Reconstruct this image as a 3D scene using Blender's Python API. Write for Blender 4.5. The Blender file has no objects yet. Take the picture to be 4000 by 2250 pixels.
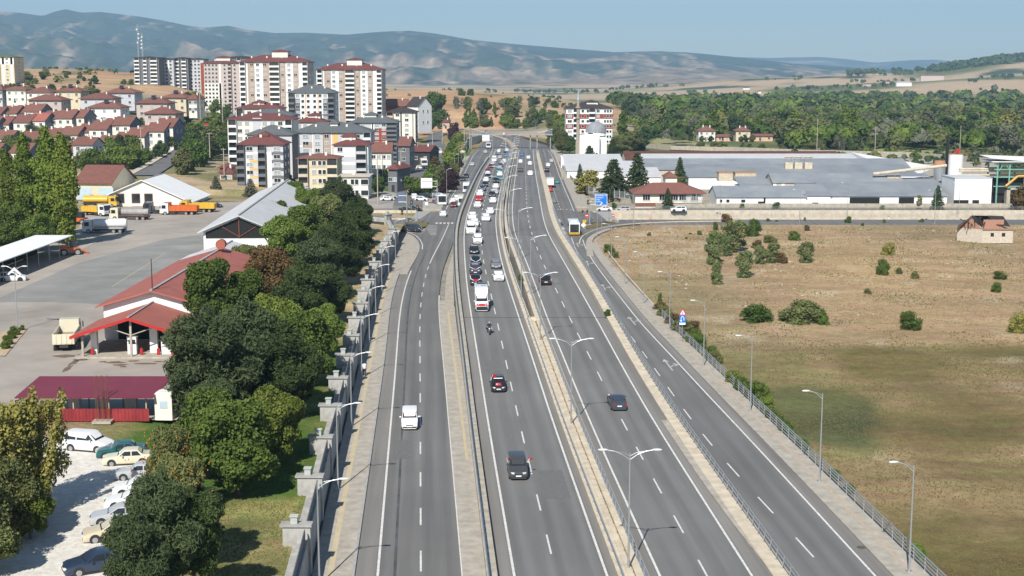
import bpy, math, random
import numpy as np
from mathutils import Vector, Matrix, noise
R = math.radians
rnd = random.Random(7)
scene = bpy.context.scene
col = scene.collection
# ---------------------------------------------------------------- camera, sky, sun, exposure
F = 5333.3; CAMZ = 37.6; HOR = 290.0
PITCH = math.atan((1125 - HOR) / F)
CP, SP = math.cos(PITCH), math.sin(PITCH)
cd = bpy.data.cameras.new('camera'); cam = bpy.data.objects.new('camera', cd); col.objects.link(cam)
cd.lens = 48.0; cd.sensor_width = 36.0; cd.clip_start = 1.0; cd.clip_end = 60000
cam.location = (0, 0, CAMZ); cam.rotation_euler = (math.pi/2 - PITCH, 0, 0)
scene.camera = cam
SUN_EL = R(42); SUN_AZ = R(180 + 14)      # azimuth clockwise from +Y
w = bpy.data.worlds.new('World'); scene.world = w; w.use_nodes = True
nt = w.node_tree; nt.nodes.clear()
sky = nt.nodes.new('ShaderNodeTexSky'); sky.sky_type = 'NISHITA'; sky.sun_disc = False
sky.sun_elevation = SUN_EL; sky.sun_rotation = SUN_AZ; sky.altitude = 900; sky.air_density = 1.0
sky.dust_density = 0.4; sky.ozone_density = 2.0
bg = nt.nodes.new('ShaderNodeBackground'); bg.inputs['Strength'].default_value = 0.078
wo = nt.nodes.new('ShaderNodeOutputWorld')
nt.links.new(sky.outputs[0], bg.inputs[0]); nt.links.new(bg.outputs[0], wo.inputs[0])
sl = bpy.data.lights.new('sun', 'SUN'); sl.energy = 4.9; sl.angle = R(0.5); sl.color = (1.0, 0.95, 0.87)
so = bpy.data.objects.new('sun', sl); col.objects.link(so)
sdir = Vector((math.sin(SUN_AZ)*math.cos(SUN_EL), math.cos(SUN_AZ)*math.cos(SUN_EL), math.sin(SUN_EL)))
so.rotation_euler = sdir.to_track_quat('Z', 'Y').to_euler()
so.location = (-60, -40, 120)
scene.view_settings.view_transform = 'Standard'; scene.view_settings.look = 'None'
scene.view_settings.exposure = 0.42; scene.view_settings.gamma = 1.0
scene.cycles.use_denoising = True
scene.cycles.max_bounces = 5; scene.cycles.diffuse_bounces = 2; scene.cycles.glossy_bounces = 2
scene.cycles.transparent_max_bounces = 6; scene.cycles.volume_bounces = 0; scene.cycles.transmission_bounces = 2

# ---------------------------------------------------------------- helpers: photo pixel -> place in the world
def ray(px, py):
    a = (px - 2000) / F; b = (py - 1125) / F
    return (a, CP - b*SP, -SP - b*CP)
def G(px, py, z=0.0):            # where the sight line meets the level z
    d = ray(px, py); k = (z - CAMZ) / d[2]
    return (d[0]*k, d[1]*k)
def AT(px, py, Y):               # the point at distance Y
    d = ray(px, py); k = Y / d[1]
    return (d[0]*k, Y, CAMZ + d[2]*k)
def zc(Y, z=0): return Y*CP + (CAMZ - z)*SP
def SC(Y, z=0): return F / zc(Y, z)     # photo pixels per metre
def PX(px, Y, z=0): return (px - 2000) / SC(Y, z)
def smooth(e0, e1, x):
    t = min(1, max(0, (x - e0) / (e1 - e0))); return t*t*(3 - 2*t)
ZP = [(0, 0), (150, 0), (200, 1.9), (240, 3.6), (290, 4.7), (350, 4.9), (400, 4.7), (460, 3.6), (520, 2.2), (600, .7), (660, .1), (700, 0), (2000, 0)]
ZPX = np.array([a for a, b in ZP], float); ZPY = np.array([b for a, b in ZP], float)
def zmain(Y):                    # the height of the through road above the service roads
    v = 0
    for k, wt in ((-24, 1), (-12, 2), (0, 3), (12, 2), (24, 1)): v += wt*float(np.interp(Y + k, ZPX, ZPY))
    return v / 9
def GM(px, py):                  # sight line on the through road
    z = 2.0
    for _ in range(40):
        x, y = G(px, py, z); z = .5*z + .5*zmain(y)
    return G(px, py, z)
class Line:                      # a line on a road, x as a smooth function of the distance y
    def __init__(s, pts, main=False):
        q = sorted(((GM if main else G)(*p) for p in pts), key=lambda a: a[1])
        s.y = np.array([a[1] for a in q]); s.x = np.array([a[0] for a in q])
        # extend straight beyond both ends, then smooth
        ys = np.arange(s.y[0] - 80, s.y[-1] + 1, 4.0)
        k0 = (s.x[1] - s.x[0]) / (s.y[1] - s.y[0])
        xs = np.where(ys < s.y[0], s.x[0] + k0*(ys - s.y[0]), np.interp(ys, s.y, s.x))
        for _ in range(12):
            xs[1:-1] = .25*xs[:-2] + .5*xs[1:-1] + .25*xs[2:]
        s.ys, s.xs = ys, xs
    def __call__(s, Y): return float(np.interp(Y, s.ys, s.xs))

# ---------------------------------------------------------------- mesh collecting
class MB:
    def __init__(s): s.v = []; s.f = []; s.m = []
    def add(s, vs, fs, mi=0):
        n = len(s.v); s.v.extend(vs)
        for f in fs: s.f.append(tuple(i + n for i in f)); s.m.append(mi)
        return s
    def box(s, cx, cy, cz, sx, sy, sz, rz=0.0, mi=0, tz=None):
        a, b, c = sx/2, sy/2, sz/2; co, si = math.cos(rz), math.sin(rz); vs = []
        for z in (-c, c):
            for x, y in ((-a, -b), (a, -b), (a, b), (-a, b)): vs.append((cx + x*co - y*si, cy + x*si + y*co, cz + z))
        return s.add(vs, [(3, 2, 1, 0), (4, 5, 6, 7), (0, 1, 5, 4), (1, 2, 6, 5), (2, 3, 7, 6), (3, 0, 4, 7)], mi)
    def b2(s, x0, x1, y0, y1, z0, z1, mi=0):
        return s.box((x0+x1)/2, (y0+y1)/2, (z0+z1)/2, abs(x1-x0), abs(y1-y0), abs(z1-z0), 0, mi)
    def cyl(s, p0, p1, r0, r1=None, n=8, mi=0, caps=True):
        if r1 is None: r1 = r0
        p0, p1 = Vector(p0), Vector(p1); d = (p1 - p0).normalized()
        u = d.cross(Vector((0, 0, 1)))
        if u.length < 1e-3: u = Vector((1, 0, 0))
        u.normalize(); v = d.cross(u); vs = []
        for p, r in ((p0, r0), (p1, r1)):
            for k in range(n):
                a = 2*math.pi*k/n; q = p + u*math.cos(a)*r + v*math.sin(a)*r; vs.append(tuple(q))
        fs = [(k, k+n, (k+1) % n + n, (k+1) % n) for k in range(n)]
        if caps: fs += [tuple(range(n)), tuple(range(2*n-1, n-1, -1))]
        return s.add(vs, fs, mi)
    def tube(s, pts, r, n=6, mi=0):
        for a, b in zip(pts[:-1], pts[1:]): s.cyl(a, b, r, r, n, mi)
        return s
    def prism(s, pts, z0, z1, mi=0):
        n = len(pts); vs = [(x, y, z0) for x, y in pts] + [(x, y, z1) for x, y in pts]
        return s.add(vs, [tuple(range(n-1, -1, -1)), tuple(range(n, 2*n))] + [(k, (k+1) % n, (k+1) % n + n, k+n) for k in range(n)], mi)
    def prof(s, pts, x0, x1, mi=0):    # outline in y,z pushed along x
        n = len(pts); vs = [(x0, y, z) for y, z in pts] + [(x1, y, z) for y, z in pts]
        return s.add(vs, [tuple(range(n)), tuple(range(2*n-1, n-1, -1))] + [(k, k+n, (k+1) % n + n, (k+1) % n) for k in range(n)], mi)
    def ball(s, c, rx, ry, rz, nu=10, nv=6, mi=0):
        vs = [(c[0], c[1], c[2]-rz)]
        for j in range(1, nv):
            t = math.pi*j/nv
            for i in range(nu):
                p = 2*math.pi*i/nu; vs.append((c[0]+rx*math.sin(t)*math.cos(p), c[1]+ry*math.sin(t)*math.sin(p), c[2]-rz*math.cos(t)))
        vs.append((c[0], c[1], c[2]+rz)); fs = []
        for i in range(nu): fs.append((0, 1+(i+1) % nu, 1+i))
        for j in range(nv-2):
            for i in range(nu): fs.append((1+j*nu+i, 1+j*nu+(i+1) % nu, 1+(j+1)*nu+(i+1) % nu, 1+(j+1)*nu+i))
        e = len(vs)-1
        for i in range(nu): fs.append((e, 1+(nv-2)*nu+i, 1+(nv-2)*nu+(i+1) % nu))
        return s.add(vs, fs, mi)
    def mesh(s, name, mats, smooth=False):
        me = bpy.data.meshes.new(name); me.from_pydata([tuple(v) for v in s.v], [], s.f)
        for m in (mats if isinstance(mats, (list, tuple)) else [mats]): me.materials.append(m)
        if any(s.m): me.polygons.foreach_set('material_index', s.m)
        if smooth: me.polygons.foreach_set('use_smooth', [True]*len(s.f))
        me.update(); return me
    def build(s, name, mats, parent=None, smooth=False):
        o = bpy.data.objects.new(name, s.mesh(name, mats, smooth)); col.objects.link(o)
        if parent is not None: o.parent = parent
        return o
def tag(o, label=None, cat=None, group=None, kind=None):
    if label:
        while len(label.split()) > 16 and ' the ' in label: label = label.replace(' the ', ' ', 1)
        o['label'] = label
    if cat: o['category'] = cat
    if group: o['group'] = group
    if kind: o['kind'] = kind
    return o
def empty(name, loc, rz=0, label=None, cat=None, group=None):
    o = bpy.data.objects.new(name, None); col.objects.link(o); o.location = loc; o.rotation_euler = (0, 0, rz)
    o.empty_display_size = .2
    return tag(o, label, cat, group)
def part(name, me, parent, loc=(0, 0, 0), rz=0.0):
    o = bpy.data.objects.new(name, me); col.objects.link(o); o.parent = parent; o.location = loc
    if rz: o.rotation_euler = (0, 0, rz)
    return o
KIDS = {}
def copy_tree(o, parent=None):
    c = o.copy(); col.objects.link(c)
    if parent is not None: c.parent = parent
    for ch in o.children: copy_tree(ch, c)
    return c
def struct(mb, name, mats, smooth=False): return tag(mb.build(name, mats, None, smooth), kind='structure')

# ---------------------------------------------------------------- materials
def M(name, c, rough=.85, var=.12, scale=.6, spec=.3, metal=0.0, c2=None, bump=0.0, bscale=None, wave=None, coat=0.0, objvar=0.0, emit=None, coord='Object', streak=0.0):
    m = bpy.data.materials.new(name); m.use_nodes = True; t = m.node_tree; t.nodes.clear()
    o = t.nodes.new('ShaderNodeOutputMaterial'); b = t.nodes.new('ShaderNodeBsdfPrincipled'); t.links.new(b.outputs[0], o.inputs[0])
    b.inputs['Roughness'].default_value = rough; b.inputs['Metallic'].default_value = metal
    b.inputs['Specular IOR Level'].default_value = spec
    if coat: b.inputs['Coat Weight'].default_value = coat; b.inputs['Coat Roughness'].default_value = .08
    tc = t.nodes.new('ShaderNodeTexCoord'); n = t.nodes.new('ShaderNodeTexNoise'); n.inputs['Scale'].default_value = scale
    n.inputs['Detail'].default_value = 5; n.inputs['Roughness'].default_value = .65
    t.links.new(tc.outputs[coord], n.inputs['Vector'])
    mr = t.nodes.new('ShaderNodeMapRange'); mr.inputs['From Min'].default_value = .3; mr.inputs['From Max'].default_value = .7
    mr.inputs['To Min'].default_value = 0; mr.inputs['To Max'].default_value = 1; t.links.new(n.outputs['Fac'], mr.inputs['Value'])
    mx = t.nodes.new('ShaderNodeMix'); mx.data_type = 'RGBA'; t.links.new(mr.outputs[0], mx.inputs['Factor'])
    ca = [max(0, x*(1-var)) for x in c]; cb = [min(1, x*(1+var)) for x in c]
    if c2: ca, cb = c, c2
    mx.inputs['A'].default_value = (*ca, 1); mx.inputs['B'].default_value = (*cb, 1)
    out = mx.outputs['Result']
    if streak:
        mp = t.nodes.new('ShaderNodeMapping'); mp.inputs['Scale'].default_value = (1.2, 1.2, .12); t.links.new(tc.outputs[coord], mp.inputs['Vector'])
        n2 = t.nodes.new('ShaderNodeTexNoise'); n2.inputs['Scale'].default_value = 1.5; n2.inputs['Detail'].default_value = 4; t.links.new(mp.outputs[0], n2.inputs['Vector'])
        r2 = t.nodes.new('ShaderNodeMapRange'); r2.inputs['From Min'].default_value = .35; r2.inputs['From Max'].default_value = .75
        r2.inputs['To Min'].default_value = 1.0; r2.inputs['To Max'].default_value = 1 - streak; t.links.new(n2.outputs['Fac'], r2.inputs['Value'])
        vm = t.nodes.new('ShaderNodeVectorMath'); vm.operation = 'SCALE'; t.links.new(out, vm.inputs[0]); t.links.new(r2.outputs[0], vm.inputs['Scale']); out = vm.outputs[0]
    if objvar:
        oi = t.nodes.new('ShaderNodeObjectInfo'); hs = t.nodes.new('ShaderNodeHueSaturation'); t.links.new(out, hs.inputs['Color'])
        a = t.nodes.new('ShaderNodeMapRange'); a.inputs['To Min'].default_value = 1 - objvar*1.6; a.inputs['To Max'].default_value = 1 + objvar*1.6; t.links.new(oi.outputs['Random'], a.inputs['Value']); t.links.new(a.outputs[0], hs.inputs['Value'])
        a2 = t.nodes.new('ShaderNodeMath'); a2.operation = 'MULTIPLY'; a2.inputs[1].default_value = 7.13; t.links.new(oi.outputs['Random'], a2.inputs[0])
        a3 = t.nodes.new('ShaderNodeMath'); a3.operation = 'FRACT'; t.links.new(a2.outputs[0], a3.inputs[0])
        a4 = t.nodes.new('ShaderNodeMapRange'); a4.inputs['To Min'].default_value = .5 - objvar*.16; a4.inputs['To Max'].default_value = .5 + objvar*.06; t.links.new(a3.outputs[0], a4.inputs['Value']); t.links.new(a4.outputs[0], hs.inputs['Hue'])
        out = hs.outputs[0]
    t.links.new(out, b.inputs['Base Color'])
    h = None
    if wave:      # ribs of sheet metal or rows of tiles: (axis, scale, strength)
        wv = t.nodes.new('ShaderNodeTexWave'); wv.bands_direction = wave[0]; wv.inputs['Scale'].default_value = wave[1]; wv.inputs['Distortion'].default_value = .3
        t.links.new(tc.outputs[coord], wv.inputs['Vector']); bp = t.nodes.new('ShaderNodeBump'); bp.inputs['Strength'].default_value = wave[2]; bp.inputs['Distance'].default_value = .06
        t.links.new(wv.outputs['Fac'], bp.inputs['Height']); h = bp
    if bump:
        nb = t.nodes.new('ShaderNodeTexNoise'); nb.inputs['Scale'].default_value = bscale or scale*6; nb.inputs['Detail'].default_value = 4
        t.links.new(tc.outputs[coord], nb.inputs['Vector']); b2 = t.nodes.new('ShaderNodeBump'); b2.inputs['Strength'].default_value = bump; b2.inputs['Distance'].default_value = .1
        t.links.new(nb.outputs['Fac'], b2.inputs['Height'])
        if h: t.links.new(h.outputs[0], b2.inputs['Normal'])
        h = b2
    if h: t.links.new(h.outputs[0], b.inputs['Normal'])
    if emit: b.inputs['Emission Color'].default_value = (*emit, 1); b.inputs['Emission Strength'].default_value = 1
    return m
def ground_mat(name, attr='tint'):
    m = bpy.data.materials.new(name); m.use_nodes = True; t = m.node_tree; t.nodes.clear()
    o = t.nodes.new('ShaderNodeOutputMaterial'); b = t.nodes.new('ShaderNodeBsdfPrincipled'); t.links.new(b.outputs[0], o.inputs[0])
    b.inputs['Roughness'].default_value = .95; b.inputs['Specular IOR Level'].default_value = .1
    at = t.nodes.new('ShaderNodeAttribute'); at.attribute_name = attr
    tc = t.nodes.new('ShaderNodeTexCoord')
    def nz(scale, det, rough, vec=None, lo=.3, hi=.7, a=0., bb=1.):
        n = t.nodes.new('ShaderNodeTexNoise'); n.inputs['Scale'].default_value = scale; n.inputs['Detail'].default_value = det; n.inputs['Roughness'].default_value = rough
        t.links.new(vec or tc.outputs['Object'], n.inputs['Vector'])
        r = t.nodes.new('ShaderNodeMapRange'); r.inputs['From Min'].default_value = lo; r.inputs['From Max'].default_value = hi; r.inputs['To Min'].default_value = a; r.inputs['To Max'].default_value = bb
        t.links.new(n.outputs['Fac'], r.inputs['Value']); return r.outputs[0]
    mp = t.nodes.new('ShaderNodeMapping'); mp.inputs['Rotation'].default_value = (0, 0, .5); mp.inputs['Scale'].default_value = (.35, 1.3, 1); t.links.new(tc.outputs['Object'], mp.inputs['Vector'])
    n1 = nz(.7, 7, .8, None, .3, .7, .70, 1.28); n2 = nz(.09, 4, .6, mp.outputs[0], .35, .65, .82, 1.16); n3 = nz(4.5, 3, .7, None, .3, .7, .86, 1.13)
    mu = t.nodes.new('ShaderNodeMath'); mu.operation = 'MULTIPLY'; t.links.new(n1, mu.inputs[0]); t.links.new(n2, mu.inputs[1])
    mu2 = t.nodes.new('ShaderNodeMath'); mu2.operation = 'MULTIPLY'; t.links.new(mu.outputs[0], mu2.inputs[0]); t.links.new(n3, mu2.inputs[1])
    vm = t.nodes.new('ShaderNodeVectorMath'); vm.operation = 'SCALE'; t.links.new(at.outputs['Color'], vm.inputs[0]); t.links.new(mu2.outputs[0], vm.inputs['Scale'])
    hs = t.nodes.new('ShaderNodeHueSaturation'); t.links.new(vm.outputs[0], hs.inputs['Color'])
    n4 = nz(.35, 5, .7, mp.outputs[0], .3, .7, .47, .545); t.links.new(n4, hs.inputs['Hue'])
    t.links.new(hs.outputs[0], b.inputs['Base Color'])
    bp = t.nodes.new('ShaderNodeBump'); bp.inputs['Strength'].default_value = .8; bp.inputs['Distance'].default_value = .35
    t.links.new(n1, bp.inputs['Height']); t.links.new(bp.outputs[0], b.inputs['Normal'])
    return m
def asphalt(name, c, along=True):
    m = bpy.data.materials.new(name); m.use_nodes = True; t = m.node_tree; t.nodes.clear()
    o = t.nodes.new('ShaderNodeOutputMaterial'); b = t.nodes.new('ShaderNodeBsdfPrincipled'); t.links.new(b.outputs[0], o.inputs[0])
    b.inputs['Roughness'].default_value = .78; b.inputs['Specular IOR Level'].default_value = .25
    tc = t.nodes.new('ShaderNodeTexCoord'); uv = tc.outputs['UV'] if along else tc.outputs['Object']
    def nz(vec, scale, det, a, bb, lo=.3, hi=.7):
        n = t.nodes.new('ShaderNodeTexNoise'); n.inputs['Scale'].default_value = scale; n.inputs['Detail'].default_value = det; n.inputs['Roughness'].default_value = .6
        t.links.new(vec, n.inputs['Vector']); r = t.nodes.new('ShaderNodeMapRange'); r.inputs['From Min'].default_value = lo; r.inputs['From Max'].default_value = hi
        r.inputs['To Min'].default_value = a; r.inputs['To Max'].default_value = bb; t.links.new(n.outputs['Fac'], r.inputs['Value']); return r.outputs[0]
    mp = t.nodes.new('ShaderNodeMapping'); mp.inputs['Scale'].default_value = (.9, .02, 1) if along else (.1, .1, .1); t.links.new(uv, mp.inputs['Vector'])
    a1 = nz(mp.outputs[0], 1.0, 4, .84, 1.14); a2 = nz(tc.outputs['Object'], .05, 5, .9, 1.1); a3 = nz(tc.outputs['Object'], 9, 2, .93, 1.07)
    if along:      # tyre worn strips along the lanes
        sx = t.nodes.new('ShaderNodeSeparateXYZ'); t.links.new(uv, sx.inputs[0]); q = t.nodes.new('ShaderNodeMath'); q.operation = 'MULTIPLY'; q.inputs[1].default_value = 3.64; t.links.new(sx.outputs[0], q.inputs[0])
        q2 = t.nodes.new('ShaderNodeMath'); q2.operation = 'SINE'; t.links.new(q.outputs[0], q2.inputs[0]); q3 = t.nodes.new('ShaderNodeMath'); q3.operation = 'MULTIPLY_ADD'; q3.inputs[1].default_value = .065; q3.inputs[2].default_value = 1.0; t.links.new(q2.outputs[0], q3.inputs[0])
        q4 = t.nodes.new('ShaderNodeMath'); q4.operation = 'MULTIPLY'; t.links.new(q3.outputs[0], q4.inputs[0]); t.links.new(a1, q4.inputs[1]); a1 = q4.outputs[0]
    k = t.nodes.new('ShaderNodeMath'); k.operation = 'MULTIPLY'; t.links.new(a1, k.inputs[0]); t.links.new(a2, k.inputs[1])
    k2 = t.nodes.new('ShaderNodeMath'); k2.operation = 'MULTIPLY'; t.links.new(k.outputs[0], k2.inputs[0]); t.links.new(a3, k2.inputs[1])
    vm = t.nodes.new('ShaderNodeVectorMath'); vm.operation = 'SCALE'; vm.inputs[0].default_value = c; t.links.new(k2.outputs[0], vm.inputs['Scale'])
    t.links.new(vm.outputs[0], b.inputs['Base Color']); return m
def leaf_mat(name, c, c2, objvar=.12):
    m = M(name, c, rough=.75, c2=c2, scale=.55, spec=.12, objvar=objvar); return m
mASPH = asphalt('asphalt', (.158, .156, .150)); mASPH2 = asphalt('asphalt service', (.150, .147, .142)); mSHOULD = asphalt('asphalt shoulder', (.20, .19, .175))
mYARD = asphalt('yard paving', (.335, .30, .26), False); mYARD2 = asphalt('yard patch', (.24, .235, .22), False)
mLINE = M('road paint', (.58, .57, .54), .8, .28, 3.0); mLINEW = M('worn road paint', (.40, .39, .38), .8, .25, 1.5)
mCONC = M('concrete', (.40, .365, .30), .9, .24, 1.1, streak=.2); mCONCG = M('grey concrete', (.36, .355, .34), .9, .16, .6, streak=.25)
mCREAM = M('cream stone', (.55, .48, .37), .9, .2, .9, streak=.15); mPAVE = M('pavers', (.36, .33, .28), .92, .22, .9, bump=.3)
mTACT = M('tactile paving', (.46, .39, .26), .9, .1, .8); mEARTH = M('bare earth', (.42, .33, .22), .95, .25, 1.2, bump=.5)
mDARK = M('dark void', (.02, .02, .02), 1, 0, 1); mSTEEL = M('galvanised steel', (.42, .44, .45), .45, .08, 2, metal=.6)  # dark void: flat black that paints in the shade of gaps and openings
mLAMP = M('lamp head', (.58, .59, .60), .4, .05, 1); mBLACK = M('black rubber', (.022, .022, .024), .8, .1, 3)
mGLASS = M('dark glass', (.02, .026, .032), .06, .2, 1, spec=.7); mWHITE = M('white paint', (.78, .78, .76), .6, .05, .4, streak=.06)
mWARM = M('warm white render', (.74, .71, .63), .8, .05, .3, streak=.1); mFRAME = M('white window frame', (.72, .73, .74), .5, .04, 1)
# ---------------------------------------------------------------- road lines traced on the ground
def A(*p): return [(1500 + x/2.576, 850 + y/2.576) for x, y in p]
def B(*p): return [(1600 + x/2.576, 350 + y/2.576) for x, y in p]
PIERS = [G(a, b, 4.1) for a, b in [(1152, 2290), (1214, 2042), (1260, 1852), (1297, 1699), (1331, 1576), (1357, 1469), (1381, 1380), (1402, 1304), (1420, 1235), (1436, 1179), (1450, 1129), (1462, 1088), (1475, 1052), (1488, 1019), (1501, 990), (1514, 963), (1528, 937), (1542, 912), (1555, 889)]]
L_wall = Line([(1214, 2042), (1401, 1304)]); L_wall.ys = np.array([20.] + [p[1] for p in PIERS] + [340.]); L_wall.xs = np.array([PIERS[0][0] + .7] + [p[0] for p in PIERS] + [PIERS[-1][0] - .6])
fl_curb = Line([(1381, 2250)] + A((10, 1390), (60, 880), (130, 600), (240, 400), (350, 240)))
fl_left = Line([(1475, 2250)] + A((122, 1448), (150, 1030), (185, 800), (235, 620), (310, 450), (385, 310)))
fl_dash = Line([(1644, 2250)] + A((363, 1440), (358, 1020), (372, 830), (400, 650), (440, 500), (500, 370), (570, 250), (650, 70)) + [(1773, 831), (1797, 772), (1825, 710), (1850, 663), (1862, 639), (1874, 615), (1890, 587)])
fl_right = Line([(1808, 2250)] + A((600, 1448), (555, 1000), (550, 800), (570, 600), (610, 450), (690, 280)) + [(1775, 909), (1784, 850), (1800, 798), (1828, 752), (1857, 691), (1890, 645), (1914, 612), (1932, 596)])
fw_left = Line([(1732, 803), (1752.6, 761), (1780, 721), (1810.5, 660), (1838, 605), (1865, 581)])
ml_left = Line([(2009, 2250)] + A((953, 1448), (880, 1000), (835, 700), (810, 400), (803, 200), (830, 0)) + B((545, 1448), (590, 1230), (670, 1010), (760, 800), (850, 650), (885, 560)), True)
ml_dash = Line([(2174, 2250)] + A((1220, 1410), (1165, 1170), (1130, 1000), (1060, 700), (1005, 480), (980, 300), (970, 130)) + B((712, 1370), (735, 1190), (770, 1060), (800, 960), (830, 860), (860, 760), (900, 660), (925, 590)), True)
ml_right = Line([(2372, 2250)] + A((1507, 1448), (1400, 1130), (1290, 800), (1210, 550), (1160, 350), (1130, 150)) + B((870, 1420), (865, 1300), (880, 1170), (925, 960), (950, 850), (975, 760), (1000, 680), (1010, 620), (995, 565)), True)
mr_left = Line([(2578, 2250)] + A((1825, 1448), (1640, 1005), (1455, 500)) + B((1053, 1448), (1035, 1300), (1032, 1200), (1047, 1000), (1075, 800), (1093, 650), (1105, 590)), True)
mr_dash = Line([(2762, 2250)] + A((2100, 1448), (1895, 1070), (1765, 790), (1600, 470)) + B((1217, 1420), (1185, 1250), (1175, 1100), (1168, 900), (1165, 700), (1170, 600)), True)
mr_right = Line([(2938, 2250)] + A((2370, 1448), (2130, 1005), (1840, 500)) + B((1388, 1448), (1340, 1280), (1310, 1100), (1275, 900), (1248, 700), (1240, 590)), True)
fr_dash = Line([(3246, 2250), (3111, 2094), (2880, 1863), (2705, 1650), (2530, 1400), (2405, 1235)] + A((2130, 780), (1960, 400)) + B((1545, 1270), (1500, 1160), (1460, 1040), (1425, 880), (1400, 780), (1370, 680), (1345, 610)))
fr_right = Line([(3419, 2250), (3000, 1793), (2880, 1664), (2762, 1541), (2633, 1400)] + A((2576, 1060), (2400, 830), (2250, 640), (2110, 450), (2040, 340), (2012, 270)) + B((1680, 1290), (1600, 1090), (1560, 1000), (1500, 850), (1450, 700), (1400, 620)))
fr_left = Line([(3050, 2250), (2830, 1980), (2640, 1700), (2500, 1490), (2400, 1320)] + A((2130, 900), (1940, 560), (1850, 390), (1790, 250), (1725, 90)) + B((1500, 1300), (1440, 1150), (1395, 1000), (1350, 800), (1310, 660), (1262, 580)))
YA, YB = 30, 700
def ribbon(mb, xa, xb, y0, y1, zf, step=5.0, mi=0):
    n = max(2, int((y1 - y0)/step) + 1); ys = np.linspace(y0, y1, n); vs = []
    for y in ys:
        z = zf(y); vs.append((xa(y), y, z)); vs.append((xb(y), y, z))
    mb.add(vs, [(2*i, 2*i+1, 2*i+3, 2*i+2) for i in range(n-1)], mi)
def uvs(o):        # x across, y along, for the streaks of wear
    me = o.data; uv = me.uv_layers.new(name='uv'); co = np.empty(len(me.vertices)*3); me.vertices.foreach_get('co', co); co = co.reshape(-1, 3)
    li = np.empty(len(me.loops), int); me.loops.foreach_get('vertex_index', li)
    u = np.array([mr_left(y) for y in co[:, 1]]); d = np.stack([(co[:, 0]-u)[li], co[li, 1]], 1); uv.data.foreach_set('uv', d.ravel().astype(np.float32))
def off(l, d): return lambda y: l(y) + d
def flat(z): return lambda y: z
def up(z): return lambda y: zmain(y) + z
def solid(mb, xa, xb, y0, y1, zlo, zhi, step=5.0, mi=0):     # a strip with a top and two sides
    n = max(2, int((y1 - y0)/step) + 1); ys = np.linspace(y0, y1, n); vs = []
    for y in ys:
        a, b = xa(y), xb(y); vs += [(a, y, zlo(y)), (a, y, zhi(y)), (b, y, zhi(y)), (b, y, zlo(y))]
    fs = []
    for i in range(n-1):
        p = 4*i; q = p+4; fs += [(p, p+1, q+1, q), (p+1, p+2, q+2, q+1), (p+2, p+3, q+3, q+2)]
    fs += [(0, 3, 2, 1), (4*n-4, 4*n-3, 4*n-2, 4*n-1)]
    mb.add(vs, fs, mi)
# distances of the underpass trench
T0, T1 = 356.5, 377.5
# ---------------------------------------------------------------- terrain
COLS = np.array([-800, 0, 300, 600, 900, 1200, 1500, 1700, 2000, 2300, 2600, 3000, 3500, 4000, 4800], float)
TAB = [
 (60,  [0]*15), (340, [0]*15),
 (400, [5, 5, 5, 4.5, 3, 1.0, 0, 0, 0, 0, 0, 0, 0, 0, 0]),
 (450, [4.5, 4.5, 4.5, 4.5, 3.5, 1.5, .5, 0, 0, 0, 0, 0, 0, 0, 0]),
 (520, [4.5, 4.5, 4.5, 4.5, 3.5, 2, 1, 0, 0, 0, 0, 0, 0, 0, 0]),
 (600, [9.5, 9.5, 9.5, 9, 5.5, 4, 3, 1, 0, 0, 0, 0, 0, 0, 0]),
 (700, [21, 21, 20, 17, 10, 8, 6, 2, 0, .5, 0, 0, 0, 0, 0]),
 (850, [29, 29, 27, 23, 13, 10, 8, 5, 3, 2, 0, 0, 0, 0, 0]),
 (1000, [37, 37, 38, 36, 22, 16, 15, 13, 9, 4, 0, -1, -1, -1, -1]),
 (1150, [42, 41, 43, 42, 30, 24, 21, 20, 16, 8, 0, -1, -1, -1, -1]),
 (1350, [38, 37, 38, 36, 28, 27, 26, 25, 20, 8, -1, -2, -2, -2, -2]),
 (1700, [12, 10, 10, 10, 8, 8, 8, 6, 2, -2, -2, -2, -2, -2, -2]),
 (2300, [0, 0, 0, 0, 0, -2, -4, -4, -4, -4, -3, 0, 4, 6, 8]),
 (3000, [0, 0, 0, 0, 0, -4, -6, -6, -6, -6, 0, 10, 22, 34, 40]),
 (3600, [0, 0, 0, 0, 0, -4, -6, -6, -6, -5, 10, 30, 40, 80, 90]),
 (4300, [0, 0, 0, 0, 0, -4, -6, -6, -6, -6, 4, 14, 20, 44, 50]),
 (5200, [0]*15)]
TD = np.log(np.array([r[0] for r in TAB], float)); TZ = np.array([r[1] for r in TAB], float)
HILLTOP = [(2983, 324), (3170, 304), (3362, 275), (3480, 284), (3606, 286), (3723, 263), (3834, 231), (3956, 225), (4300, 228)]
def tz0(X, Y):
    px = 2000 + X*F/(Y*CP + CAMZ*SP); d = math.log(max(61, Y))
    i = min(len(TAB)-2, max(0, int(np.searchsorted(TD, d)) - 1)); t = (d - TD[i])/(TD[i+1] - TD[i]); t = min(1, max(0, t)); t = t*t*(3-2*t)*.6 + t*.4
    j = min(len(COLS)-2, max(0, int(np.searchsorted(COLS, px)) - 1)); u = min(1, max(0, (px - COLS[j])/(COLS[j+1]-COLS[j]))); u = u*u*(3-2*u)*.6 + u*.4
    a = TZ[i, j]*(1-u) + TZ[i, j+1]*u; b = TZ[i+1, j]*(1-u) + TZ[i+1, j+1]*u
    z = a*(1-t) + b*t
    if 395 < Y < 980:
        c = 0 if Y < 700 else -(Y-700)*.14
        dd = max(c - 36 - X, X - (c + 36), 0); z *= smooth(2, 26 + max(0, Y-520)*.05, dd)
    return z
def wallx(Y): return L_wall(min(Y, 325))
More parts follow.
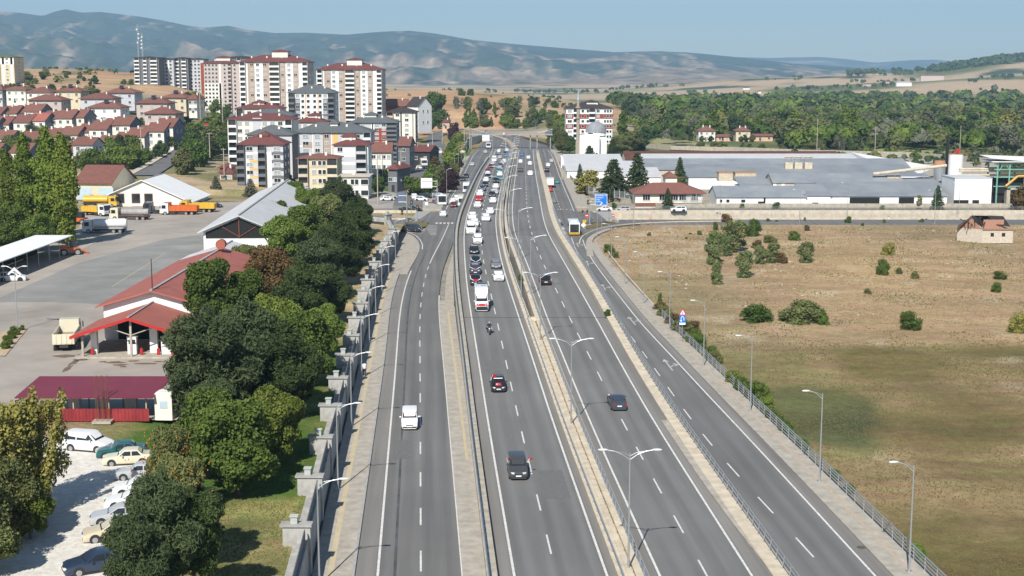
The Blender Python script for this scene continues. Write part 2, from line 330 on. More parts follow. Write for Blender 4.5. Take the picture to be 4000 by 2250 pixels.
def plateau(X, Y):
    u = wallx(Y) - X
    return 4.3*smooth(22, 36, u)*(1 - smooth(372, 410, Y))*(1 - smooth(-62, -44, X)*smooth(316, 330, Y))
def tz(X, Y, fine=True):
    z = tz0(X, Y) + plateau(X, Y)
    if Y > 860: z += (noise.noise(Vector((X/90, Y/90, 1.3)))*4 + noise.noise(Vector((X/260, Y/260, 4.3)))*7)*smooth(860, 1100, Y)*(1-smooth(1600, 2300, Y))*(1-smooth(250, 400, X))
    if Y > 2600: z += noise.noise(Vector((X/300, Y/300, 9.1)))*10*smooth(2600, 3200, Y)*smooth(400, 900, X)
    return z
def in_trench(X, Y): return T0 <= Y <= T1 and (X < -26.5 or X > 27.5)
def near_road(X, Y):
    return Y < 760 and (wallx(Y) - 1 if Y < 325 else -60) < X < (fr_right(min(Y, 330)) + 6 if Y < 320 else 40)
def mixc(a, b, t): return tuple(x*(1-t) + y*t for x, y in zip(a, b))
DRY = (.41, .28, .165); DRYR = (.36, .25, .16); OLIVE = (.17, .132, .056); GREEN = (.095, .125, .035); WOODC = (.13, .14, .055); FIELD = (.40, .265, .16); PALE = (.46, .37, .25)
GREY = (.30, .28, .24)
def tint(X, Y):
    px = 2000 + X*F/(Y*CP + CAMZ*SP)
    n1 = noise.noise(Vector((X/14, Y/22, 0))); n2 = noise.noise(Vector((X/45, Y/60, 5))); n3 = noise.noise(Vector((X/5, Y/8, 9)))
    if Y < 352:
        if X > 12:
            up_ = smooth(186, 194, Y + n1*2 - (X-60)*.06)
            c = mixc(mixc(OLIVE, DRY, min(1, max(0, .25 + .75*n1 + .4*n2 + .3*n3))), mixc(DRY, DRYR, .5 + n2), up_)
            g = smooth(.0, .5, 1 - ((X-34)/10)**2 - ((Y-150)/15)**2 + n1*.7 + n3*.3)
            c = mixc(c, (.085, .10, .045), .9*g)
            g2 = smooth(.25, .5, n2 + n1*.5)*.45; c = mixc(c, (.16, .17, .06), g2*(1-up_*.5))
            p = smooth(.3, .6, n3 + n1*.4 - .25*(1-up_) + .35*smooth(230, 300, Y)*(1-smooth(30, 60, X-20))); c = mixc(c, (.50, .42, .30), p*.5); tr = abs(X - 62 - (Y-120)*.25 - 6*math.sin(Y/17)); c = mixc(c, (.46, .37, .25), .5*(1-smooth(.3, 1.1, tr))*(1-up_))
            if Y > 225: c = mixc(c, (.27, .25, .12), smooth(.1, .4, n2)*.3*(1-smooth(45, 65, X)))
            return c
        return GREY
    if Y < 520:
        if X > 26: return mixc(GREY, PALE, .4 + .4*n1) if Y < 500 else mixc(PALE, GREEN, .4)
        if X < -60: return mixc(mixc(PALE, DRY, .5), (.20, .19, .09), smooth(-.1, .4, n1 + .1))
        return mixc(GREY, PALE, .5) if Y < 400 else mixc(mixc(GREY, PALE, .5), GREEN, smooth(-.2, .2, n2))
    if Y < 860 + n2*70:
        if px > 2250 + n2*150: return mixc(WOODC, (.22, .22, .09), smooth(0, .5, n2))
        if px < 1500: return mixc(mixc(GREEN, DRY, .35), (.35, .31, .25), smooth(-.2, .4, n1))
        return mixc(GREEN, DRY, .4 + .4*n2)
    if Y < 2000 and px < 2560 - (Y-860)*.12 + n2*90 + n1*30:
        v = noise.cell(Vector((X/110 + n2*.4, Y/150, 3))); st = noise.noise(Vector((X/30, Y/12, 2)))
        c = mixc(mixc(FIELD, (.36, .29, .18), v), (.46, .29, .18), smooth(.1, .5, noise.noise(Vector((X/200, Y/200, 8)))))
        c = mixc(c, (.14, .15, .07), .75*smooth(.15, .45, n2 + st*.25 - .05))
        if px > 1300: c = mixc(c, (.52, .36, .24), smooth(.0, .3, noise.noise(Vector((X/150, Y/90, 18))))*.6)
        return c
    v = noise.noise(Vector((X/260, Y/500, 3))); c = mixc(WOODC, (.2, .22, .1), smooth(-.1, .4, v))
    c = mixc(c, (.46, .33, .22), smooth(2000, 2500, Y)*smooth(-.45, -.1, noise.noise(Vector((X/420, Y/300, 7))) + .1*smooth(3000, 3500, Y)))
    wd = noise.noise(Vector((X/180, Y/160, 21))) + .8*smooth(1150, 1250, X - (Y-3500)*.1)*smooth(3350, 3500, Y)
    if Y > 3000: c = mixc(c, (.05, .075, .045), smooth(.12, .28, wd))
    return c
def grid_obj(name, ys, ts, zf, tf, mat, ofs=0):
    nx = len(ts); vs = []; cs = []
    for y in ys:
        for t in ts:
            x = t*(y + ofs); vs.append((x, y, zf(x, y))); cs.append((*tf(x, y), 1))
    fs = [(i*nx+j, i*nx+j+1, (i+1)*nx+j+1, (i+1)*nx+j) for i in range(len(ys)-1) for j in range(nx-1)]
    mb = MB(); mb.v = vs; mb.f = fs; mb.m = [0]*len(fs); o = mb.build(name, mat, None, True)
    ca = o.data.color_attributes.new('tint', 'FLOAT_COLOR', 'POINT'); ca.data.foreach_set('color', np.array(cs, np.float32).ravel())
    return tag(o, kind='structure')
mGROUND = ground_mat('ground cover')
ys = [25.0]
while ys[-1] < 5100: ys.append(ys[-1]*(1.011 if ys[-1] < 700 else 1.018))
ys = sorted([y for y in ys if not (T0-2 < y < T0+2 or T1-2 < y < T1+2)] + [T0-.1, T0+.1, T1-.1, T1+.1])
ts = np.linspace(-.60, .60, 320)
def gz(x, y):
    if in_trench(x, y): return -5.4
    z = tz(x, y) - .30
    if y < 340 and x > fr_right(min(y, 330)) + 8: z += .05 + noise.noise(Vector((x/3, y/3, 0)))*.10 + noise.noise(Vector((x/12, y/12, 3)))*.3 - .1
    return z
ground = grid_obj('ground', ys, ts, gz, tint, mGROUND, 110)
def curve_pts0(pts): return [Vector((*G(*p), 0)) for p in pts]
def path_strip0(P, d0, d1, z, mb):
    vs = []
    for i, p in enumerate(P):
        t = (P[min(len(P)-1, i+1)] - P[max(0, i-1)]).normalized(); vs += [(p.x + t.y*d0, p.y - t.x*d0, z), (p.x + t.y*d1, p.y - t.x*d1, z)]
    mb.add(vs, [(2*i, 2*i+1, 2*i+3, 2*i+2) for i in range(len(P)-1)])
# the higher ground behind the stepped wall: bank, lawn and depot yard
def pz(u, Y): return 2.3 + 2.2*smooth(6, 20, u) + .12*noise.noise(Vector((u/3, Y/4, 0)))*(1 - smooth(16, 24, u))
def plateau_z(X, Y): return pz(wallx(Y) - X, Y)
us = list(np.linspace(0, 24, 25)) + list(np.linspace(27, 150, 22)); yy = list(np.linspace(30, 392, 160))
vs = []; cs = []
for y in yy:
    for u in us:
        x = wallx(y) - .2 - u
        z = pz(u, y)
        if y > 322 and u < 26: z = z*(1 - smooth(322, 334, y)) - .4*smooth(322, 334, y)
        vs.append((x, y, z))
        n = noise.noise(Vector((x/5, y/7, 0))); n2 = noise.noise(Vector((x/2, y/3, 4)))
        dryb = mixc((.34, .25, .15), (.24, .21, .10), smooth(-.3, .3, n)); lawn = mixc((.085, .15, .028), (.30, .26, .10), smooth(-.05, .5, n + .4*n2 + .3*(1-smooth(106, 114, y)) - .1))
        bank = mixc((.45, .33, .2), (.25, .24, .1), smooth(-.1, .4, n))
        c = mixc(lawn, bank, smooth(165, 195, y)); c = mixc(c, (.30, .22, .12), .9*smooth(112, 101, y + 3*n)*.6)
        c = mixc(c, dryb, smooth(17, 24, u + 4*n)); cs.append((*c, 1))
nx = len(us); fs = [(i*nx+j, (i+1)*nx+j, (i+1)*nx+j+1, i*nx+j+1) for i in range(len(yy)-1) for j in range(nx-1)]
mb = MB(); mb.v = vs; mb.f = [f[::-1] for f in fs]; mb.m = [0]*len(fs); o = mb.build('garden_ground', mGROUND, None, True)
o.data.color_attributes.new('tint', 'FLOAT_COLOR', 'POINT').data.foreach_set('color', np.array(cs, np.float32).ravel()); tag(o, kind='structure')
for p in o.data.polygons: break
# ---------------------------------------------------------------- mountains
def mount_mat(name):
    m = bpy.data.materials.new(name); m.use_nodes = True; t = m.node_tree; t.nodes.clear()
    o = t.nodes.new('ShaderNodeOutputMaterial'); b = t.nodes.new('ShaderNodeBsdfDiffuse'); t.links.new(b.outputs[0], o.inputs[0])
    at = t.nodes.new('ShaderNodeAttribute'); at.attribute_name = 'tint'; tc = t.nodes.new('ShaderNodeTexCoord')
    n = t.nodes.new('ShaderNodeTexNoise'); n.inputs['Scale'].default_value = .009; n.inputs['Detail'].default_value = 8; n.inputs['Roughness'].default_value = .7; t.links.new(tc.outputs['Object'], n.inputs['Vector'])
    r = t.nodes.new('ShaderNodeMapRange'); r.inputs['From Min'].default_value = .3; r.inputs['From Max'].default_value = .7; r.inputs['To Min'].default_value = .35; r.inputs['To Max'].default_value = 1.75; t.links.new(n.outputs['Fac'], r.inputs['Value'])
    v = t.nodes.new('ShaderNodeVectorMath'); v.operation = 'SCALE'; t.links.new(at.outputs['Color'], v.inputs[0]); t.links.new(r.outputs[0], v.inputs['Scale']); t.links.new(v.outputs[0], b.inputs['Color'])
    return m
mMOUNT = mount_mat('mountain cover')
SKY = [(-1400, 60), (-600, 70), (-200, 60), (0, 55), (90, 60), (180, 72), (225, 56), (270, 47), (330, 60), (400, 57), (450, 62), (560, 75), (650, 90), (740, 108), (800, 115), (850, 112), (900, 108), (960, 122), (1080, 136), (1200, 134), (1350, 142), (1500, 130), (1600, 127), (1700, 137), (1850, 162), (2000, 176), (2200, 192), (2400, 207), (2560, 203), (2700, 209), (2900, 228), (3100, 250), (3400, 268), (3900, 280), (5400, 286)]
SKX = np.array([a for a, b in SKY], float); SKV = np.array([b for a, b in SKY], float)
def fbm(x, y, s, o=5): return noise.fractal(Vector((x/s, y/s, s*.01)), 1.0, 2.1, o)
D0, D1 = 5000., 9500.
def mz(x, y):
    px = 2000 + x*F/(y*CP); top = CAMZ + (HOR - float(np.interp(px, SKX, SKV)))*D1/F*1.0
    k = (y - D0)/(D1 - D0); a = max(0, top + 5)
    if k > 1: return -5 + a*max(0, 1 - (k-1)*3) if k > 1.02 else -5 + a
    rg = 1 - abs(noise.noise(Vector((x/900, y/1500, 1))))*1.6
    z = -5 + a*(k**1.7) + (fbm(x, y, 1400)*90 + fbm(x, y, 420)*85 + fbm(x, y, 150)*34 + rg*90*k)*math.sin(math.pi*min(1, k))*(a/420)
    return min(z, CAMZ + (top - CAMZ)*y/D1*.985) if k < .97 else -5 + a
def mt(x, y):
    px = 2000 + x*F/(y*CP); k = (y - D0)/(D1 - D0)
    n = noise.fractal(Vector((x/420, y/1100, 0)), .8, 2.0, 6); n2 = noise.fractal(Vector((x/90, y/400, 5)), .8, 2.0, 4)
    bare = smooth(-.05, .5, n*.6 + n2*.6 - .25*smooth(.35, .9, k) + .30*(1-smooth(.12, .5, k)) + .32*smooth(1500, 2300, px)*(1-smooth(.6, .9, k)))
    c = mixc((.04, .055, .04), (.31, .225, .155), bare*.7); c = mixc(c, (.5, .39, .29), smooth(.3, .55, n2)*.3*bare)
    return c
mys = list(np.linspace(D0, D1, 110)) + [D1*1.05, D1*1.2, D1*1.35]
grid_obj('mountain_range', mys, np.linspace(-.62, .66, 420), mz, mt, mMOUNT)
SK2 = [(-1400, 300), (2000, 290), (2400, 250), (2700, 226), (2850, 224), (3000, 228), (3200, 224), (3300, 232), (3420, 246), (3560, 236), (3650, 235), (3760, 244), (3900, 254), (4100, 258), (4600, 262), (5600, 262)]
S2X = np.array([a for a, b in SK2], float); S2V = np.array([b for a, b in SK2], float)
def m2z(x, y):
    px = 2000 + x*F/(y*CP); top = CAMZ + (HOR - float(np.interp(px, S2X, S2V)))*16000/F; k = (y - 10500)/5500.
    return -20 + (top + 20)*min(1, max(0, k))**1.3 + (fbm(x, y, 1800)*40 + 30*noise.noise(Vector((x/500, y/900, 2))))*math.sin(math.pi*min(1, max(0, k))) if k <= 1 else -20 + (top+20)*max(0, 1-(k-1)*4)
grid_obj('far_mountain_range', list(np.linspace(10500, 16000, 30)) + [17000], np.linspace(-.1, .66, 200), m2z, lambda x, y: mixc((.045, .062, .04), (.3, .24, .17), smooth(.1, .4, fbm(x, y, 900))), mMOUNT)
# ---------------------------------------------------------------- roads
def lower_x(y): return wallx(y)
mb = MB(); ribbon(mb, lambda y: lower_x(y) - .1, fl_right, YA, 325, flat(-.01)); o = struct(mb, 'service_road_west', mASPH2); uvs(o)
mb = MB(); ribbon(mb, lambda y: fl_curb(y), off(fl_right, 1.2), 325, T0-8, flat(-.01)); ribbon(mb, fw_left, off(fl_right, 1.2), T1, YB, flat(.0))
mb.add([(fl_dash(T0-8)-9, T0-8, -.012), (ml_left(T0-8)-2, T0-8, -.012), (ml_left(T1)-2, T1, -.012), (fl_dash(T1)-6.5, T1, -.012)], [(0, 1, 2, 3)])
o = struct(mb, 'service_road_west_beyond', mASPH2); uvs(o)
mb = MB(); ribbon(mb, off(fr_left, -.6), off(fr_right, 1.3), YA, 318, flat(0.0)); ribbon(mb, off(fr_left, -.6), off(fr_right, .9), T1, YB, flat(.0))
ribbon(mb, off(fr_left, -.6), off(fr_right, 1.0), 318, T0-8, flat(.0))
mb.add([(fr_left(T0-8)-1, T0-8, .002), (fr_right(T0-8)+8, T0-8, .002), (fr_right(T1)+6, T1, .002), (fr_left(T1)-1, T1, .002)], [(0, 1, 2, 3)])
o = struct(mb, 'service_road_east', mASPH2); uvs(o)
# through carriageways on their raised deck
def deck(name, xa, xb):
    mb = MB(); ribbon(mb, xa, xb, YA, YB, up(0)); o = struct(mb, name, mASPH); uvs(o)
gapL = off(ml_right, 1.55); gapR = off(mr_left, -1.9)
deck('westbound_carriageway', off(ml_left, -1.35), off(ml_right, .75))
deck('eastbound_carriageway', off(mr_left, -.9), off(mr_right, 1.5))
# sheets of paler shoulder outside the edge lines
mb = MB(); ribbon(mb, off(ml_left, -1.3), off(ml_left, -.16), YA, YB, up(.004)); ribbon(mb, off(ml_right, .2), off(ml_right, .72), YA, YB, up(.004))
ribbon(mb, off(mr_left, -.86), off(mr_left, -.18), YA, YB, up(.004)); ribbon(mb, off(mr_right, .2), off(mr_right, 1.45), YA, YB, up(.004)); ribbon(mb, off(fl_curb, .1), off(fl_left, -.15), YA, 262, flat(-.004))
ribbon(mb, off(fr_right, .18), off(fr_right, 1.25), YA, 300, flat(.006))
o = struct(mb, 'road_shoulder', mSHOULD); uvs(o)
# body of the embankment and the bridge (underside and sides)
mb = MB()
for a, b in ((off(ml_left, -2.0), gapL), (gapR, off(mr_right, 2.9))):
    for y0, y1 in ((YA, 330), (398, YB)): solid(mb, a, b, y0, y1, flat(-.5), up(-.03), 8)
    solid(mb, a, b, 330, 398, up(-1.1), up(-.03), 8)
struct(mb, 'road_embankment', mCONCG)
# edge walls of the through road
mb = MB()
solid(mb, off(ml_left, -2.15), off(ml_left, -1.35), 30, 610, up(-.9), up(.75)); o = tag(mb.build('parapet_wall', mCONC), 'long cream concrete parapet between the westbound lanes and the western service road', 'wall')
PW = o
mb = MB(); solid(mb, off(mr_right, 1.5), off(mr_right, 2.9), 30, 660, up(-.9), lambda y: zmain(y) + .18 + .6*smooth(170, 235, y)*(1 - smooth(560, 640, y))); PE = tag(mb.build('kerb_wall', mCREAM), 'low cream kerb wall between the eastbound lanes and the eastern service road', 'wall')
mb = MB(); solid(mb, off(ml_right, .75), gapL, 30, 640, up(-.9), up(.28)); PM1 = tag(mb.build('kerb_wall', mCREAM), 'narrow cream kerb along the inner edge of the westbound lanes', 'wall')
mb = MB(); solid(mb, gapR, off(mr_left, -.9), 30, 640, up(-.9), up(.28)); PM2 = tag(mb.build('kerb_wall', mCREAM), 'narrow cream kerb along the inner edge of the eastbound lanes', 'wall')
# planted median before the gap between the decks opens
mb = MB(); solid(mb, gapL, gapR, 30, 197, up(-.6), up(.10)); struct(mb, 'median_soil', mEARTH)
mb = MB(); midx = lambda y: .5*(gapL(y) + gapR(y)) - .1
solid(mb, lambda y: midx(y) - .22, lambda y: midx(y) + .22, 30, 196.5, up(.1), up(.34)); solid(mb, gapL, gapR, 197, 198, up(-.6), up(.5)); tag(mb.build('concrete_beam', mCREAM), 'straight concrete beam along the dry planted median strip', 'kerb')
mb = MB(); solid(mb, gapL, gapR, 240, 700, flat(-.4), flat(-.32)); struct(mb, 'ground_under_gap', mDARK)  # near-black sheet: the shade down in the gap is put into its colour
# pavements
mb = MB(); solid(mb, off(L_wall, .05), fl_curb, YA, 270, flat(-.2), flat(.13)); struct(mb, 'pavement_west', mPAVE)
mb = MB(); ribbon(mb, lambda y: .55*L_wall(y) + .45*fl_curb(y) - .25, lambda y: .55*L_wall(y) + .45*fl_curb(y) + .2, YA, 268, flat(.135)); struct(mb, 'tactile_strip_west', mTACT)
mb = MB(); solid(mb, fl_right, off(ml_left, -2.15), YA, 226, flat(-.2), flat(.12)); solid(mb, off(fl_right, 1.0), off(ml_left, -2.15), 226, 330, flat(-.2), flat(.12)); struct(mb, 'pavement_beside_parapet', mPAVE)
mb = MB(); ribbon(mb, off(fl_right, 1.3), off(fl_right, 1.6), 130, 215, flat(.126)); struct(mb, 'tactile_strip_median', mTACT)
mb = MB(); solid(mb, off(mr_right, 2.9), off(fr_left, -.6), YA, 225, flat(-.2), flat(.15)); struct(mb, 'pavement_east_verge', mPAVE)
railE = off(fr_right, 4.0)
mb = MB(); solid(mb, off(fr_right, 1.3), lambda y: railE(y) + .25 - 1.3*smooth(215, 300, y), YA, 306, flat(-.4), flat(.13)); struct(mb, 'pavement_east', mPAVE)
mb = MB(); ribbon(mb, off(fr_right, 2.7), off(fr_right, 3.0), YA, 240, flat(.136)); struct(mb, 'tactile_strip_east', M('pink tactile paving', (.42, .34, .26), .9, .1, .8))
mb = MB(); solid(mb, off(railE, .25), off(railE, .5), 195, 300, flat(-.4), flat(.22)); tag(mb.build('edging_kerb', mCREAM), 'pale edging kerb between the eastern pavement and the dry field', 'kerb')
mb = MB(); solid(mb, off(fl_curb, -.12), off(fl_curb, .08), YA, 262, flat(-.1), flat(.16)); struct(mb, 'kerb_west', mCONCG)
mb = MB(); solid(mb, off(fw_left, -5.5), fw_left, T1+6, 640, flat(-.3), flat(.13)); struct(mb, 'pavement_park', mPAVE)
mb = MB(); solid(mb, off(fr_right, .9), off(fr_right, 5.5), 390, 690, flat(-.3), flat(.13)); struct(mb, 'pavement_mosque', mPAVE)
# beyond the footbridge the road swings away to the left
def outline(pts, z): return [(*G(a, b, z), z) for a, b in pts]
mb = MB(); lo = outline([(1864, 582), (1882, 560), (1898, 547), (1903, 537), (1896, 528), (1870, 520)], .02); hi = outline([(2165, 586), (2142, 569), (2100, 556), (2040, 542), (1985, 529), (1900, 518)], .02)
mb.add(lo + hi, [(i, 6+i, 7+i, i+1) for i in range(5)]); o = struct(mb, 'road_beyond', mASPH2); uvs(o)
mb = MB(); lo = outline([(1996, 580), (1992, 566), (1978, 551), (1950, 538), (1915, 529)], .3); hi = outline([(2022, 580), (2010, 562), (1990, 547), (1960, 534), (1915, 525)], .3); mb.add(lo + hi, [(i, 5+i, 6+i, i+1) for i in range(4)]); struct(mb, 'median_beyond', mEARTH)
mb = MB(); lo = outline([(2168, 586), (2145, 569), (2103, 556), (2043, 541.5), (1987, 528.5)], .1); hi = outline([(2180, 583), (2150, 563), (2100, 548), (2040, 532), (1990, 521)], 1.5); mb.add(lo + hi, [(i, 5+i, 6+i, i+1) for i in range(4)]); struct(mb, 'road_bank', mPAVE)
mb = MB(); mb.prism([G(a, b, .12) for a, b in [(1486, 1068), (1500, 1020), (1516, 975), (1535, 940), (1560, 903), (1590, 911), (1614, 922), (1632, 940), (1640, 960), (1638, 982), (1624, 1010), (1606, 1040), (1592, 1068)]][::-1], -.2, .126); struct(mb, 'pavement_corner', mPAVE)
# painted lines
mb = MB(); wd = .1
def dashes(l, zf, y0, y1, per, ln, wdt=.075):
    y = y0
    while y < y1:
        ribbon(mb, off(l, -wdt), off(l, wdt), y, y+ln, zf, 2.5); y += per
for l in (ml_left, ml_right, mr_left, mr_right): ribbon(mb, off(l, -wd), off(l, wd), YA, 690, up(.010))
def phase(l, py, main): return (GM if main else G)(2000, py)[1]
yd = phase(ml_dash, 2164, True); dashes(ml_dash, up(.010), yd - 10.9*4, 690, 10.9, 4.6)
yd = phase(mr_dash, 2083, True); dashes(mr_dash, up(.010), yd - 10.9*4, 690, 10.9, 4.6)
yd = phase(fl_dash, 2232, False); dashes(fl_dash, flat(.0), yd - 10.9*3, 270, 10.9, 4.6); dashes(fl_dash, flat(.012), T1+8, 690, 10.9, 4.6)
ribbon(mb, off(fl_dash, -wd), off(fl_dash, wd), 272, T0-12, flat(.0)); ribbon(mb, off(fl_left, -wd), off(fl_left, wd), YA, 262, flat(.004)); ribbon(mb, off(fl_right, -wd), off(fl_right, wd), YA, 232, flat(.0))
P_ = curve_pts0([(1650, 974), (1650, 955), (1641, 936), (1623, 919), (1599, 909), (1578, 901)]); path_strip0(P_, -.1, .1, .004, mb)
yd = phase(fr_dash, 2177, False); dashes(fr_dash, flat(.012), yd - 10.9*4, 215, 10.9, 4.6)
ribbon(mb, off(fr_dash, -wd), off(fr_dash, wd), 222, 316, flat(.012)); dashes(fr_dash, flat(.012), T1+4, 690, 8, 4)
ribbon(mb, off(fr_right, -wd), off(fr_right, wd), YA, 312, flat(.014)); ribbon(mb, off(fr_right, -wd), off(fr_right, wd), T1, 690, flat(.014))
ribbon(mb, off(fw_left, 1.2), off(fw_left, 1.4), T1+6, 690, flat(.012))
# side street turning off the western service road, give way marks, zebra
def gquad(cx, cy, sx, sy, z=.012, rz=0): 
    mb.box(cx, cy, z, sx, sy, .004, rz)
for k in range(5):
    x, y = G(1706 + 15*k, 872); gquad(x, y + .2, .55, 3.0)
for k in range(6):
    x, y = G(2146 + k*17, 818); gquad(x, y, .5, 1.0)
x, y = G(2000 + 0, 818)
struct(mb, 'road_markings', mLINE)
# arrows on the eastern service road
def arrow(px, py, k=1.0):
    x, y = G(px, py); m = MB(); z = .016
    l = fr_dash; a = math.atan2(l(y+5) - l(y-5), 10)
    def tr(p): u, v = p[0]*k, p[1]*k*1.9; return (x + u*math.cos(a) + v*math.sin(a), y - u*math.sin(a) + v*math.cos(a), z)
    m.add([tr(p) for p in ((-.12, -2.0), (.12, -2.0), (.12, 1.0), (-.12, 1.0))], [(0, 1, 2, 3)]); m.add([tr(p) for p in ((-.5, 1.0), (.5, 1.0), (0, 2.0))], [(0, 1, 2)])
    m.add([tr(p) for p in ((.12, -.6), (.12, -.85), (.95, -.1), (.95, .15))], [(0, 1, 2, 3)]); m.add([tr(p) for p in ((.85, -.55), (1.6, .05), (.8, .55))], [(0, 1, 2)])
    return m
mb = MB()
for px, py in ((2256, 957), (2295, 1028), (2358, 1122), (2468, 1253), (2610, 1425)):
    a = arrow(px, py, .95); mb.add(a.v, a.f)
struct(mb, 'arrow_markings', mLINEW)
mb = MB()
for y in (199.5, 283): ribbon(mb, off(ml_left, -1.3), off(ml_right, .7), y, y+.25, up(.014)); ribbon(mb, off(mr_left, -.85), off(mr_right, 1.45), y, y+.25, up(.014))
struct(mb, 'expansion_joint', M('joint steel', (.07, .07, .07), .7))
mb = MB(); ribbon(mb, lambda y: .62*fl_left(y) + .38*fl_dash(y) - .07, lambda y: .62*fl_left(y) + .38*fl_dash(y) + .16, YA, 292, flat(-.002)); struct(mb, 'sealed_crack', M('crack sealer', (.085, .085, .085), .7, .4, .4))
# ---------------------------------------------------------------- cross street with its underpass trench
mb = MB()
mb.b2(28, 330, 345.2, 356.4, -.4, .004); mb.b2(28, 330, 377.7, 386, -.4, .004); mb.b2(-300, -27, 377.7, 386, -.4, .004); mb.b2(-300, -27, 347.5, 356.4, -.4, .004); o = struct(mb, 'cross_street', mASPH2); uvs(o)
mb = MB(); mb.b2(27.5, 330, T0, T1, -5.4, -5.2); mb.b2(-300, -26.5, T0, T1, -5.4, -5.2); struct(mb, 'underpass_road', mASPH2)
for x0, x1, nm in ((27.5, 330, 'eastern'), (-300, -26.5, 'western')):
    mb = MB(); mb.b2(x0, x1, T1-.3, T1+.4, -5.4, .35); tag(mb.build('retaining_wall', mCREAM), 'cream stone retaining wall on the far side of the %s underpass trench' % nm, 'wall')
    mb = MB(); mb.b2(x0, x1, T0-.4, T0+.3, -5.4, .35); tag(mb.build('retaining_wall', mCREAM), 'cream stone wall on the near side of the %s underpass trench' % nm, 'wall')
mb = MB(); mb.b2(-26.5, 27.5, T0, T1, -1.0, -.03); struct(mb, 'underpass_cover', mCONCG)
mb = MB(); mb.b2(40, 330, 386, 388.3, -.35, .06); tag(mb.build('verge', M('verge grass', (.26, .22, .12), .95, .3, .5, bump=.4)), kind='structure')
# curved slip road from the cross street to the eastern service road, with its kerb
def curve_pts(pts, n=40):
    P = [Vector((*G(*p), 0)) for p in pts]; out = []
    for i in range(len(P)-1):
        p0, p1, p2, p3 = P[max(0, i-1)], P[i], P[i+1], P[min(len(P)-1, i+2)]
        for k in range(n//(len(P)-1)+1):
            t = k/(n//(len(P)-1)+1); out.append(.5*((2*p1) + (-p0+p2)*t + (2*p0-5*p1+4*p2-p3)*t*t + (-p0+3*p1-3*p2+p3)*t**3))
    out.append(P[-1]); return out
inner = curve_pts([(2285, 1000), (2283, 945), (2305, 918), (2370, 893), (2480, 877), (2700, 868), (3100, 866)])
outer = curve_pts([(2225, 960), (2225, 925), (2262, 905), (2320, 885), (2430, 868), (2620, 860), (3100, 858)])
mb = MB(); n = len(inner); mb.add([(p.x, p.y, .008) for p in inner] + [(p.x, p.y, .008) for p in outer], [(i, i+1, n+i+1, n+i) for i in range(n-1)]); o = struct(mb, 'slip_road', mASPH2); uvs(o)
def path_strip(P, d0, d1, z0, z1, mb):
    vs = []
    for i, p in enumerate(P):
        t = (P[min(len(P)-1, i+1)] - P[max(0, i-1)]).normalized(); nn = Vector((t.y, -t.x, 0))
        a, b = p + nn*d0, p + nn*d1; vs += [(a.x, a.y, z0), (a.x, a.y, z1), (b.x, b.y, z1), (b.x, b.y, z0)]
    n = len(P); fs = []
    for i in range(n-1):
        p = 4*i; q = p+4; fs += [(p, p+1, q+1, q), (p+1, p+2, q+2, q+1), (p+2, p+3, q+3, q+2)]
    fs += [(0, 3, 2, 1), (4*n-4, 4*n-3, 4*n-2, 4*n-1)]; mb.add(vs, fs)
mb = MB(); path_strip(inner[8:], .9, 1.05, .01, .016, mb); path_strip(inner[6:-4], -1.2, -.9, 0, .2, mb)
mb.v = [(x, y, z) for x, y, z in mb.v]; struct(mb, 'slip_road_edge', mCREAM)
mb = MB(); path_strip(inner[:22], .4, 1.8, -.3, .1, mb); struct(mb, 'slip_road_pavement', mPAVE)
# ---------------------------------------------------------------- vehicles
PAINT = {}
def paint(name, c, coat=.6): PAINT[name] = M('paint ' + name, c, .35, .04, .8, .4, coat=coat)
for n_, c_ in dict(white=(.74, .74, .73), silver=(.42, .43, .44), grey=(.17, .175, .185), black=(.012, .012, .014), navy=(.02, .035, .07), red=(.42, .02, .02), maroon=(.12, .015, .02), teal=(.03, .16, .17), blue=(.03, .12, .35), beige=(.55, .49, .36), green=(.01, .09, .09), darkgrey=(.05, .052, .055), cream=(.62, .58, .44), yellow=(.62, .38, .04), orange=(.55, .12, .02), brown=(.16, .075, .05), purple=(.20, .09, .14), bluegrey=(.04, .052, .07)).items(): paint(n_, c_)
mRIM = M('alloy', (.45, .46, .47), .35, .1, 2, metal=.7); mHEAD = M('headlight glass', (.65, .68, .7), .1, .1, 3, .8); mTAIL = M('tail light red', (.35, .01, .01), .2, .1, 3)
mPLATE = M('number plate', (.75, .76, .76), .5, .03, 1); mTRIM = M('black trim', (.03, .03, .032), .6, .1, 2); mREDCLOTH = M('red cloth', (.38, .012, .02), .8, .08, 3); mRIB = M('white ribbon', (.8, .8, .8), .6, .02, 1)
mCHAS = M('chassis', (.045, .043, .04), .8, .2, 3); mTYRE = mBLACK
MS = {}
def wheel_mesh(r, wdt):
    k = ('w', r, wdt)
    if k not in MS:
        m = MB(); n = 16
        m.cyl((-wdt/2, 0, 0), (wdt/2, 0, 0), r, r, n); a = m.mesh('tyre', mTYRE)
        m = MB(); m.cyl((-wdt/2-.012, 0, 0), (wdt/2+.012, 0, 0), r*.62, r*.62, 12); b = m.mesh('rim', mRIM); MS[k] = (a, b)
    return MS[k]
def add_wheel(root, x, y, r, wdt, full=True):
    a, b = wheel_mesh(r, wdt); w_ = part('wheel', a, root, (x, y, r))
    if full: part('rim', b, w_)
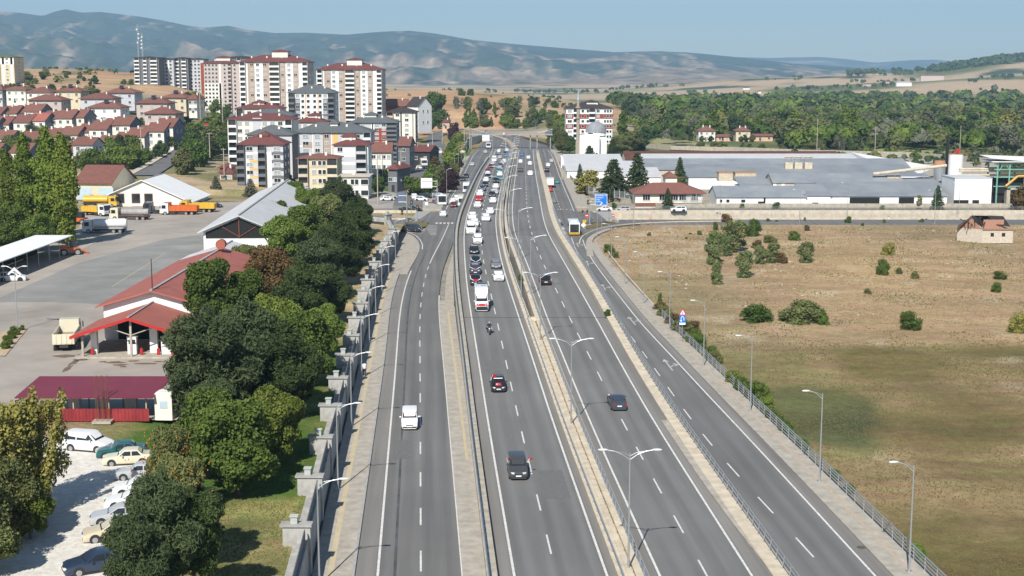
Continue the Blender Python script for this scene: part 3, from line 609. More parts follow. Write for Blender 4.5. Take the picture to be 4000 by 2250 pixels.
# stations: (distance from the front, top height, cabin?, width factor)
CARS = {
 'sedan': dict(L=4.5, W=1.80, belt=.93, st=[(0, .50, 0, .84), (.07, .66, 0, .93), (.35, .77, 0, 1), (1.25, .93, 0, 1), (1.95, 1.36, 1, 1), (2.35, 1.45, 1, 1), (3.15, 1.42, 1, 1), (3.80, 1.06, 0, .98), (4.30, 1.0, 0, .95), (4.45, .9, 0, .91), (4.5, .55, 0, .88)], ws=(3, 4), rs=(6, 7), wh=(.85, 3.55), r=.32),
 'hatch': dict(L=4.1, W=1.75, belt=.95, st=[(0, .52, 0, .84), (.07, .70, 0, .93), (.35, .82, 0, 1), (1.05, .97, 0, 1), (1.75, 1.42, 1, 1), (2.2, 1.5, 1, 1), (3.45, 1.46, 1, .97), (3.95, 1.02, 0, .93), (4.05, .85, 0, .91), (4.1, .5, 0, .88)], ws=(3, 4), rs=(6, 7), wh=(.8, 3.35), r=.31),
 'suv': dict(L=4.4, W=1.86, belt=1.08, st=[(0, .6, 0, .86), (.07, .85, 0, .94), (.4, .98, 0, 1), (1.15, 1.1, 0, 1), (1.8, 1.58, 1, 1), (2.2, 1.67, 1, 1), (3.9, 1.62, 1, .97), (4.28, 1.1, 0, .95), (4.36, .9, 0, .93), (4.4, .55, 0, .9)], ws=(3, 4), rs=(6, 7), wh=(.88, 3.55), r=.37),
 'minivan': dict(L=4.35, W=1.78, belt=1.12, st=[(0, .55, 0, .84), (.07, .80, 0, .93), (.35, .95, 0, 1), (1.0, 1.12, 0, 1), (1.62, 1.7, 1, 1), (1.95, 1.79, 1, 1), (4.1, 1.77, 1, .98), (4.3, 1.12, 0, .97), (4.33, .9, 0, .95), (4.35, .5, 0, .92)], ws=(3, 4), rs=(6, 7), wh=(.85, 3.5), r=.33),
 'minibus': dict(L=5.6, W=2.02, belt=1.35, st=[(0, .6, 0, .86), (.08, .95, 0, .93), (.45, 1.15, 0, 1), (1.1, 1.38, 0, 1), (1.75, 2.3, 1, 1), (2.0, 2.48, 1, 1), (5.45, 2.48, 1, 1), (5.55, 1.35, 0, 1), (5.58, 1.0, 0, 1), (5.6, .5, 0, .98)], ws=(3, 4), rs=(6, 7), wh=(1.0, 4.5), r=.36),
 'oldsedan': dict(L=4.25, W=1.68, belt=.90, st=[(0, .5, 0, .92), (.05, .72, 0, .97), (.3, .80, 0, 1), (1.2, .90, 0, 1), (1.72, 1.34, 1, 1), (2.0, 1.40, 1, 1), (2.95, 1.38, 1, 1), (3.35, .98, 0, 1), (4.1, .92, 0, .98), (4.22, .80, 0, .96), (4.25, .5, 0, .94)], ws=(3, 4), rs=(6, 7), wh=(.75, 3.3), r=.30),
}
def car_meshes(kind):
    if kind in MS: return MS[kind]
    p = CARS[kind]; L, W, belt, st = p['L'], p['W'], p['belt'], p['st']; hw = W/2; rings = []
    for s_, top, cab, wf in st:
        y = s_ - L/2; w_ = hw*wf; b = min(belt, top - .02) if not cab else belt; wr = w_*(.80 if top < 1.75 else .87) if cab else w_*.93
        rings.append([(w_*.9, y, .20), (w_*.985, y, .34), (w_, y, min(.62, b*.8)), (w_*.975, y, b), (wr, y, top - (.035 if cab else .0)), (wr*.7, y, top + (.0 if cab else .012)), (-wr*.7, y, top + (.0 if cab else .012)), (-wr, y, top - (.035 if cab else .0)), (-w_*.975, y, b), (-w_, y, min(.62, b*.8)), (-w_*.985, y, .34), (-w_*.9, y, .20)])
    m = MB(); n = 12
    for r_ in rings: m.v.extend(r_)
    for i in range(len(rings)-1):
        for j in range(n): m.f.append((i*n+j, i*n+(j+1) % n, (i+1)*n+(j+1) % n, (i+1)*n+j)); m.m.append(0)
    m.f.append(tuple(range(n-1, -1, -1))); m.m.append(0); e = (len(rings)-1)*n; m.f.append(tuple(range(e, e+n))); m.m.append(0)
    for wy in p['wh']:                                     # dark wheel arches
        for sx in (-1, 1): m.cyl((sx*(hw-.10), wy - L/2, p['r']+.03), (sx*(hw+.004), wy - L/2, p['r']+.03), p['r']+.07, None, 14, 1)
    m.b2(-hw*.82, hw*.82, -L/2-.006, -L/2+.05, .28, .44, 1)      # lower air intake
    m.b2(-hw*.985, hw*.985, -L/2+.5, L/2-.45, .16, .24, 1)
    me = m.mesh(kind + ' body', [PAINT['white'], mTRIM]); bm_fix(me)
    out = dict(body=me)
    def P(i, k): return Vector(rings[i][k])
    def panel(q, name, mat, lift=.014, th=.006):
        a, b, c, d = q; nn = (b-a).cross(d-a).normalized(); cen = (a+b+c+d)/4
        if nn.dot(cen - Vector((0, 0, .8))) < 0: nn = -nn
        vs = [tuple(v + nn*lift) for v in q] + [tuple(v - nn*th) for v in q]
        return MB().add(vs, [(0, 1, 2, 3), (7, 6, 5, 4), (0, 4, 5, 1), (1, 5, 6, 2), (2, 6, 7, 3), (3, 7, 4, 0)]).mesh(name, mat)
    def lerp4(a, b, c, d, u0, u1, v0, v1):      # a,b bottom; d,c top
        f = lambda u, v: (a.lerp(b, u)).lerp(d.lerp(c, u), v)
        return [f(u0, v0), f(u1, v0), f(u1, v1), f(u0, v1)]
    i, j = p['ws']; out['windscreen'] = panel(lerp4(P(i, 4), P(i, 7), P(j, 7), P(j, 4), .04, .96, .06, .94), 'windscreen', mGLASS)
    i, j = p['rs']; out['rear'] = panel(lerp4(P(j, 4), P(j, 7), P(i, 7), P(i, 4), .06, .94, .12, .92), 'rear_window', mGLASS)
    a, b = p['ws']; c_, d_ = p['rs']; sd = []
    for s_, (kb, kt) in ((1, (3, 4)), (-1, (8, 7))):
        y0 = st[a][0] - L/2; y1 = st[b][0] - L/2; y2 = st[c_][0] - L/2; y3 = st[d_][0] - L/2; ym = (y1+y2)/2 + .05
        xb = abs(rings[b][kb][0]); xt = abs(rings[b][kt][0]); zb, zt = belt + .03, rings[b][kt][2] - .05
        if kind != 'minibus': zt = max(zt, rings[c_][kt][2] - .07)
        f = (zt - belt)/(rings[b+1][kt][2] - belt)
        top_x = xb + (xt - xb)*f
        def pt(y, top): return Vector((s_*((top_x if top else xb)), y, zt if top else zb))
        sd.append(panel([pt(y0+.22, 0), pt(ym-.05, 0), pt(ym-.05, 1), pt(y1+.12, 1)], 'side_window', mGLASS))
        y3b = y3 - .15 if kind not in ('minibus', 'minivan', 'suv') else y2; y3t = y2 - .05
        sd.append(panel([pt(ym+.05, 0), pt(y3b, 0), pt(y3t, 1), pt(ym+.05, 1)], 'side_window', mGLASS))
    out['side'] = sd
    zh = st[1][1] - .06
    m = MB(); m.box(0, 0, 0, .40, .10, .15); out['head'] = m.mesh('headlight', mHEAD)
    m = MB(); m.box(0, 0, 0, .30, .08, .20); out['tail'] = m.mesh('tail_light', mTAIL)
    m = MB(); m.box(0, 0, 0, .20, .11, .13); out['mirror'] = m.mesh('mirror', PAINT['white'])
    m = MB(); m.box(0, 0, 0, .52, .02, .12); out['plate'] = m.mesh('number_plate', mPLATE)
    m = MB(); m.box(0, 0, 0, W*.42, .04, .10); out['grille'] = m.mesh('grille', mTRIM)
    out['zh'] = zh; MS[kind] = out; return out
def bm_fix(me):
    import bmesh
    b = bmesh.new(); b.from_mesh(me); bmesh.ops.recalc_face_normals(b, faces=b.faces[:]); b.to_mesh(me); b.free()
    me.polygons.foreach_set('use_smooth', [True]*len(me.polygons))
    if hasattr(me, 'set_sharp_from_angle'): me.set_sharp_from_angle(angle=R(38))
def setmat(o, mat):
    o.material_slots[0].link = 'OBJECT'; o.material_slots[0].material = mat
CN = {'sedan': 'sedan', 'hatch': 'hatchback', 'suv': 'suv', 'minivan': 'minivan', 'minibus': 'minibus', 'oldsedan': 'sedan'}
def car(kind, color, x, y, z, rz, label, group=None, full=True, cat='car', sc=1.0, name=None):
    ms = car_meshes(kind); p = CARS[kind]; L, W = p['L'], p['W']
    r = empty(name or ('parked_car' if group and 'park' in group else ('van' if kind in ('minivan', 'minibus') else 'car')), (x, y, z), rz, label, cat, group)
    if sc != 1: r.scale = (sc, sc, sc)
    setmat(part('body', ms['body'], r), PAINT[color])
    part('windscreen', ms['windscreen'], r); part('rear_window', ms['rear'], r)
    for s_ in ms['side']: part('side_window', s_, r)
    for wy in p['wh']:
        for sx in (-1, 1): add_wheel(r, sx*(W/2-.105), wy - L/2, p['r'], .2, full)
    for sx in (-1, 1):
        if kind != 'none':
            part('headlight', ms['head'], r, (sx*W*.325, -L/2+.07, ms['zh']), sx*.35)
            part('tail_light', ms['tail'], r, (sx*W*.36, L/2-.06, p['st'][-3][1] - .16 if kind not in ('minibus', 'minivan') else 1.0), -sx*.2)
        setmat(part('mirror', ms['mirror'], r, (sx*(W/2+.10), p['st'][p['ws'][0]][0]+.45-L/2, p['belt']+.07)), PAINT[color])
    if full:
        part('number_plate', ms['plate'], r, (0, -L/2-.004, .47)); part('number_plate', ms['plate'], r, (0, L/2+.004, .62)); part('grille', ms['grille'], r, (0, -L/2+.01, .60))
    return r
def head_main(l, Y, away): a = math.atan2(l(Y+6) - l(Y-6), 12); return (math.pi if away else 0) - a
def on(px, py, where, L, line, away):      # place by where its near bumper touches the road
    x, y = (GM if where == 'm' else G)(px, py) if where != 'y' else G(px, py, 4.5)
    Y = y + L/2*.97; X = PX(px, y, 0) if False else x*Y/y
    z = zmain(Y) if where == 'm' else (0.0 if where == 'g' else 4.5)
    if line: X = x + (line(Y) - line(y))
    return X, Y, z
def traffic(kind, color, px, py, where, line, away, label, cat='car', group=None, full=None):
    L = CARS[kind]['L']; X, Y, z = on(px, py, where, L, line, away)
    if where == 'm': # keep the wheels on the sloping deck
        pass
    r = car(kind, color, X, Y, z, head_main(line, Y, away), label, group, (Y < 300) if full is None else full, cat)
    if where == 'm':
        s_ = math.atan2(zmain(Y+2) - zmain(Y-2), 4); r.rotation_euler[0] = s_ if not away else -s_
    return r
GQ = 'cars queueing in the westbound lanes'
T_ = [
 ('minivan', 'darkgrey', 2026, 1878, 'black minivan with red flags waved from its windows, nearest in the convoy lanes', 'van'),
 ('hatch', 'black', 1948, 1535, 'black hatchback with a red crescent flag spread over its bonnet', 'car'),
 ('sedan', 'bluegrey', 1884, 1150, 'dark blue car right behind the white campaign minibus', 'car'),
 ('sedan', 'black', 1859, 1117, 'black car with silver ribbons and a red cloth on its bonnet beside the campaign minibus', 'car'),
 ('suv', 'bluegrey', 1857, 1074, 'blue grey car with ribbons and a small white placard on its bonnet', 'car'),
 ('hatch', 'black', 1859, 1040, 'black car with a v of white ribbon over its bonnet', 'car'),
 ('sedan', 'black', 1852, 994, 'black car with a white sun strip behind the ribboned cars', 'car'),
 ('sedan', 'grey', 1938, 1052, 'mid grey sedan alone in the inner westbound lane', 'car'),
 ('sedan', 'white', 1949, 1102, 'white sedan with a dark roof in the inner westbound lane', 'car'),
 ('minivan', 'white', 1866, 955, 'white minivan with a ribbon across its windscreen, ahead of the white minibus', 'van'),
 ('minibus', 'white', 1840, 918, 'white high roof minibus at the middle of the outer queue', 'van'),
 ('suv', 'white', 1853, 888, 'white car half hidden behind the high roof minibus', 'car'),
 ('suv', 'white', 1845, 861, 'white pickup with flags at its rear, third vehicle behind the minivan with the ribbon', 'pickup'),
 ('suv', 'white', 1898, 867, 'white suv in the inner lane beside the white pickup with flags', 'car'),
 ('sedan', 'white', 1914, 838, 'white sedan right behind the white suv of the inner lane', 'car'),
 ('sedan', 'white', 1865, 813, 'white sedan in front of the bright red car', 'car'),
 ('hatch', 'red', 1870, 788, 'bright red bonnet car in the outer queue', 'car'),
 ('suv', 'white', 1874, 768, 'white suv right behind the bright red car', 'car'),
 ('sedan', 'white', 1925, 795, 'white sedan in front of the open black convertible', 'car'),
 ('sedan', 'black', 1922, 771, 'black open car with people standing in it', 'car'),
 ('sedan', 'silver', 1933, 760, 'silver sedan behind the black open car', 'car'),
 ('sedan', 'navy', 1884, 747, 'navy car with a white ribbon in a v over its bonnet', 'car'),
 ('hatch', 'black', 1895, 730, 'black hatchback directly behind the navy ribboned car', 'car'),
 ('sedan', 'white', 1936, 738, 'white sedan in front of the tall black suv', 'car'),
 ('sedan', 'white', 1898, 711, 'white sedan behind the black hatchback of the outer queue', 'car'),
 ('suv', 'black', 1937, 716, 'tall black suv with bright headlights in the inner queue', 'car'),
 ('sedan', 'teal', 1953, 704, 'teal car beside the tall black suv', 'car'),
 ('hatch', 'black', 1905, 697, 'black car with a white bonnet stripe wedged in the outer queue', 'car'),
 ('hatch', 'white', 1905, 686, 'white hatchback behind the black car with the white stripe', 'car'),
 ('suv', 'white', 1952, 690, 'white estate car with its door open in the inner queue', 'car'),
 ('sedan', 'maroon', 1905, 675, 'dark red car with flags over its roof in the outer queue', 'car'),
 ('hatch', 'teal', 1947, 674, 'dark teal hatchback with a red front in the inner queue', 'car'),
 ('sedan', 'silver', 1951, 664, 'pale silver car behind the dark teal hatchback', 'car'),
 ('hatch', 'maroon', 1917, 657, 'maroon hatchback behind the dark red flagged car', 'car'),
 ('sedan', 'darkgrey', 1955, 652, 'dark grey car between two silver cars of the inner queue', 'car'),
 ('sedan', 'silver', 1924, 644, 'silver car just ahead of the white delivery van', 'car'),
 ('suv', 'silver', 1961, 645, 'silver suv beside the white off roader', 'car'),
 ('minibus', 'white', 1930, 633, 'white delivery van far back in the outer queue', 'van'),
 ('suv', 'white', 1969, 637, 'boxy white off roader close to the central kerb', 'car'),
 ('sedan', 'silver', 1952, 620, 'silver car with a flag over its windscreen behind the white delivery van', 'car'),
 ('hatch', 'darkgrey', 1946, 606, 'dark car with a white roof far back in the queue', 'car'),
 ('hatch', 'blue', 1978, 614, 'blue car far back beside the central kerb', 'car'),
 ('sedan', 'black', 1976, 604, 'black car behind the blue car far back in the queue', 'car'),
 ('sedan', 'white', 1980, 592, 'white car coming out from under the footbridge by the central kerb', 'car'),
 ('sedan', 'silver', 1979, 578, 'silver car in the shadow of the footbridge', 'car'),
 ('hatch', 'white', 1948, 596, 'white roofed car at the tail of the outer queue', 'car'),
]
CONV = {}
for k, c, px, py, lb, ct in T_:
    CONV[lb] = traffic(k, c, px, py, 'm', ml_dash, False, lb, ct, 'convoy of cars in the westbound lanes')
for k, c, px, py, lb, ct in [
 ('sedan', 'bluegrey', 2420, 1607, 'dark blue grey sedan driving away, nearest on the eastbound lanes', 'car'), ('sedan', 'black', 2133, 1116, 'black sedan driving away beside the double armed lamp', 'car'),
 ('suv', 'white', 2071, 686, 'white suv driving away beside the dark grey pickup', 'car'), ('suv', 'darkgrey', 2033, 673, 'dark grey pickup with a loaded bed driving away', 'pickup'),
 ('hatch', 'white', 2070, 645, 'white hatchback driving away ahead of the white suv', 'car'), ('hatch', 'white', 2033, 637, 'white hatchback driving away ahead of the dark grey pickup', 'car'),
 ('sedan', 'white', 2064, 621, 'small white sedan driving away behind the blue car', 'car'), ('hatch', 'blue', 2039, 610, 'bright blue car, farthest of those driving away', 'car')]:
    traffic(k, c, px, py, 'm', mr_dash, True, lb, ct, 'cars driving away on the eastbound lanes')
for k, c, px, py, lb, ct, aw in [
 ('sedan', 'grey', 2163, 794, 'grey sedan waiting before the eastern crossing', 'car', 1), ('hatch', 'teal', 2176, 719, 'teal car beside the white box truck', 'car', 1), ('hatch', 'red', 2147, 750, 'red car right behind the white box truck', 'car', 1),
 ('suv', 'black', 2137, 673, 'dark suv with a pale roof on the eastern service road', 'car', 1), ('sedan', 'white', 2141, 651, 'white car ahead of the dark suv on the eastern service road', 'car', 1), ('sedan', 'silver', 2154, 634, 'silver car farthest along the eastern service road', 'car', 1)]:
    traffic(k, c, px, py, 'g', fr_dash, True, lb, ct, 'cars on the eastern service road')
for i, (k, c, px, py, lb) in enumerate([('hatch', 'silver', 2178, 882, 'grey car parked farthest along the kerb wall'), ('hatch', 'black', 2185, 897, 'black car parked against the kerb wall between grey and white cars'), ('hatch', 'white', 2191, 914, 'white car parked behind the black one at the kerb wall'), ('sedan', 'white', 2197, 932, 'second white car parked at the kerb wall'), ('hatch', 'silver', 2203, 948, 'silver car parked nearest along the kerb wall')]):
    traffic(k, c, px, py, 'g', fr_left, True, lb, 'car', 'cars parked along the eastern kerb wall')
for k, c, px, py, lb, ct, aw in [
 ('minivan', 'white', 1600, 1682, 'white minivan driving alone on the western service road', 'van', 0), ('sedan', 'white', 1730, 848, 'white sedan entering the crossing from the north', 'car', 0),
 ('hatch', 'maroon', 1771, 811, 'dark red hatchback waiting at the crossing line', 'car', 0), ('sedan', 'white', 1767, 796, 'white car right behind the dark red hatchback', 'car', 0), ('minivan', 'white', 1783, 788, 'white van beside the white car behind the dark red hatchback', 'van', 0),
 ('sedan', 'black', 1806, 707, 'black sedan turning by the western pavement', 'car', 0), ('sedan', 'black', 1820, 695, 'black sedan behind the other black one by the western pavement', 'car', 0), ('hatch', 'grey', 1833, 720, 'grey car partly hidden by the parapet', 'car', 1),
 ('sedan', 'silver', 1844, 649, 'pale car driving alone beyond the black sedans', 'car', 0), ('sedan', 'silver', 1896, 599, 'silver car near the end of the western parapet', 'car', 0)]:
    traffic(k, c, px, py, 'g', fl_dash, aw, lb, ct, 'cars on the western service road')
def spot(kind, color, px, py, rz, label, z=0.0, group=None, cat='car', full=False, name=None):
    x, y = G(px, py, z); L = CARS[kind]['L']; W = CARS[kind]['W']
    d = (abs(math.cos(rz))*L + abs(math.sin(rz))*W)/2; Y = y + d*.9; X = x*Y/y
    return car(kind, color, X, Y, z, rz, label, group, full, cat, name=name)
spot('minivan', 'bluegrey', 1617, 905, R(52), 'dark grey minivan turning out of the side street', full=True, cat='van')
spot('sedan', 'white', 2360, 825, R(-90), 'white sedan on the cross street below the blue direction sign')
spot('hatch', 'silver', 2433, 826, R(-90), 'silver hatchback right of the white sedan on the cross street')
spot('suv', 'white', 2650, 828, R(-90), 'white pickup on the cross street in front of the red roofed office', cat='pickup')
spot('oldsedan', 'white', 1512, 785, R(100), 'white sedan parked beside the tall concrete pole', group='cars parked by the western crossing')
spot('sedan', 'silver', 1524, 777, R(100), 'silver car parked behind the white sedan near the concrete pole', group='cars parked by the western crossing')
spot('hatch', 'white', 1648, 786, R(75), 'white hatchback parked in front of the dark suv', group='cars parked by the western crossing')
spot('suv', 'black', 1660, 777, R(70), 'black suv parked behind the white hatchback', group='cars parked by the western crossing')
spot('sedan', 'darkgrey', 1680, 776, R(70), 'dark grey sedan parked beside the white and purple bus', group='cars parked by the western crossing')
spot('suv', 'white', 1618, 780, R(10), 'white pickup with a dark load parked below the orange tipper', group='cars parked by the western crossing', cat='pickup')
spot('sedan', 'black', 1590, 826, R(88), 'black sedan on the cross street with white ribbons', group='black cars on the western cross street')
spot('hatch', 'black', 1614, 822, R(88), 'black hatchback beside the black sedan on the western cross street', group='black cars on the western cross street')
spot('sedan', 'silver', 1717, 590, R(8), 'silver car driving down the curved side street', group='cars on the curved side street'); spot('sedan', 'white', 1721, 601, R(8), 'white car ahead of the silver one on the curved side street', group='cars on the curved side street')
spot('hatch', 'white', 1694, 636, R(5), 'white car with a dark roof lowest on the curved side street', group='cars on the curved side street')
spot('hatch', 'white', 1645, 660, R(95), 'white car parked at the foot of the side street slope')
PK = 'cars parked in a row on the white gravel'
for k, c, px, py, rz, lb in [
 ('minivan', 'white', 350, 1775, 75, 'white crew van, first of the row on the gravel'), ('oldsedan', 'green', 478, 1797, -78, 'dark green sedan between the white van and the cream sedan'), ('oldsedan', 'cream', 505, 1826, -79, 'cream sedan with its boot towards the gravel'),
 ('oldsedan', 'silver', 556, 1882, -84, 'silver boxy sedan half under the autumn tree'), ('hatch', 'white', 548, 1946, -82, 'white hatchback with red tail lamps under the autumn tree'), ('sedan', 'white', 528, 1998, -80, 'white sedan mostly hidden by the autumn tree'),
 ('sedan', 'silver', 476, 2062, -76, 'silver grey sedan with a sloping roof under the branches'), ('sedan', 'beige', 450, 2130, -70, 'beige sedan below the silver grey one'), ('sedan', 'navy', 385, 2262, -62, 'dark blue sedan at the bottom edge of the gravel'), ('hatch', 'grey', -10, 2120, 70, 'grey hatchback alone on the far side of the gravel lot')]:
    spot(k, c, px, py, R(rz), lb, 4.52 if px > 0 else 4.52, PK if px > 0 else None, full=True)
spot('hatch', 'black', 838, 814, R(70), 'black car alone behind the orange lorries', 4.5)
spot('suv', 'white', 50, 1104, R(100), 'white pickup parked under the long carport', 4.5, cat='pickup')
spot('sedan', 'red', 806, 495, R(12), 'small red car going up the hill street', 15.0)
# ---- lorries
def truck(kind, px, py, z, rz, label, cab='white', body='white', L=8.5, group=None, cat='truck', bl=None, extra=None):
    W, H = 2.5, 2.9; x, y = G(px, py, z); d = (abs(math.cos(rz))*L + abs(math.sin(rz))*W)/2; Y = y + d*.9; X = x*Y/y
    r = empty({'bus': 'bus', 'tank': 'tanker_truck', 'tip': 'dump_truck', 'box': 'box_truck', 'flat': 'flatbed_truck'}[kind], (X, Y, z), rz, label, cat, group); y0 = -L/2
    if kind == 'bus':
        m = MB(); m.prof([(y0, .35), (y0+.02, 1.2), (y0+.25, 2.95), (y0+.6, 3.05), (L/2-.3, 3.05), (L/2-.02, 2.9), (L/2, .35)], -W/2, W/2); m.box(0, .6, 3.12, 1.5, 2.4, .18); o = m.build('body', PAINT[body], r)
        m = MB(); m.prof([(y0-.012, 1.0), (y0+.02, 1.2), (y0+.22, 2.75), (y0+.3, 2.7), (y0+.1, 1.0)], -W/2+.12, W/2-.12); m.build('windscreen', mGLASS, r)
        for s_ in (-1, 1):
            for k in range(5):
                m = MB(); wl = (L-1.6)/5; m.box(s_*(W/2+.004), y0 + .9 + wl*(k+.5), 1.95, .03, wl-.12, 1.05); m.build('side_window', mGLASS, r)
        m = MB(); m.box(0, L/2+.012, 1.75, W*.84, .05, 1.9); m.build('rear_window', mGLASS, r)
        m = MB(); m.b2(-W/2-.012, W/2+.012, y0+.3, L/2+.03, .32, .62); m.b2(-W/2-.012, W/2+.012, L/2-.1, L/2+.03, .5, .85); m.build('bumper', PAINT[cab], r)
        if extra: 
            m = MB(); [m.b2(s_*(W/2+.0)-.015, s_*(W/2)+.02*s_, y0+1.2, L/2-.2, .65, 1.35) for s_ in (-1, 1)]; m.build('side_panel', PAINT[extra], r)
        wy = (1.6, L-2.2)
    else:
        m = MB(); cl = 2.0; m.prof([(y0, .55), (y0-.02, 1.45), (y0+.22, 2.75), (y0+.5, H), (y0+cl, H), (y0+cl, .55)], -W/2+.06, W/2-.06); m.build('cab', PAINT[cab], r)
        m = MB(); m.prof([(y0-.035, 1.5), (y0+.2, 2.66), (y0+.26, 2.64), (y0+.03, 1.48)], -W/2+.2, W/2-.2); m.build('windscreen', mGLASS, r)
        for s_ in (-1, 1):
            m = MB(); m.box(s_*(W/2-.05), y0+.95, 2.05, .04, .95, .8); m.build('side_window', mGLASS, r)
            m = MB(); m.box(s_*(W/2+.15), y0+.15, 2.1, .12, .12, .7); m.build('mirror', mTRIM, r)
            m = MB(); m.box(s_*(W/2-.42), y0-.01, .85, .36, .06, .22); m.build('headlight', mHEAD, r)
        m = MB(); m.b2(-W/2+.5, W/2-.5, y0+.08, y0+.0-.012, 1.0, 1.35); m.build('grille', mTRIM, r)
        m = MB(); m.b2(-.5, .5, y0+.4, L/2-.1, .62, .95); m.b2(-W/2+.08, W/2-.08, y0-.04, y0+.3, .42, .68); m.b2(-W/2+.2, -.5, y0+2.4, y0+3.6, .5, .95); m.b2(.5, W/2-.2, y0+2.4, y0+3.6, .5, .95); m.build('chassis', mCHAS, r)
        b0, b1 = y0+cl+.2, L/2
        if kind == 'box':
            m = MB(); m.b2(-W/2, W/2, b0, b1, .98, 3.35); m.b2(-W/2-.02, W/2+.02, b0-.02, b1+.02, 3.3, 3.38); m.build('cargo_box', PAINT[body], r)
            m = MB(); m.b2(-W/2+.1, W/2-.1, b1, b1+.03, 1.1, 3.2); m.build('rear_door', PAINT['white'], r)
        elif kind == 'tip':
            m = MB(); h0, h1, t_ = 1.05, 2.35, .09
            m.b2(-W/2, W/2, b0, b1, h0, h0+t_); m.b2(-W/2, -W/2+t_, b0, b1, h0+t_, h1); m.b2(W/2-t_, W/2, b0, b1, h0+t_, h1); m.b2(-W/2+t_, W/2-t_, b0, b0+t_, h0+t_, h1+.75); m.b2(-W/2+.1, W/2-.1, b0-1.3, b0, h1+.66, h1+.75)
            for k in range(6):
                yy_ = b0+.3+(b1-b0-.6)*k/5
                for s_ in (-1, 1): m.box(s_*(W/2+.03), yy_, (h0+h1)/2, .06, .12, h1-h0)
            m.build('dump_body', PAINT[body], r); m = MB(); m.b2(-W/2+t_+.01, W/2-t_-.01, b0+t_+.01, b1-t_-.01, h0+t_+.01, h0+.45); m.build('rusty_floor', PAINT['brown'], r); m = MB(); m.b2(-W/2+t_, W/2-t_, b1-t_, b1+.02, h0+t_, h1-.05)
            for k in range(4): m.box(-W/2+.35+k*(W-.7)/3, b1+.04, (h0+h1)/2, .14, .06, h1-h0-.2)
            m.build('tailgate', PAINT[body], r)
            if bl: m = MB(); m.ball((0, (b0+b1)/2, h1-.55), W/2-.12, (b1-b0)/2-.15, .6, 12, 6); m.build('load', bl, r, True)
        elif kind == 'tank':
            m = MB(); n = 20; vs = []
            for yy_, k in ((b0, .9), (b0+.12, 1), (b1-.12, 1), (b1, .9)):
                for a in range(n):
                    t_ = 2*math.pi*a/n; vs.append((math.cos(t_)*W/2*k, yy_, 2.05 + math.sin(t_)*.95*k))
            m.add(vs, [(i*n+a, i*n+(a+1) % n, (i+1)*n+(a+1) % n, (i+1)*n+a) for i in range(3) for a in range(n)] + [tuple(range(n-1, -1, -1)), tuple(range(3*n, 4*n))])
            m.b2(-.35, .35, b0+.3, b1-.3, 2.9, 3.06); o = m.build('tank', PAINT[body], r, True); o.data.set_sharp_from_angle(angle=R(40))
            m = MB(); m.b2(-W/2-.02, W/2+.02, b0, b1, 1.0, 1.12); [m.b2(s_*(W/2)-.06, s_*(W/2)+.06, b0+.2, b1-.2, 1.15, 1.35) for s_ in (-1, 1)]; m.build('side_rail', mCHAS if body != 'white' else PAINT['silver'], r)
        else:
            m = MB(); m.b2(-W/2, W/2, b0, b1, .98, 1.15); m.b2(-W/2, W/2, b0, b0+.1, 1.15, 1.9); m.build('cargo_bed', PAINT[body], r)
            if bl: m = MB(); m.cyl((0, b0+.4, 1.9), (0, b1-.2, 1.9), .72, .72, 14); m.build('water_tank', bl, r)
        wy = (1.25, L-2.6, L-1.25) if L > 8 else (1.2, L-1.4)
    for i, wv in enumerate(wy):
        for s_ in (-1, 1): add_wheel(r, s_*(W/2-.2), y0+wv, .5, .32 if i == 0 else .5, True)
    return r
truck('tip', 268, 1378, 4.5, R(191), 'pale cream dump truck with an empty rusty bed beside the fuel canopy', 'white', 'cream', 8.2)
truck('tank', 412, 914, 4.5, R(-84), 'white water tanker with a small red emblem nearest in the lorry row', 'white', 'white', 9.0, 'lorries parked in the depot yard')
truck('tip', 378, 848, 4.5, R(60), 'yellow dump truck with a white cab behind the white tanker', 'white', 'yellow', 7.5, 'lorries parked in the depot yard', bl=mEARTH)
truck('tank', 395, 812, 4.5, R(90), 'yellow road tanker against the cream workshop', 'yellow', 'yellow', 8.5, 'lorries parked in the depot yard')
truck('flat', 510, 862, 4.5, R(-92), 'old cream lorry carrying a brown bed with a grey cylinder tank', 'cream', 'brown', 9.0, 'lorries parked in the depot yard', bl=mCONCG)
truck('tip', 702, 842, 4.5, R(-90), 'orange tipper lorry with a white cab', 'white', 'orange', 8.8, 'lorries parked in the depot yard')
truck('flat', 610, 838, 4.5, R(-90), 'low flatbed lorry in front of the white hall', 'darkgrey', 'darkgrey', 5.6, 'lorries parked in the depot yard')
truck('tip', 775, 832, 4.5, R(-92), 'yellow salt spreader lorry behind the orange tipper', 'yellow', 'yellow', 8.5, 'lorries parked in the depot yard')
truck('tip', 1607, 762, 0, R(5), 'orange tipper with a white cab waiting by the park', 'white', 'orange', 7.5)
truck('box', 1655, 652, 1.0, R(10), 'white lorry parked at the edge of the side street', 'white', 'cream', 6)
def tt(kind, px, py, line, away, label, cab, body, L, cat='truck', ex=None):
    x, y = G(px, py); Y = y + L/2; r = truck(kind, px, py, 0, 0, label, cab, body, L, None, cat, extra=ex); r.location = (x + line(Y) - line(y), Y, 0); r.rotation_euler = (0, 0, head_main(line, Y, away)); return r
tt('bus', 2244, 921, fr_dash, True, 'white city bus with a yellow rear frame leaving the slip road', 'yellow', 'white', 10.5, 'bus')
tt('box', 2149, 735, fr_dash, True, 'white box truck on the eastern service road beside the teal car', 'white', 'cream', 7)
tt('box', 1806, 812, fl_dash, False, 'white cab lorry with a beige box half hidden by the parapet', 'white', 'beige', 8)
tt('box', 1823, 758, fl_dash, False, 'white box lorry behind the beige one, half hidden by the parapet', 'white', 'white', 7)
tt('tip', 1908, 581, fl_dash, False, 'white tipper coming out from under the footbridge', 'white', 'white', 7.5)
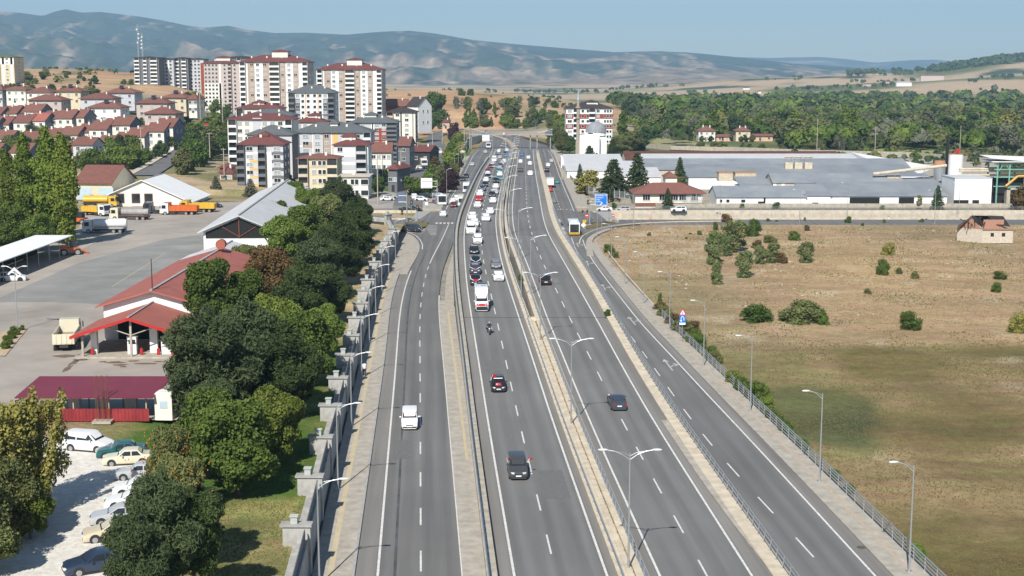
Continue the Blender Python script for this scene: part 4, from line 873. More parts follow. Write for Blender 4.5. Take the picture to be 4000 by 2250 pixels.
r = truck('bus', 1716, 803, 0, R(15), 'white and purple minibus waiting at the stop by the park', 'purple', 'white', 8.5, None, 'bus', extra='purple')
# red loader among the trees and an orange backhoe
def loader(px, py, rz, label, c):
    x, y = G(px, py, 4.5); r = empty('loader', (x, y+2, 4.5), rz, label, 'loader'); m = MB(); m.b2(-1, 1, -1.2, 2.2, .7, 1.5); m.b2(-.7, .7, .6, 2.0, 1.5, 1.9); m.build('body', PAINT[c], r)
    m = MB(); m.b2(-.7, .7, -.7, .6, 1.5, 2.7); m.b2(-.8, .8, -.8, .7, 2.7, 2.82); m.build('cab', mGLASS, r); m = MB(); m.tube([(-.6, -1, 1.2), (-.6, -2.4, .6)], .1); m.tube([(.6, -1, 1.2), (.6, -2.4, .6)], .1); m.build('arm', PAINT[c], r)
    m = MB(); m.prof([(-2.4, .1), (-3.1, .1), (-3.0, .3), (-2.5, .4), (-2.6, .95), (-2.4, .95)], -1.2, 1.2); m.build('bucket', PAINT[c], r)
    for a in (-.9, 1.5):
        for s_ in (-1, 1): add_wheel(r, s_*1.0, a, .65, .42)
loader(305, 880, R(80), 'orange loader half hidden under the poplars', 'orange'); loader(270, 1002, R(110), 'orange wheel loader at the end of the long carport', 'orange')
# ---- campaign minibus with its billboard, flags and ribbons of the convoy
v = traffic('minibus', 'white', 1883, 1219, 'm', ml_dash, False, 'white and red campaign minibus with a billboard on its roof leading the convoy', 'van', None, True); v.name = 'campaign_minibus'
m = MB(); m.b2(-.86, .86, -2.815, -2.74, .40, .86); m.b2(-1.02, 1.02, -2.75, -2.3, .30, .42); m.build('bumper', mTRIM, v)
m = MB(); m.add([(-.84, -2.76, .93), (.84, -2.76, .93), (.35, -2.40, 1.20), (-.35, -2.40, 1.20)], [(0, 1, 2, 3)]); m.add([(-.95, -2.74, .9), (-.84, -2.76, .93), (-.5, -2.37, 1.21), (-.99, -2.1, 1.2)], [(0, 1, 2, 3)]); m.add([(.84, -2.76, .93), (.95, -2.74, .9), (.99, -2.1, 1.2), (.5, -2.37, 1.21)], [(0, 1, 2, 3)])
m.v = [(x, y, z+.02) for x, y, z in m.v]; m.build('red_bonnet_band', mREDCLOTH, v)
m = MB(); m.prof([(-1.0, 2.5), (-.6, 3.3), (2.4, 3.3), (2.6, 2.5)], -.98, .98); bb = m.build('billboard', PAINT['white'], v); m = MB(); m.b2(-.99, -.97+.0, -.5, 2.3, 2.6, 3.2); m.b2(.97, .99, -.5, 2.3, 2.6, 3.2); m.build('green_side_panel', M('pale green panel', (.45, .6, .42), .5), bb)
def text(s_, size, parent, loc, rot, mat, ext=.006, align='CENTER', name='lettering', sx=1.0):
    cu = bpy.data.curves.new(name, 'FONT'); cu.body = s_; cu.size = size; cu.extrude = ext; cu.align_x = align; cu.align_y = 'CENTER'; cu.resolution_u = 2; cu.materials.append(mat)
    o = bpy.data.objects.new(name, cu); col.objects.link(o); o.parent = parent; o.location = loc; o.rotation_euler = rot; o.scale = (sx, 1, 1); bpy.context.view_layer.update(); me = bpy.data.meshes.new_from_object(o.evaluated_get(bpy.context.evaluated_depsgraph_get())); bpy.data.objects.remove(o); o = bpy.data.objects.new(name, me); col.objects.link(o); o.parent = parent; o.location = loc; o.rotation_euler = rot; return o
text('51', .62, bb, (-.52, 1.5, 3.312), (0, 0, 0), mBLACK); m = MB(); [m.b2(-.05, .85, 1.25+k*.2, 1.34+k*.2, 3.30, 3.31) for k in range(3)]; m.build('printed_lines', mTRIM, bb)
def flag(parent, x, y, z, label=None, s=1.0, tilt=.5):
    r = empty('flag', (x, y, z)); r.parent = parent; m = MB(); m.cyl((0, 0, 0), (tilt*.5*s, 0, .7*s), .02, .02, 5); m.build('pole', mRIB, r)
    m = MB(); n = 5; vs = []
    for i in range(n+1):
        for j in (0, 1): u = i/n; vs.append((tilt*.25*s + u*.62*s, .05*math.sin(u*7), .42*s + j*.34*s - u*.1 + tilt*.1))
    m.add(vs, [(2*i, 2*i+2, 2*i+3, 2*i+1) for i in range(n)]); m.add([(x_, y_+.012, z_) for x_, y_, z_ in vs], [(2*i+1, 2*i+3, 2*i+2, 2*i) for i in range(n)]); m.build('cloth', mREDCLOTH, r)
def conv(s_): return [o for l, o in CONV.items() if s_ in l][0]
def crescent(parent, x, y, z, s, rx):
    m = MB(); n = 14; vs = []
    for k in range(n+1):
        a = R(50) + (2*math.pi - R(100))*k/n; vs.append((math.cos(a)*s, math.sin(a)*s, 0)); vs.append((.22*s + math.cos(R(60)+(2*math.pi-R(120))*k/n)*s*.78, math.sin(R(60)+(2*math.pi-R(120))*k/n)*s*.78, 0))
    m.add(vs, [(2*k, 2*k+2, 2*k+3, 2*k+1) for k in range(n)]); st = []
    for k in range(10): a = 2*math.pi*k/10 + math.pi; q = s*(.38 if k % 2 == 0 else .16); st.append((s*1.0+math.cos(a)*q, math.sin(a)*q, 0))
    st.append((s*1.0, 0, 0)); m.add(st, [(k, (k+1) % 10, 10) for k in range(10)]); o = m.build('crescent_and_star', mRIB, parent); o.location = (x, y, z); o.rotation_euler = (rx, 0, 0); return o
b = conv('bonnet, nearest') if False else conv('black hatchback with a red crescent')
def bonnet_cloth(b, kind, w_, mat, name, cres=False):
    p = CARS[kind]; s1, z1 = p['st'][2][0], p['st'][2][1]; s2, z2 = p['st'][3][0], p['st'][3][1]; L = p['L']; y1, y2 = s1-.1-L/2, s2-.12-L/2
    m = MB(); m.add([(-w_, y1, z1+.008), (w_, y1, z1+.008), (w_, y2, z2+.035), (-w_, y2, z2+.035)], [(0, 1, 2, 3)]); m.add([(-w_, y1, z1-.02), (w_, y1, z1-.02), (w_, y2, z2+.0), (-w_, y2, z2+.0)], [(3, 2, 1, 0)]); c = m.build(name, mat, b)
    if cres: crescent(c, -.08, (y1+y2)/2, (z1+z2)/2+.035, .2, math.atan2(z2-z1, y2-y1))
bonnet_cloth(b, 'hatch', .34, mREDCLOTH, 'bonnet_flag', True)
m = MB(); m.add([(-.55, .0, 0), (.55, .0, 0), (.52, .09, .06), (-.52, .09, .06)], [(0, 1, 2, 3)]); o = m.build('sun_strip', mRIB, b); o.location = (0, 1.62-2.05, 1.36); flag(b, -.85, -.1, 1.1, s=.9)
def ribbon_v(b, kind, mat=mRIB):
    p = CARS[kind]; L = p['L']; y1 = .12-L/2; y2 = p['st'][3][0]-L/2; z1 = p['st'][2][1]-.02; z2 = p['st'][3][1]+.03; hw = p['W']/2
    m = MB()
    for s_ in (-1, 1): m.add([(0, y1, z1-.02), (s_*.14, y1+.02, z1), (s_*(hw-.02), y2, z2+.03), (s_*(hw-.2), y2+.05, z2+.03)], [(0, 1, 2, 3)] if s_ > 0 else [(3, 2, 1, 0)])
    for s_ in (-1, 1): m.add([(s_*(hw-.12), y2, z2+.06), (s_*(hw+.03), y2, z2), (s_*(hw-.02), y2+1.2, 1.2), (s_*(hw-.12), y2+1.2, 1.28)], [(0, 1, 2, 3)])
    m.build('ribbon', mat, b)
for s_, k in (('silver ribbons and a red', 'sedan'), ('small white placard', 'suv'), ('black car with a v', 'hatch'), ('navy car with', 'sedan')): ribbon_v(conv(s_), k)
bonnet_cloth(conv('silver ribbons and a red'), 'sedan', .38, mREDCLOTH, 'bonnet_cloth'); bonnet_cloth(conv('small white placard'), 'suv', .2, mREDCLOTH, 'bonnet_cloth'); bonnet_cloth(conv('dark red car with flags'), 'sedan', .4, mREDCLOTH, 'bonnet_cloth')
for s_ in ('black car with a white sun', 'small white placard'):
    m = MB(); m.b2(-.55, .55, -.06, .06, -.02, .02); o = m.build('sun_strip', mRIB, conv(s_)); o.location = (0, -.32, 1.42 if 'sun' in s_ else 1.63)
for s_ in ('nearest in the convoy', 'silver ribbons', 'small white placard', 'white pickup with flags', 'dark red car with flags', 'white minivan with a ribbon', 'white suv right behind'):
    flag(conv(s_), -.9, .1, 1.15, s=.6, tilt=-.3)
flag(conv('nearest in the convoy'), .9, -.2, 1.2, s=.6, tilt=.9)
m = MB(); m.add([(-.5, .2, 0), (-.4, .2, 0), (.55, .62, .6), (.45, .62, .62)], [(0, 1, 2, 3)]); o = m.build('ribbon', mRIB, conv('white minivan with a ribbon')); o.location = (0, -1.30, 1.12)
# ---- people and the motorcycle officer
mSKIN = M('skin', (.45, .27, .18), .6, .06, 4); CL = {k: M('cloth ' + k, c, .9, .1, 5) for k, c in dict(black=(.015, .015, .018), white=(.7, .7, .68), grey=(.16, .16, .17), green=(.02, .18, .12), blue=(.05, .09, .2), hi=(.35, .38, .12)).items()}
def skin_obj(name, verts, edges, rad, mat, parent, lev=1):
    me = bpy.data.meshes.new(name); me.from_pydata(verts, edges, []); me.materials.append(mat); o = bpy.data.objects.new(name, me); col.objects.link(o); o.parent = parent
    sk = o.modifiers.new('s', 'SKIN'); lay = me.skin_vertices[0].data if me.skin_vertices else None
    if lay is None: 
        return o
    for i, r_ in enumerate(rad): lay[i].radius = (r_, r_)
    lay[0].use_root = True; ss = o.modifiers.new('d', 'SUBSURF'); ss.levels = lev; ss.render_levels = lev; return o
def person(x, y, z, rz, label, top, legs, pose='walk', group=None):
    r = empty('person', (x, y, z), rz, label, 'person', group); k = .22 if pose == 'walk' else .04
    if pose == 'ride':
        V = [(0, .1, .82), (.12, .05, .80), (.24, -.32, .78), (.24, -.12, .36), (-.12, .05, .80), (-.24, -.32, .78), (-.24, -.12, .36), (0, .06, 1.1), (0, .02, 1.35), (0, 0, 1.46), (.2, .02, 1.33), (.36, -.2, 1.14), (.30, -.5, 1.08), (-.2, .02, 1.33), (-.36, -.2, 1.14), (-.30, -.5, 1.08)]
    else:
        V = [(0, 0, .95), (.1, 0, .90), (.11, -k*.5, .50), (.11, -k*.6, .08), (-.1, 0, .90), (-.11, k*.3, .50), (-.11, k, .10), (0, 0, 1.18), (0, 0, 1.42), (0, -.01, 1.52), (.19, 0, 1.40), (.25, k*.4, 1.12), (.24, -.05+k*.2, .86), (-.19, 0, 1.40), (-.25, -k*.4, 1.12), (-.24, -.08-k*.5, .87)]
    E = [(0, 1), (1, 2), (2, 3), (0, 4), (4, 5), (5, 6), (0, 7), (7, 8), (8, 9), (8, 10), (10, 11), (11, 12), (8, 13), (13, 14), (14, 15)]
    skin_obj('body', V, E, [.14, .10, .07, .05, .10, .07, .05, .15, .14, .06, .07, .05, .04, .07, .05, .04], top, r)
    m = MB(); hz_ = V[9][2] + .12; m.ball((0, V[9][1]-.01, hz_), .085, .10, .125, 10, 8); m.box(0, V[9][1]-.115, hz_-.01, .025, .03, .035); m.build('head', mSKIN, r, True)
    m = MB(); m.ball((0, V[9][1]+.02, hz_+.035), .095, .105, .11, 10, 6); m.build('hair' if pose != 'ride' else 'helmet', mBLACK if pose != 'ride' else mRIB, r, True)
    if legs is not None and pose != 'ride':
        m = MB()
        for a, b_, c_ in ((1, 2, 3), (4, 5, 6)): m.cyl(V[a], V[b_], .105, .08, 8); m.cyl(V[b_], V[c_], .08, .062, 8); m.box(V[c_][0], V[c_][1]-.05, .05, .1, .27, .1)
        m.build('trousers', legs, r)
    for i in (12, 15):
        m = MB(); m.ball(V[i], .045, .055, .06, 6, 4)
        for f_ in range(4): m.cyl((V[i][0]-.03+f_*.02, V[i][1]-.03, V[i][2]-.02), (V[i][0]-.03+f_*.02, V[i][1]-.05, V[i][2]-.11+abs(f_-1.5)*.012), .010, .008, 5)
        m.build('hand', mSKIN, r)
    return r
x, y = GM(1911, 1310); yc = y + 1.0; z = zmain(yc)
r = empty('motorcycle', (x, yc, z), head_main(ml_dash, yc, False), 'black police motorcycle leading the convoy', 'motorcycle')
for yy_ in (-.75, .72):
    a, b_ = wheel_mesh(.32, .14); w_ = part('wheel', a, r, (0, yy_, .32)); part('rim', b_, w_)
m = MB(); m.prof([(-.45, .85), (-.2, 1.02), (.15, .85), (.5, .82), (.85, .9), (.8, .75), (.3, .5), (-.3, .45)], -.14, .14); m.prof([(-.62, .75), (-.42, 1.25), (-.36, .8)], -.2, .2); m.build('body', PAINT['black'], r)
m = MB(); m.prof([(-.56, 1.0), (-.40, 1.42), (-.38, 1.4), (-.5, .98)], -.16, .16); m.build('windscreen', mGLASS, r); m = MB(); m.ball((0, -.66, .85), .12, .08, .1); m.build('headlight', mHEAD, r)
m = MB(); m.tube([(-.4, -.42, 1.1), (0, -.48, 1.02), (.4, -.42, 1.1)], .018); m.build('handlebar', mTRIM, r); m = MB(); m.tube([(-.06, -.75, .32), (-.06, -.5, .98)], .03); m.tube([(.06, -.75, .32), (.06, -.5, .98)], .03); m.build('fork', mSTEEL, r)
for s_ in (-1, 1): m = MB(); m.b2(s_*.2, s_*.45, .45, .95, .5, .85); m.build('pannier', PAINT['white' if s_ > 0 else 'black'], r)
m = MB(); m.cyl((-.3, .8, .8), (-.32, .85, 1.9), .012, .008, 5); m.build('aerial', mTRIM, r)
person(x, yc, z, r.rotation_euler[2], 'motorcycle officer in black with a white helmet riding ahead of the convoy', CL['black'], None, 'ride')
def stand(px, py, z, rz, label, top, legs, pose='walk'):
    x, y = G(px, py, z); return person(x, y, z, rz, label, CL[top], CL[legs], pose)
stand(1424, 1466, .13, R(180), 'man in a white shirt and dark trousers walking in the shade of the stepped wall', 'white', 'black')
stand(2276, 843, .0, R(30), 'man in black standing at the eastern crossing island', 'black', 'grey', 'stand')
stand(2294, 841, .0, R(-60), 'person in dark clothes beside the traffic light pole', 'black', 'black', 'stand')
stand(3470, 871, .0, R(80), 'person in a white top walking along the cross street', 'white', 'grey')
stand(1737, 800, .0, R(80), 'person in a green top boarding the purple bus', 'green', 'black')
stand(1603, 706, .0, R(10), 'person in a white shirt on the side street', 'white', 'blue')
ORD = 'first second third fourth fifth sixth seventh eighth ninth tenth eleventh twelfth thirteenth fourteenth fifteenth sixteenth seventeenth eighteenth nineteenth twentieth'.split()
# ---------------------------------------------------------------- railings, walls, lamps, signs
def railing(l, zf, y0, y1, label, h=1.0, step=2.0, rails=(.35, .65, 1.0), lean=0, maxp=100, mat=None, r_=.035):
    mat = mat or mSTEEL; ya = max(y0, 66); root = empty('railing', (l(ya), ya, zf(ya)), 0, label, 'railing'); ox, oy, oz = l(ya), ya, zf(ya)
    mb = MB(); ys_ = list(np.arange(ya, y1, 4.0)) + [y1]
    for hh in rails:
        vs = [(l(y)-ox + lean*hh, y-oy, zf(y)+hh-oz) for y in ys_]
        n = len(vs); q = []
        for (x, y, z) in vs: q += [(x-r_, y, z-r_), (x+r_, y, z-r_), (x+r_, y, z+r_), (x-r_, y, z+r_)]
        mb.add(q, [(4*i+a, 4*i+(a+1) % 4, 4*i+4+(a+1) % 4, 4*i+4+a) for i in range(n-1) for a in range(4)])
    mb.build('rail', mat, root)
    k = 'post%g%g%g' % (h, r_, lean)
    if k not in MS: m = MB(); m.cyl((0, 0, 0), (lean*h, 0, h), r_*1.5, r_*1.3, 5); MS[k] = m
    me = MS[k].mesh('post', mat); rest = MB(); c = 0
    for y in np.arange(ya, y1, step):
        p = (l(y)-ox, y-oy, zf(y)-oz)
        if c < maxp: part('post', me, root, p)
        else: rest.add([(a+p[0], b+p[1], d+p[2]) for a, b, d in MS[k].v], MS[k].f)
        c += 1
    if rest.v: tag(rest.build('post', mat, root), kind='stuff')
    return root
railing(off(ml_left, -1.85), up(.75), 66, 560, 'steel railing leaning on top of the cream parapet of the westbound lanes', .85, 2.0, (.3, .6, .85), -.3)
railing(off(mr_right, 2.55), lambda y: zmain(y) + .18 + .6*smooth(170, 235, y), 66, 330, 'steel railing on the kerb wall between the eastbound lanes and the eastern service road', 1.0, 2.0, (.4, .7, 1.0), .15)
railing(off(mr_left, -1.35), up(.28), 66, 600, 'fine steel railing on the inner kerb of the eastbound lanes', .9, 2.0, (.3, .6, .9), 0)
railing(off(ml_right, 1.15), up(.28), 198, 600, 'thin steel guard rail on the inner kerb of the westbound lanes beside the gap', .7, 2.5, (.65,), 0)
railing(off(ml_right, .98), up(.1), 66, 196, 'low galvanised guard rail between the westbound lanes and the dry median', .7, 2.5, (.6, .68), 0, r_=.05)
railing(railE, flat(.13), 66, 211, 'steel railing between the eastern pavement and the meadow', 1.15, 2.4, (.3, .6, .9, 1.15), 0, r_=.04)
def xline(y_): 
    class Q: pass
    return y_
for x0, x1, yy_, lb in ((29, 200, T0-.2, 'thin railing on the near edge of the eastern underpass trench'), (29, 200, T1+.1, 'thin railing on the far edge of the eastern underpass trench'), (-78, -28, T0-.2, 'thin railing on the near edge of the western underpass trench'), (-78, -28, T1+.1, 'thin railing on the far edge of the western underpass trench')):
    root = empty('railing', (x0, yy_, .35), 0, lb, 'railing'); m = MB()
    for hh in (.35, .7, 1.05): m.b2(0, x1-x0, -.03, .03, hh-.03, hh+.03)
    m.build('rail', mSTEEL, root); m = MB(); m.cyl((0, 0, 0), (0, 0, 1.05), .045, None, 5); me = m.mesh('post', mSTEEL)
    for k in range(int((x1-x0)/2.5)): part('post', me, root, (k*2.5, 0, 0))
# stepped wall of piers, panels and grilles
sw = empty('stepped_wall', (PIERS[0][0], PIERS[0][1], 0), 0, 'long stepped grey concrete wall with capped piers, small lanterns and grilles beside the western pavement', 'wall')
o0 = Vector((PIERS[0][0], PIERS[0][1], 0)); allp = [Vector((x, y, 0)) for x, y in PIERS] + [Vector((-29.5, 331, 0)), Vector((-37, 338, 0)), Vector((-46, 341, 0))]
mp_ = MB(); mp_.b2(-2.1, 0, -.35, .35, 0, 3.9); mb2 = MB(); mb2.b2(-2.28, .12, -.5, .5, 3.9, 4.07); mb3 = MB(); mb3.b2(-1.5, -1.0, -.22, .22, 4.07, 4.62); mb3.b2(-1.58, -.92, -.3, .3, 4.62, 4.7); [mb3.b2(-1.52, -.98, -.24, .24, 4.15+k*.12, 4.18+k*.12, 0) for k in range(4)]
mPIER = M('pier concrete', (.40, .395, .375), .9, .22, .8, streak=.3); pm, cm, lm = mp_.mesh('pier', mPIER), mb2.mesh('cap', mCONCG), mb3.mesh('lantern', M('lantern metal', (.42, .45, .43), .6, .1, 2))
mGRILL = M('grille steel', (.11, .125, .14), .6, .1, 3)
for i, p in enumerate(allp):
    a = 0 if i < 18 else (R(20), R(55), R(85), R(85))[i-18]
    q = part('pier', pm, sw, tuple(p - o0), a); part('cap', cm, q); part('lantern', lm, q)
    if i:
        a_, b_ = allp[i-1] - o0, p - o0; d = (b_ - a_); n = Vector((d.y, -d.x, 0)).normalized(); m = MB()
        def st(m, f0, f1, d0, d1, z0, z1):
            A_, B_ = a_.lerp(b_, f0), a_.lerp(b_, f1); v = [A_ + n*d0, A_ + n*d1, B_ + n*d1, B_ + n*d0]
            m.add([(t_.x, t_.y, z0) for t_ in v] + [(t_.x, t_.y, z1) for t_ in v], [(0, 1, 2, 3), (7, 6, 5, 4), (0, 4, 5, 1), (1, 5, 6, 2), (2, 6, 7, 3), (3, 7, 4, 0)])
        st(m, .03, .97, -.55, -.2, 0, 2.95); st(m, .03, .97, -1.3, -.5, 2.0, 2.62); m.build('wall_panel', mPIER, sw)
        if a_.y < 260:
            m = MB(); nb = 14
            for k in range(nb+1): f = .07 + .86*k/nb; st(m, f-.003, f+.003, -.42, -.36, 2.95, 3.85)
            for zz in (3.0, 3.2, 3.42, 3.64, 3.82): st(m, .07, .93, -.43, -.35, zz, zz+.06)
            m.build('grille', mGRILL, sw)
# street lamps
def lamp_mesh(h, arms, reach, plate=True):
    k = ('lamp', h, arms, reach)
    if k in MS: return MS[k]
    m = MB(); m.cyl((0, 0, 0), (0, 0, h), .085, .05, 8); m.box(0, 0, .04, .45, .45, .08); pole = m.mesh('pole', mSTEEL); am, hd = [], []
    for s_ in arms:
        m = MB(); pts = [(0, 0, h-.55), (s_*.35*reach, 0, h-.12), (s_*.7*reach, 0, h+.12), (s_*reach, 0, h+.2)]; m.tube(pts, .04, 6); m.tube([(0, 0, h-.25), (s_*.3*reach, 0, h+.02), (s_*.7*reach, 0, h+.12)], .02, 5); am.append(m.mesh('arm', mSTEEL))
        m = MB(); m.ball((s_*(reach+.34), 0, h+.24), .40, .15, .09, 10, 6); hd.append(m.mesh('lamp_head', mLAMP))
    MS[k] = (pole, am, hd); return MS[k]
def lamp(x, y, z, h, arms, reach, label, group=None, rz=0):
    pole, am, hd = lamp_mesh(h, arms, reach); r = empty('street_lamp', (x, y, z), rz, label, 'street lamp', group)
    part('pole', pole, r)
    for a, b in zip(am, hd): q = part('arm', a, r); part('lamp_head', b, q)
    return r
for i, Y in enumerate((99.8, 143, 184)):
    lamp(midx(Y), Y, zmain(Y)+.1, 9.3, (-1, 1), 1.7, ('nearest', 'middle', 'farthest')[i] + ' of the three double armed lamps standing in the dry median', 'lamps along the median')
for i, Y in enumerate(range(213, 640, 33)):
    w_ = 'lamp number %d counted away from the camera along the %s edge of the gap between the decks'
    lamp(ml_right(Y)+1.3, Y, zmain(Y)+.28, 9.3, (-1,), 1.9, ORD[i] + ' lamp from the gap opening on the westbound side', 'lamps along the westbound side of the gap'); lamp(mr_left(Y)-1.5, Y+3, zmain(Y)+.28, 9.3, (1,), 1.9, ORD[i] + ' lamp from the gap opening on the eastbound side', 'lamps along the eastbound side of the gap')
LL = [(3551, 2233), (3201, 1880), (2931, 1605), (2748, 1429), (2615, 1286), (2514, 1186), (2441, 1110), (2388, 1044), (2349, 986), (2332, 933)]
for i, (a, b) in enumerate(LL):
    x, y = G(a, b, .13); lamp(x, y, .13, 8.4, (-1,), 1.2, ['lamp nearest the bottom corner by the meadow railing', 'second lamp along the meadow railing', 'third lamp along the meadow railing beside the green bushes', 'lamp just past the u turn sign', 'lamp between the red leaved bushes and the u turn sign', 'lamp at the far end of the meadow railing', 'lamp by the pale edging kerb, nearest of four', 'lamp beside the second pavement kink by the dry field', 'lamp by the green bush at the pavement kink', 'lamp where the slip road joins the service road'][i], 'lamps along the eastern pavement')
for i, yy_ in enumerate((2290, 1919, 1670, 1482, 1344, 1237, 1146, 1072, 1011)):
    y = G(2000, yy_)[1]; lamp(wallx(y)+.75, y, .13, 7.9, (1,), 1.6, 'grey lamp against the stepped wall, number %s from the bottom of the photo' % ('one two three four five six seven eight nine'.split()[i]), 'lamps along the stepped wall')
for i, (a, b) in enumerate([(1745, 762), (1776, 690), (1791, 661), (1802, 643), (1813, 628), (1823, 610), (1841, 597)]):
    x, y = G(a, b); lamp(x, y, .13, 8.0, (1,), 1.0, ORD[i] + ' short armed lamp up the park pavement from the bus stop', 'lamps on the park pavement')
for a, b, lb in [(2474, 892, 'lamp on the grass edge of the slip road'), (2405+70, 905, None), (3123, 868, 'lamp on the near side of the cross street below the factory gate'), (3650, 872, 'lamp near the ruined brick house on the cross street'), (2812, 840, 'lamp on the far side of the cross street by the white factory wall'), (3310, 835, 'lamp on the verge before the dark factory opening'), (3745, 835, 'lamp on the verge before the white silo block')]:
    if lb: x, y = G(a, b); lamp(x, y, 0, 8.2, (-1,), 1.3, lb, 'lamps along the cross street')
x, y = G(70, 1297, 4.5); r = lamp(x, y, 4.5, 8.4, (-1, 1), 1.0, 'tall double lamp with a white chevron on the yard island'); m = MB(); m.add([(-.9, -.12, 7.6), (0, -.12, 8.5), (.9, -.12, 7.6), (.75, -.12, 7.5), (0, -.12, 8.15), (-.75, -.12, 7.5)] + [(-.9, .1, 7.6), (0, .1, 8.5), (.9, .1, 7.6), (.75, .1, 7.5), (0, .1, 8.15), (-.75, .1, 7.5)], [(0, 5, 4, 1), (1, 4, 3, 2), (7, 10, 11, 6), (8, 9, 10, 7), (0, 1, 7, 6), (1, 2, 8, 7), (5, 11, 10, 4), (4, 10, 9, 3)]); m.build('chevron', mWHITE, r)
# direction sign and its pole
mBLUE = M('sign blue', (.01, .16, .58), .45, .03, 1); mSWHITE = M('sign white', (.82, .83, .84), .5, .02, 1); mSRED = M('sign red', (.62, .03, .05), .45, .05, 1); mBACK = M('sign back', (.52, .54, .58), .5, .06, 1); mYEL = M('sign yellow', (.8, .5, .02), .5, .05, 1)
x, y = G(2303, 880); r = empty('direction_sign', (x, y, 0), 0, 'blue direction sign with white place names over the eastern crossing', 'road sign'); m = MB(); m.cyl((0, 0, 0), (0, 0, 7.4), .17, .13, 10); m.box(0, 0, .15, .9, .9, .3); m.build('pole', mSTEEL, r)
m = MB(); m.tube([(0, 0, 6.6), (4.4, 0, 6.6)], .07, 6); m.tube([(0, 0, 5.2), (4.4, 0, 5.2)], .07, 6); m.build('arm', mSTEEL, r)
s_ = SC(y, 5.5); X0, X1 = (2323-2303)/s_, (2371-2303)/s_; zt, zb = AT(0, 757, y)[2], AT(0, 802, y)[2]; cx, cz, wd_, hh = (X0+X1)/2, (zt+zb)/2, X1-X0, zt-zb
m = MB(); m.box(cx, -.12, cz, wd_, .05, hh); sp = m.build('sign_panel', mBLUE, r)
m = MB(); [m.box(cx, -.15, cz+q*(hh/2-.06), wd_, .03, .09) for q in (-1, 1)]; [m.box(cx+q*(wd_/2-.05), -.151, cz, .09, .03, hh-.2) for q in (-1, 1)]; m.build('border', mSWHITE, sp)
for k, t_ in enumerate(('Havalimanı', 'Taşköprü', 'Sinop', 'Ankara')): text(t_, .50, sp, (cx-wd_/2+.2, -.16, cz+hh/2-.42-k*.50), (math.pi/2, 0, 0), mSWHITE, .004, 'LEFT')
m = MB(); ax, az = cx+wd_/2-.35, cz+hh/2-.42; m.box(ax, -.16, az, .08, .02, .36); m.box(ax, -.16, az+.02, .34, .02, .09); m.box(ax, -.16, az-.13, .18, .02, .06); m.build('aeroplane_symbol', mSWHITE, sp)
m = MB(); q = [(-.25, -.28), (-.13, -.38), (.12, -.0), (.22, -.1), (.26, .26), (-.1, .16), (.0, .08)]; m.add([(cx+.05+a*1.1, -.165, cz-hh/2+.5+b*1.1) for a, b in q], [(0, 1, 2, 3, 4, 5, 6)]); m.build('arrow', mSWHITE, sp)
def sign_back(px0, px1, py0, py1, polex, base, label, mat=mBACK):
    x, y = G(polex, base); s_ = SC(y, 5); r = empty('gantry_sign', (x, y, 0), 0, label, 'road sign'); a, b = (px0-polex)/s_, (px1-polex)/s_; t0, t1 = AT(0, py1, y)[2], AT(0, py0, y)[2]
    m = MB(); m.cyl((0, 0, 0), (0, 0, t1-.3), .17, .13, 10); m.build('pole', mSTEEL, r); m = MB(); [m.tube([(0, 0, t0+f*(t1-t0)), ((a+b)/2+(b-a)*.45*(1 if a > 0 else -1), 0, t0+f*(t1-t0))], .08, 6) for f in (.15, .7)]; m.build('arm', mSTEEL, r)
    m = MB(); m.box((a+b)/2, .16, (t0+t1)/2, abs(b-a), .06, t1-t0); [m.box(a+(b-a)*f, .10, (t0+t1)/2, .08, .06, t1-t0-.1) for f in (.25, .5, .75)]; m.build('sign_panel', mat, r)
sign_back(1645, 1689, 696, 735, 1708, 802, 'large white backed gantry sign over the western service road near the bus', mSWHITE); sign_back(1556, 1580, 752, 796, 1590, 866, 'dark ribbed back of a sign on the tall pole at the western crossing', M('dark sign back', (.12, .16, .24), .5)); sign_back(1884, 1912, 528, 552, 1924, 590, 'white backed sign panel below the footbridge', mSWHITE)
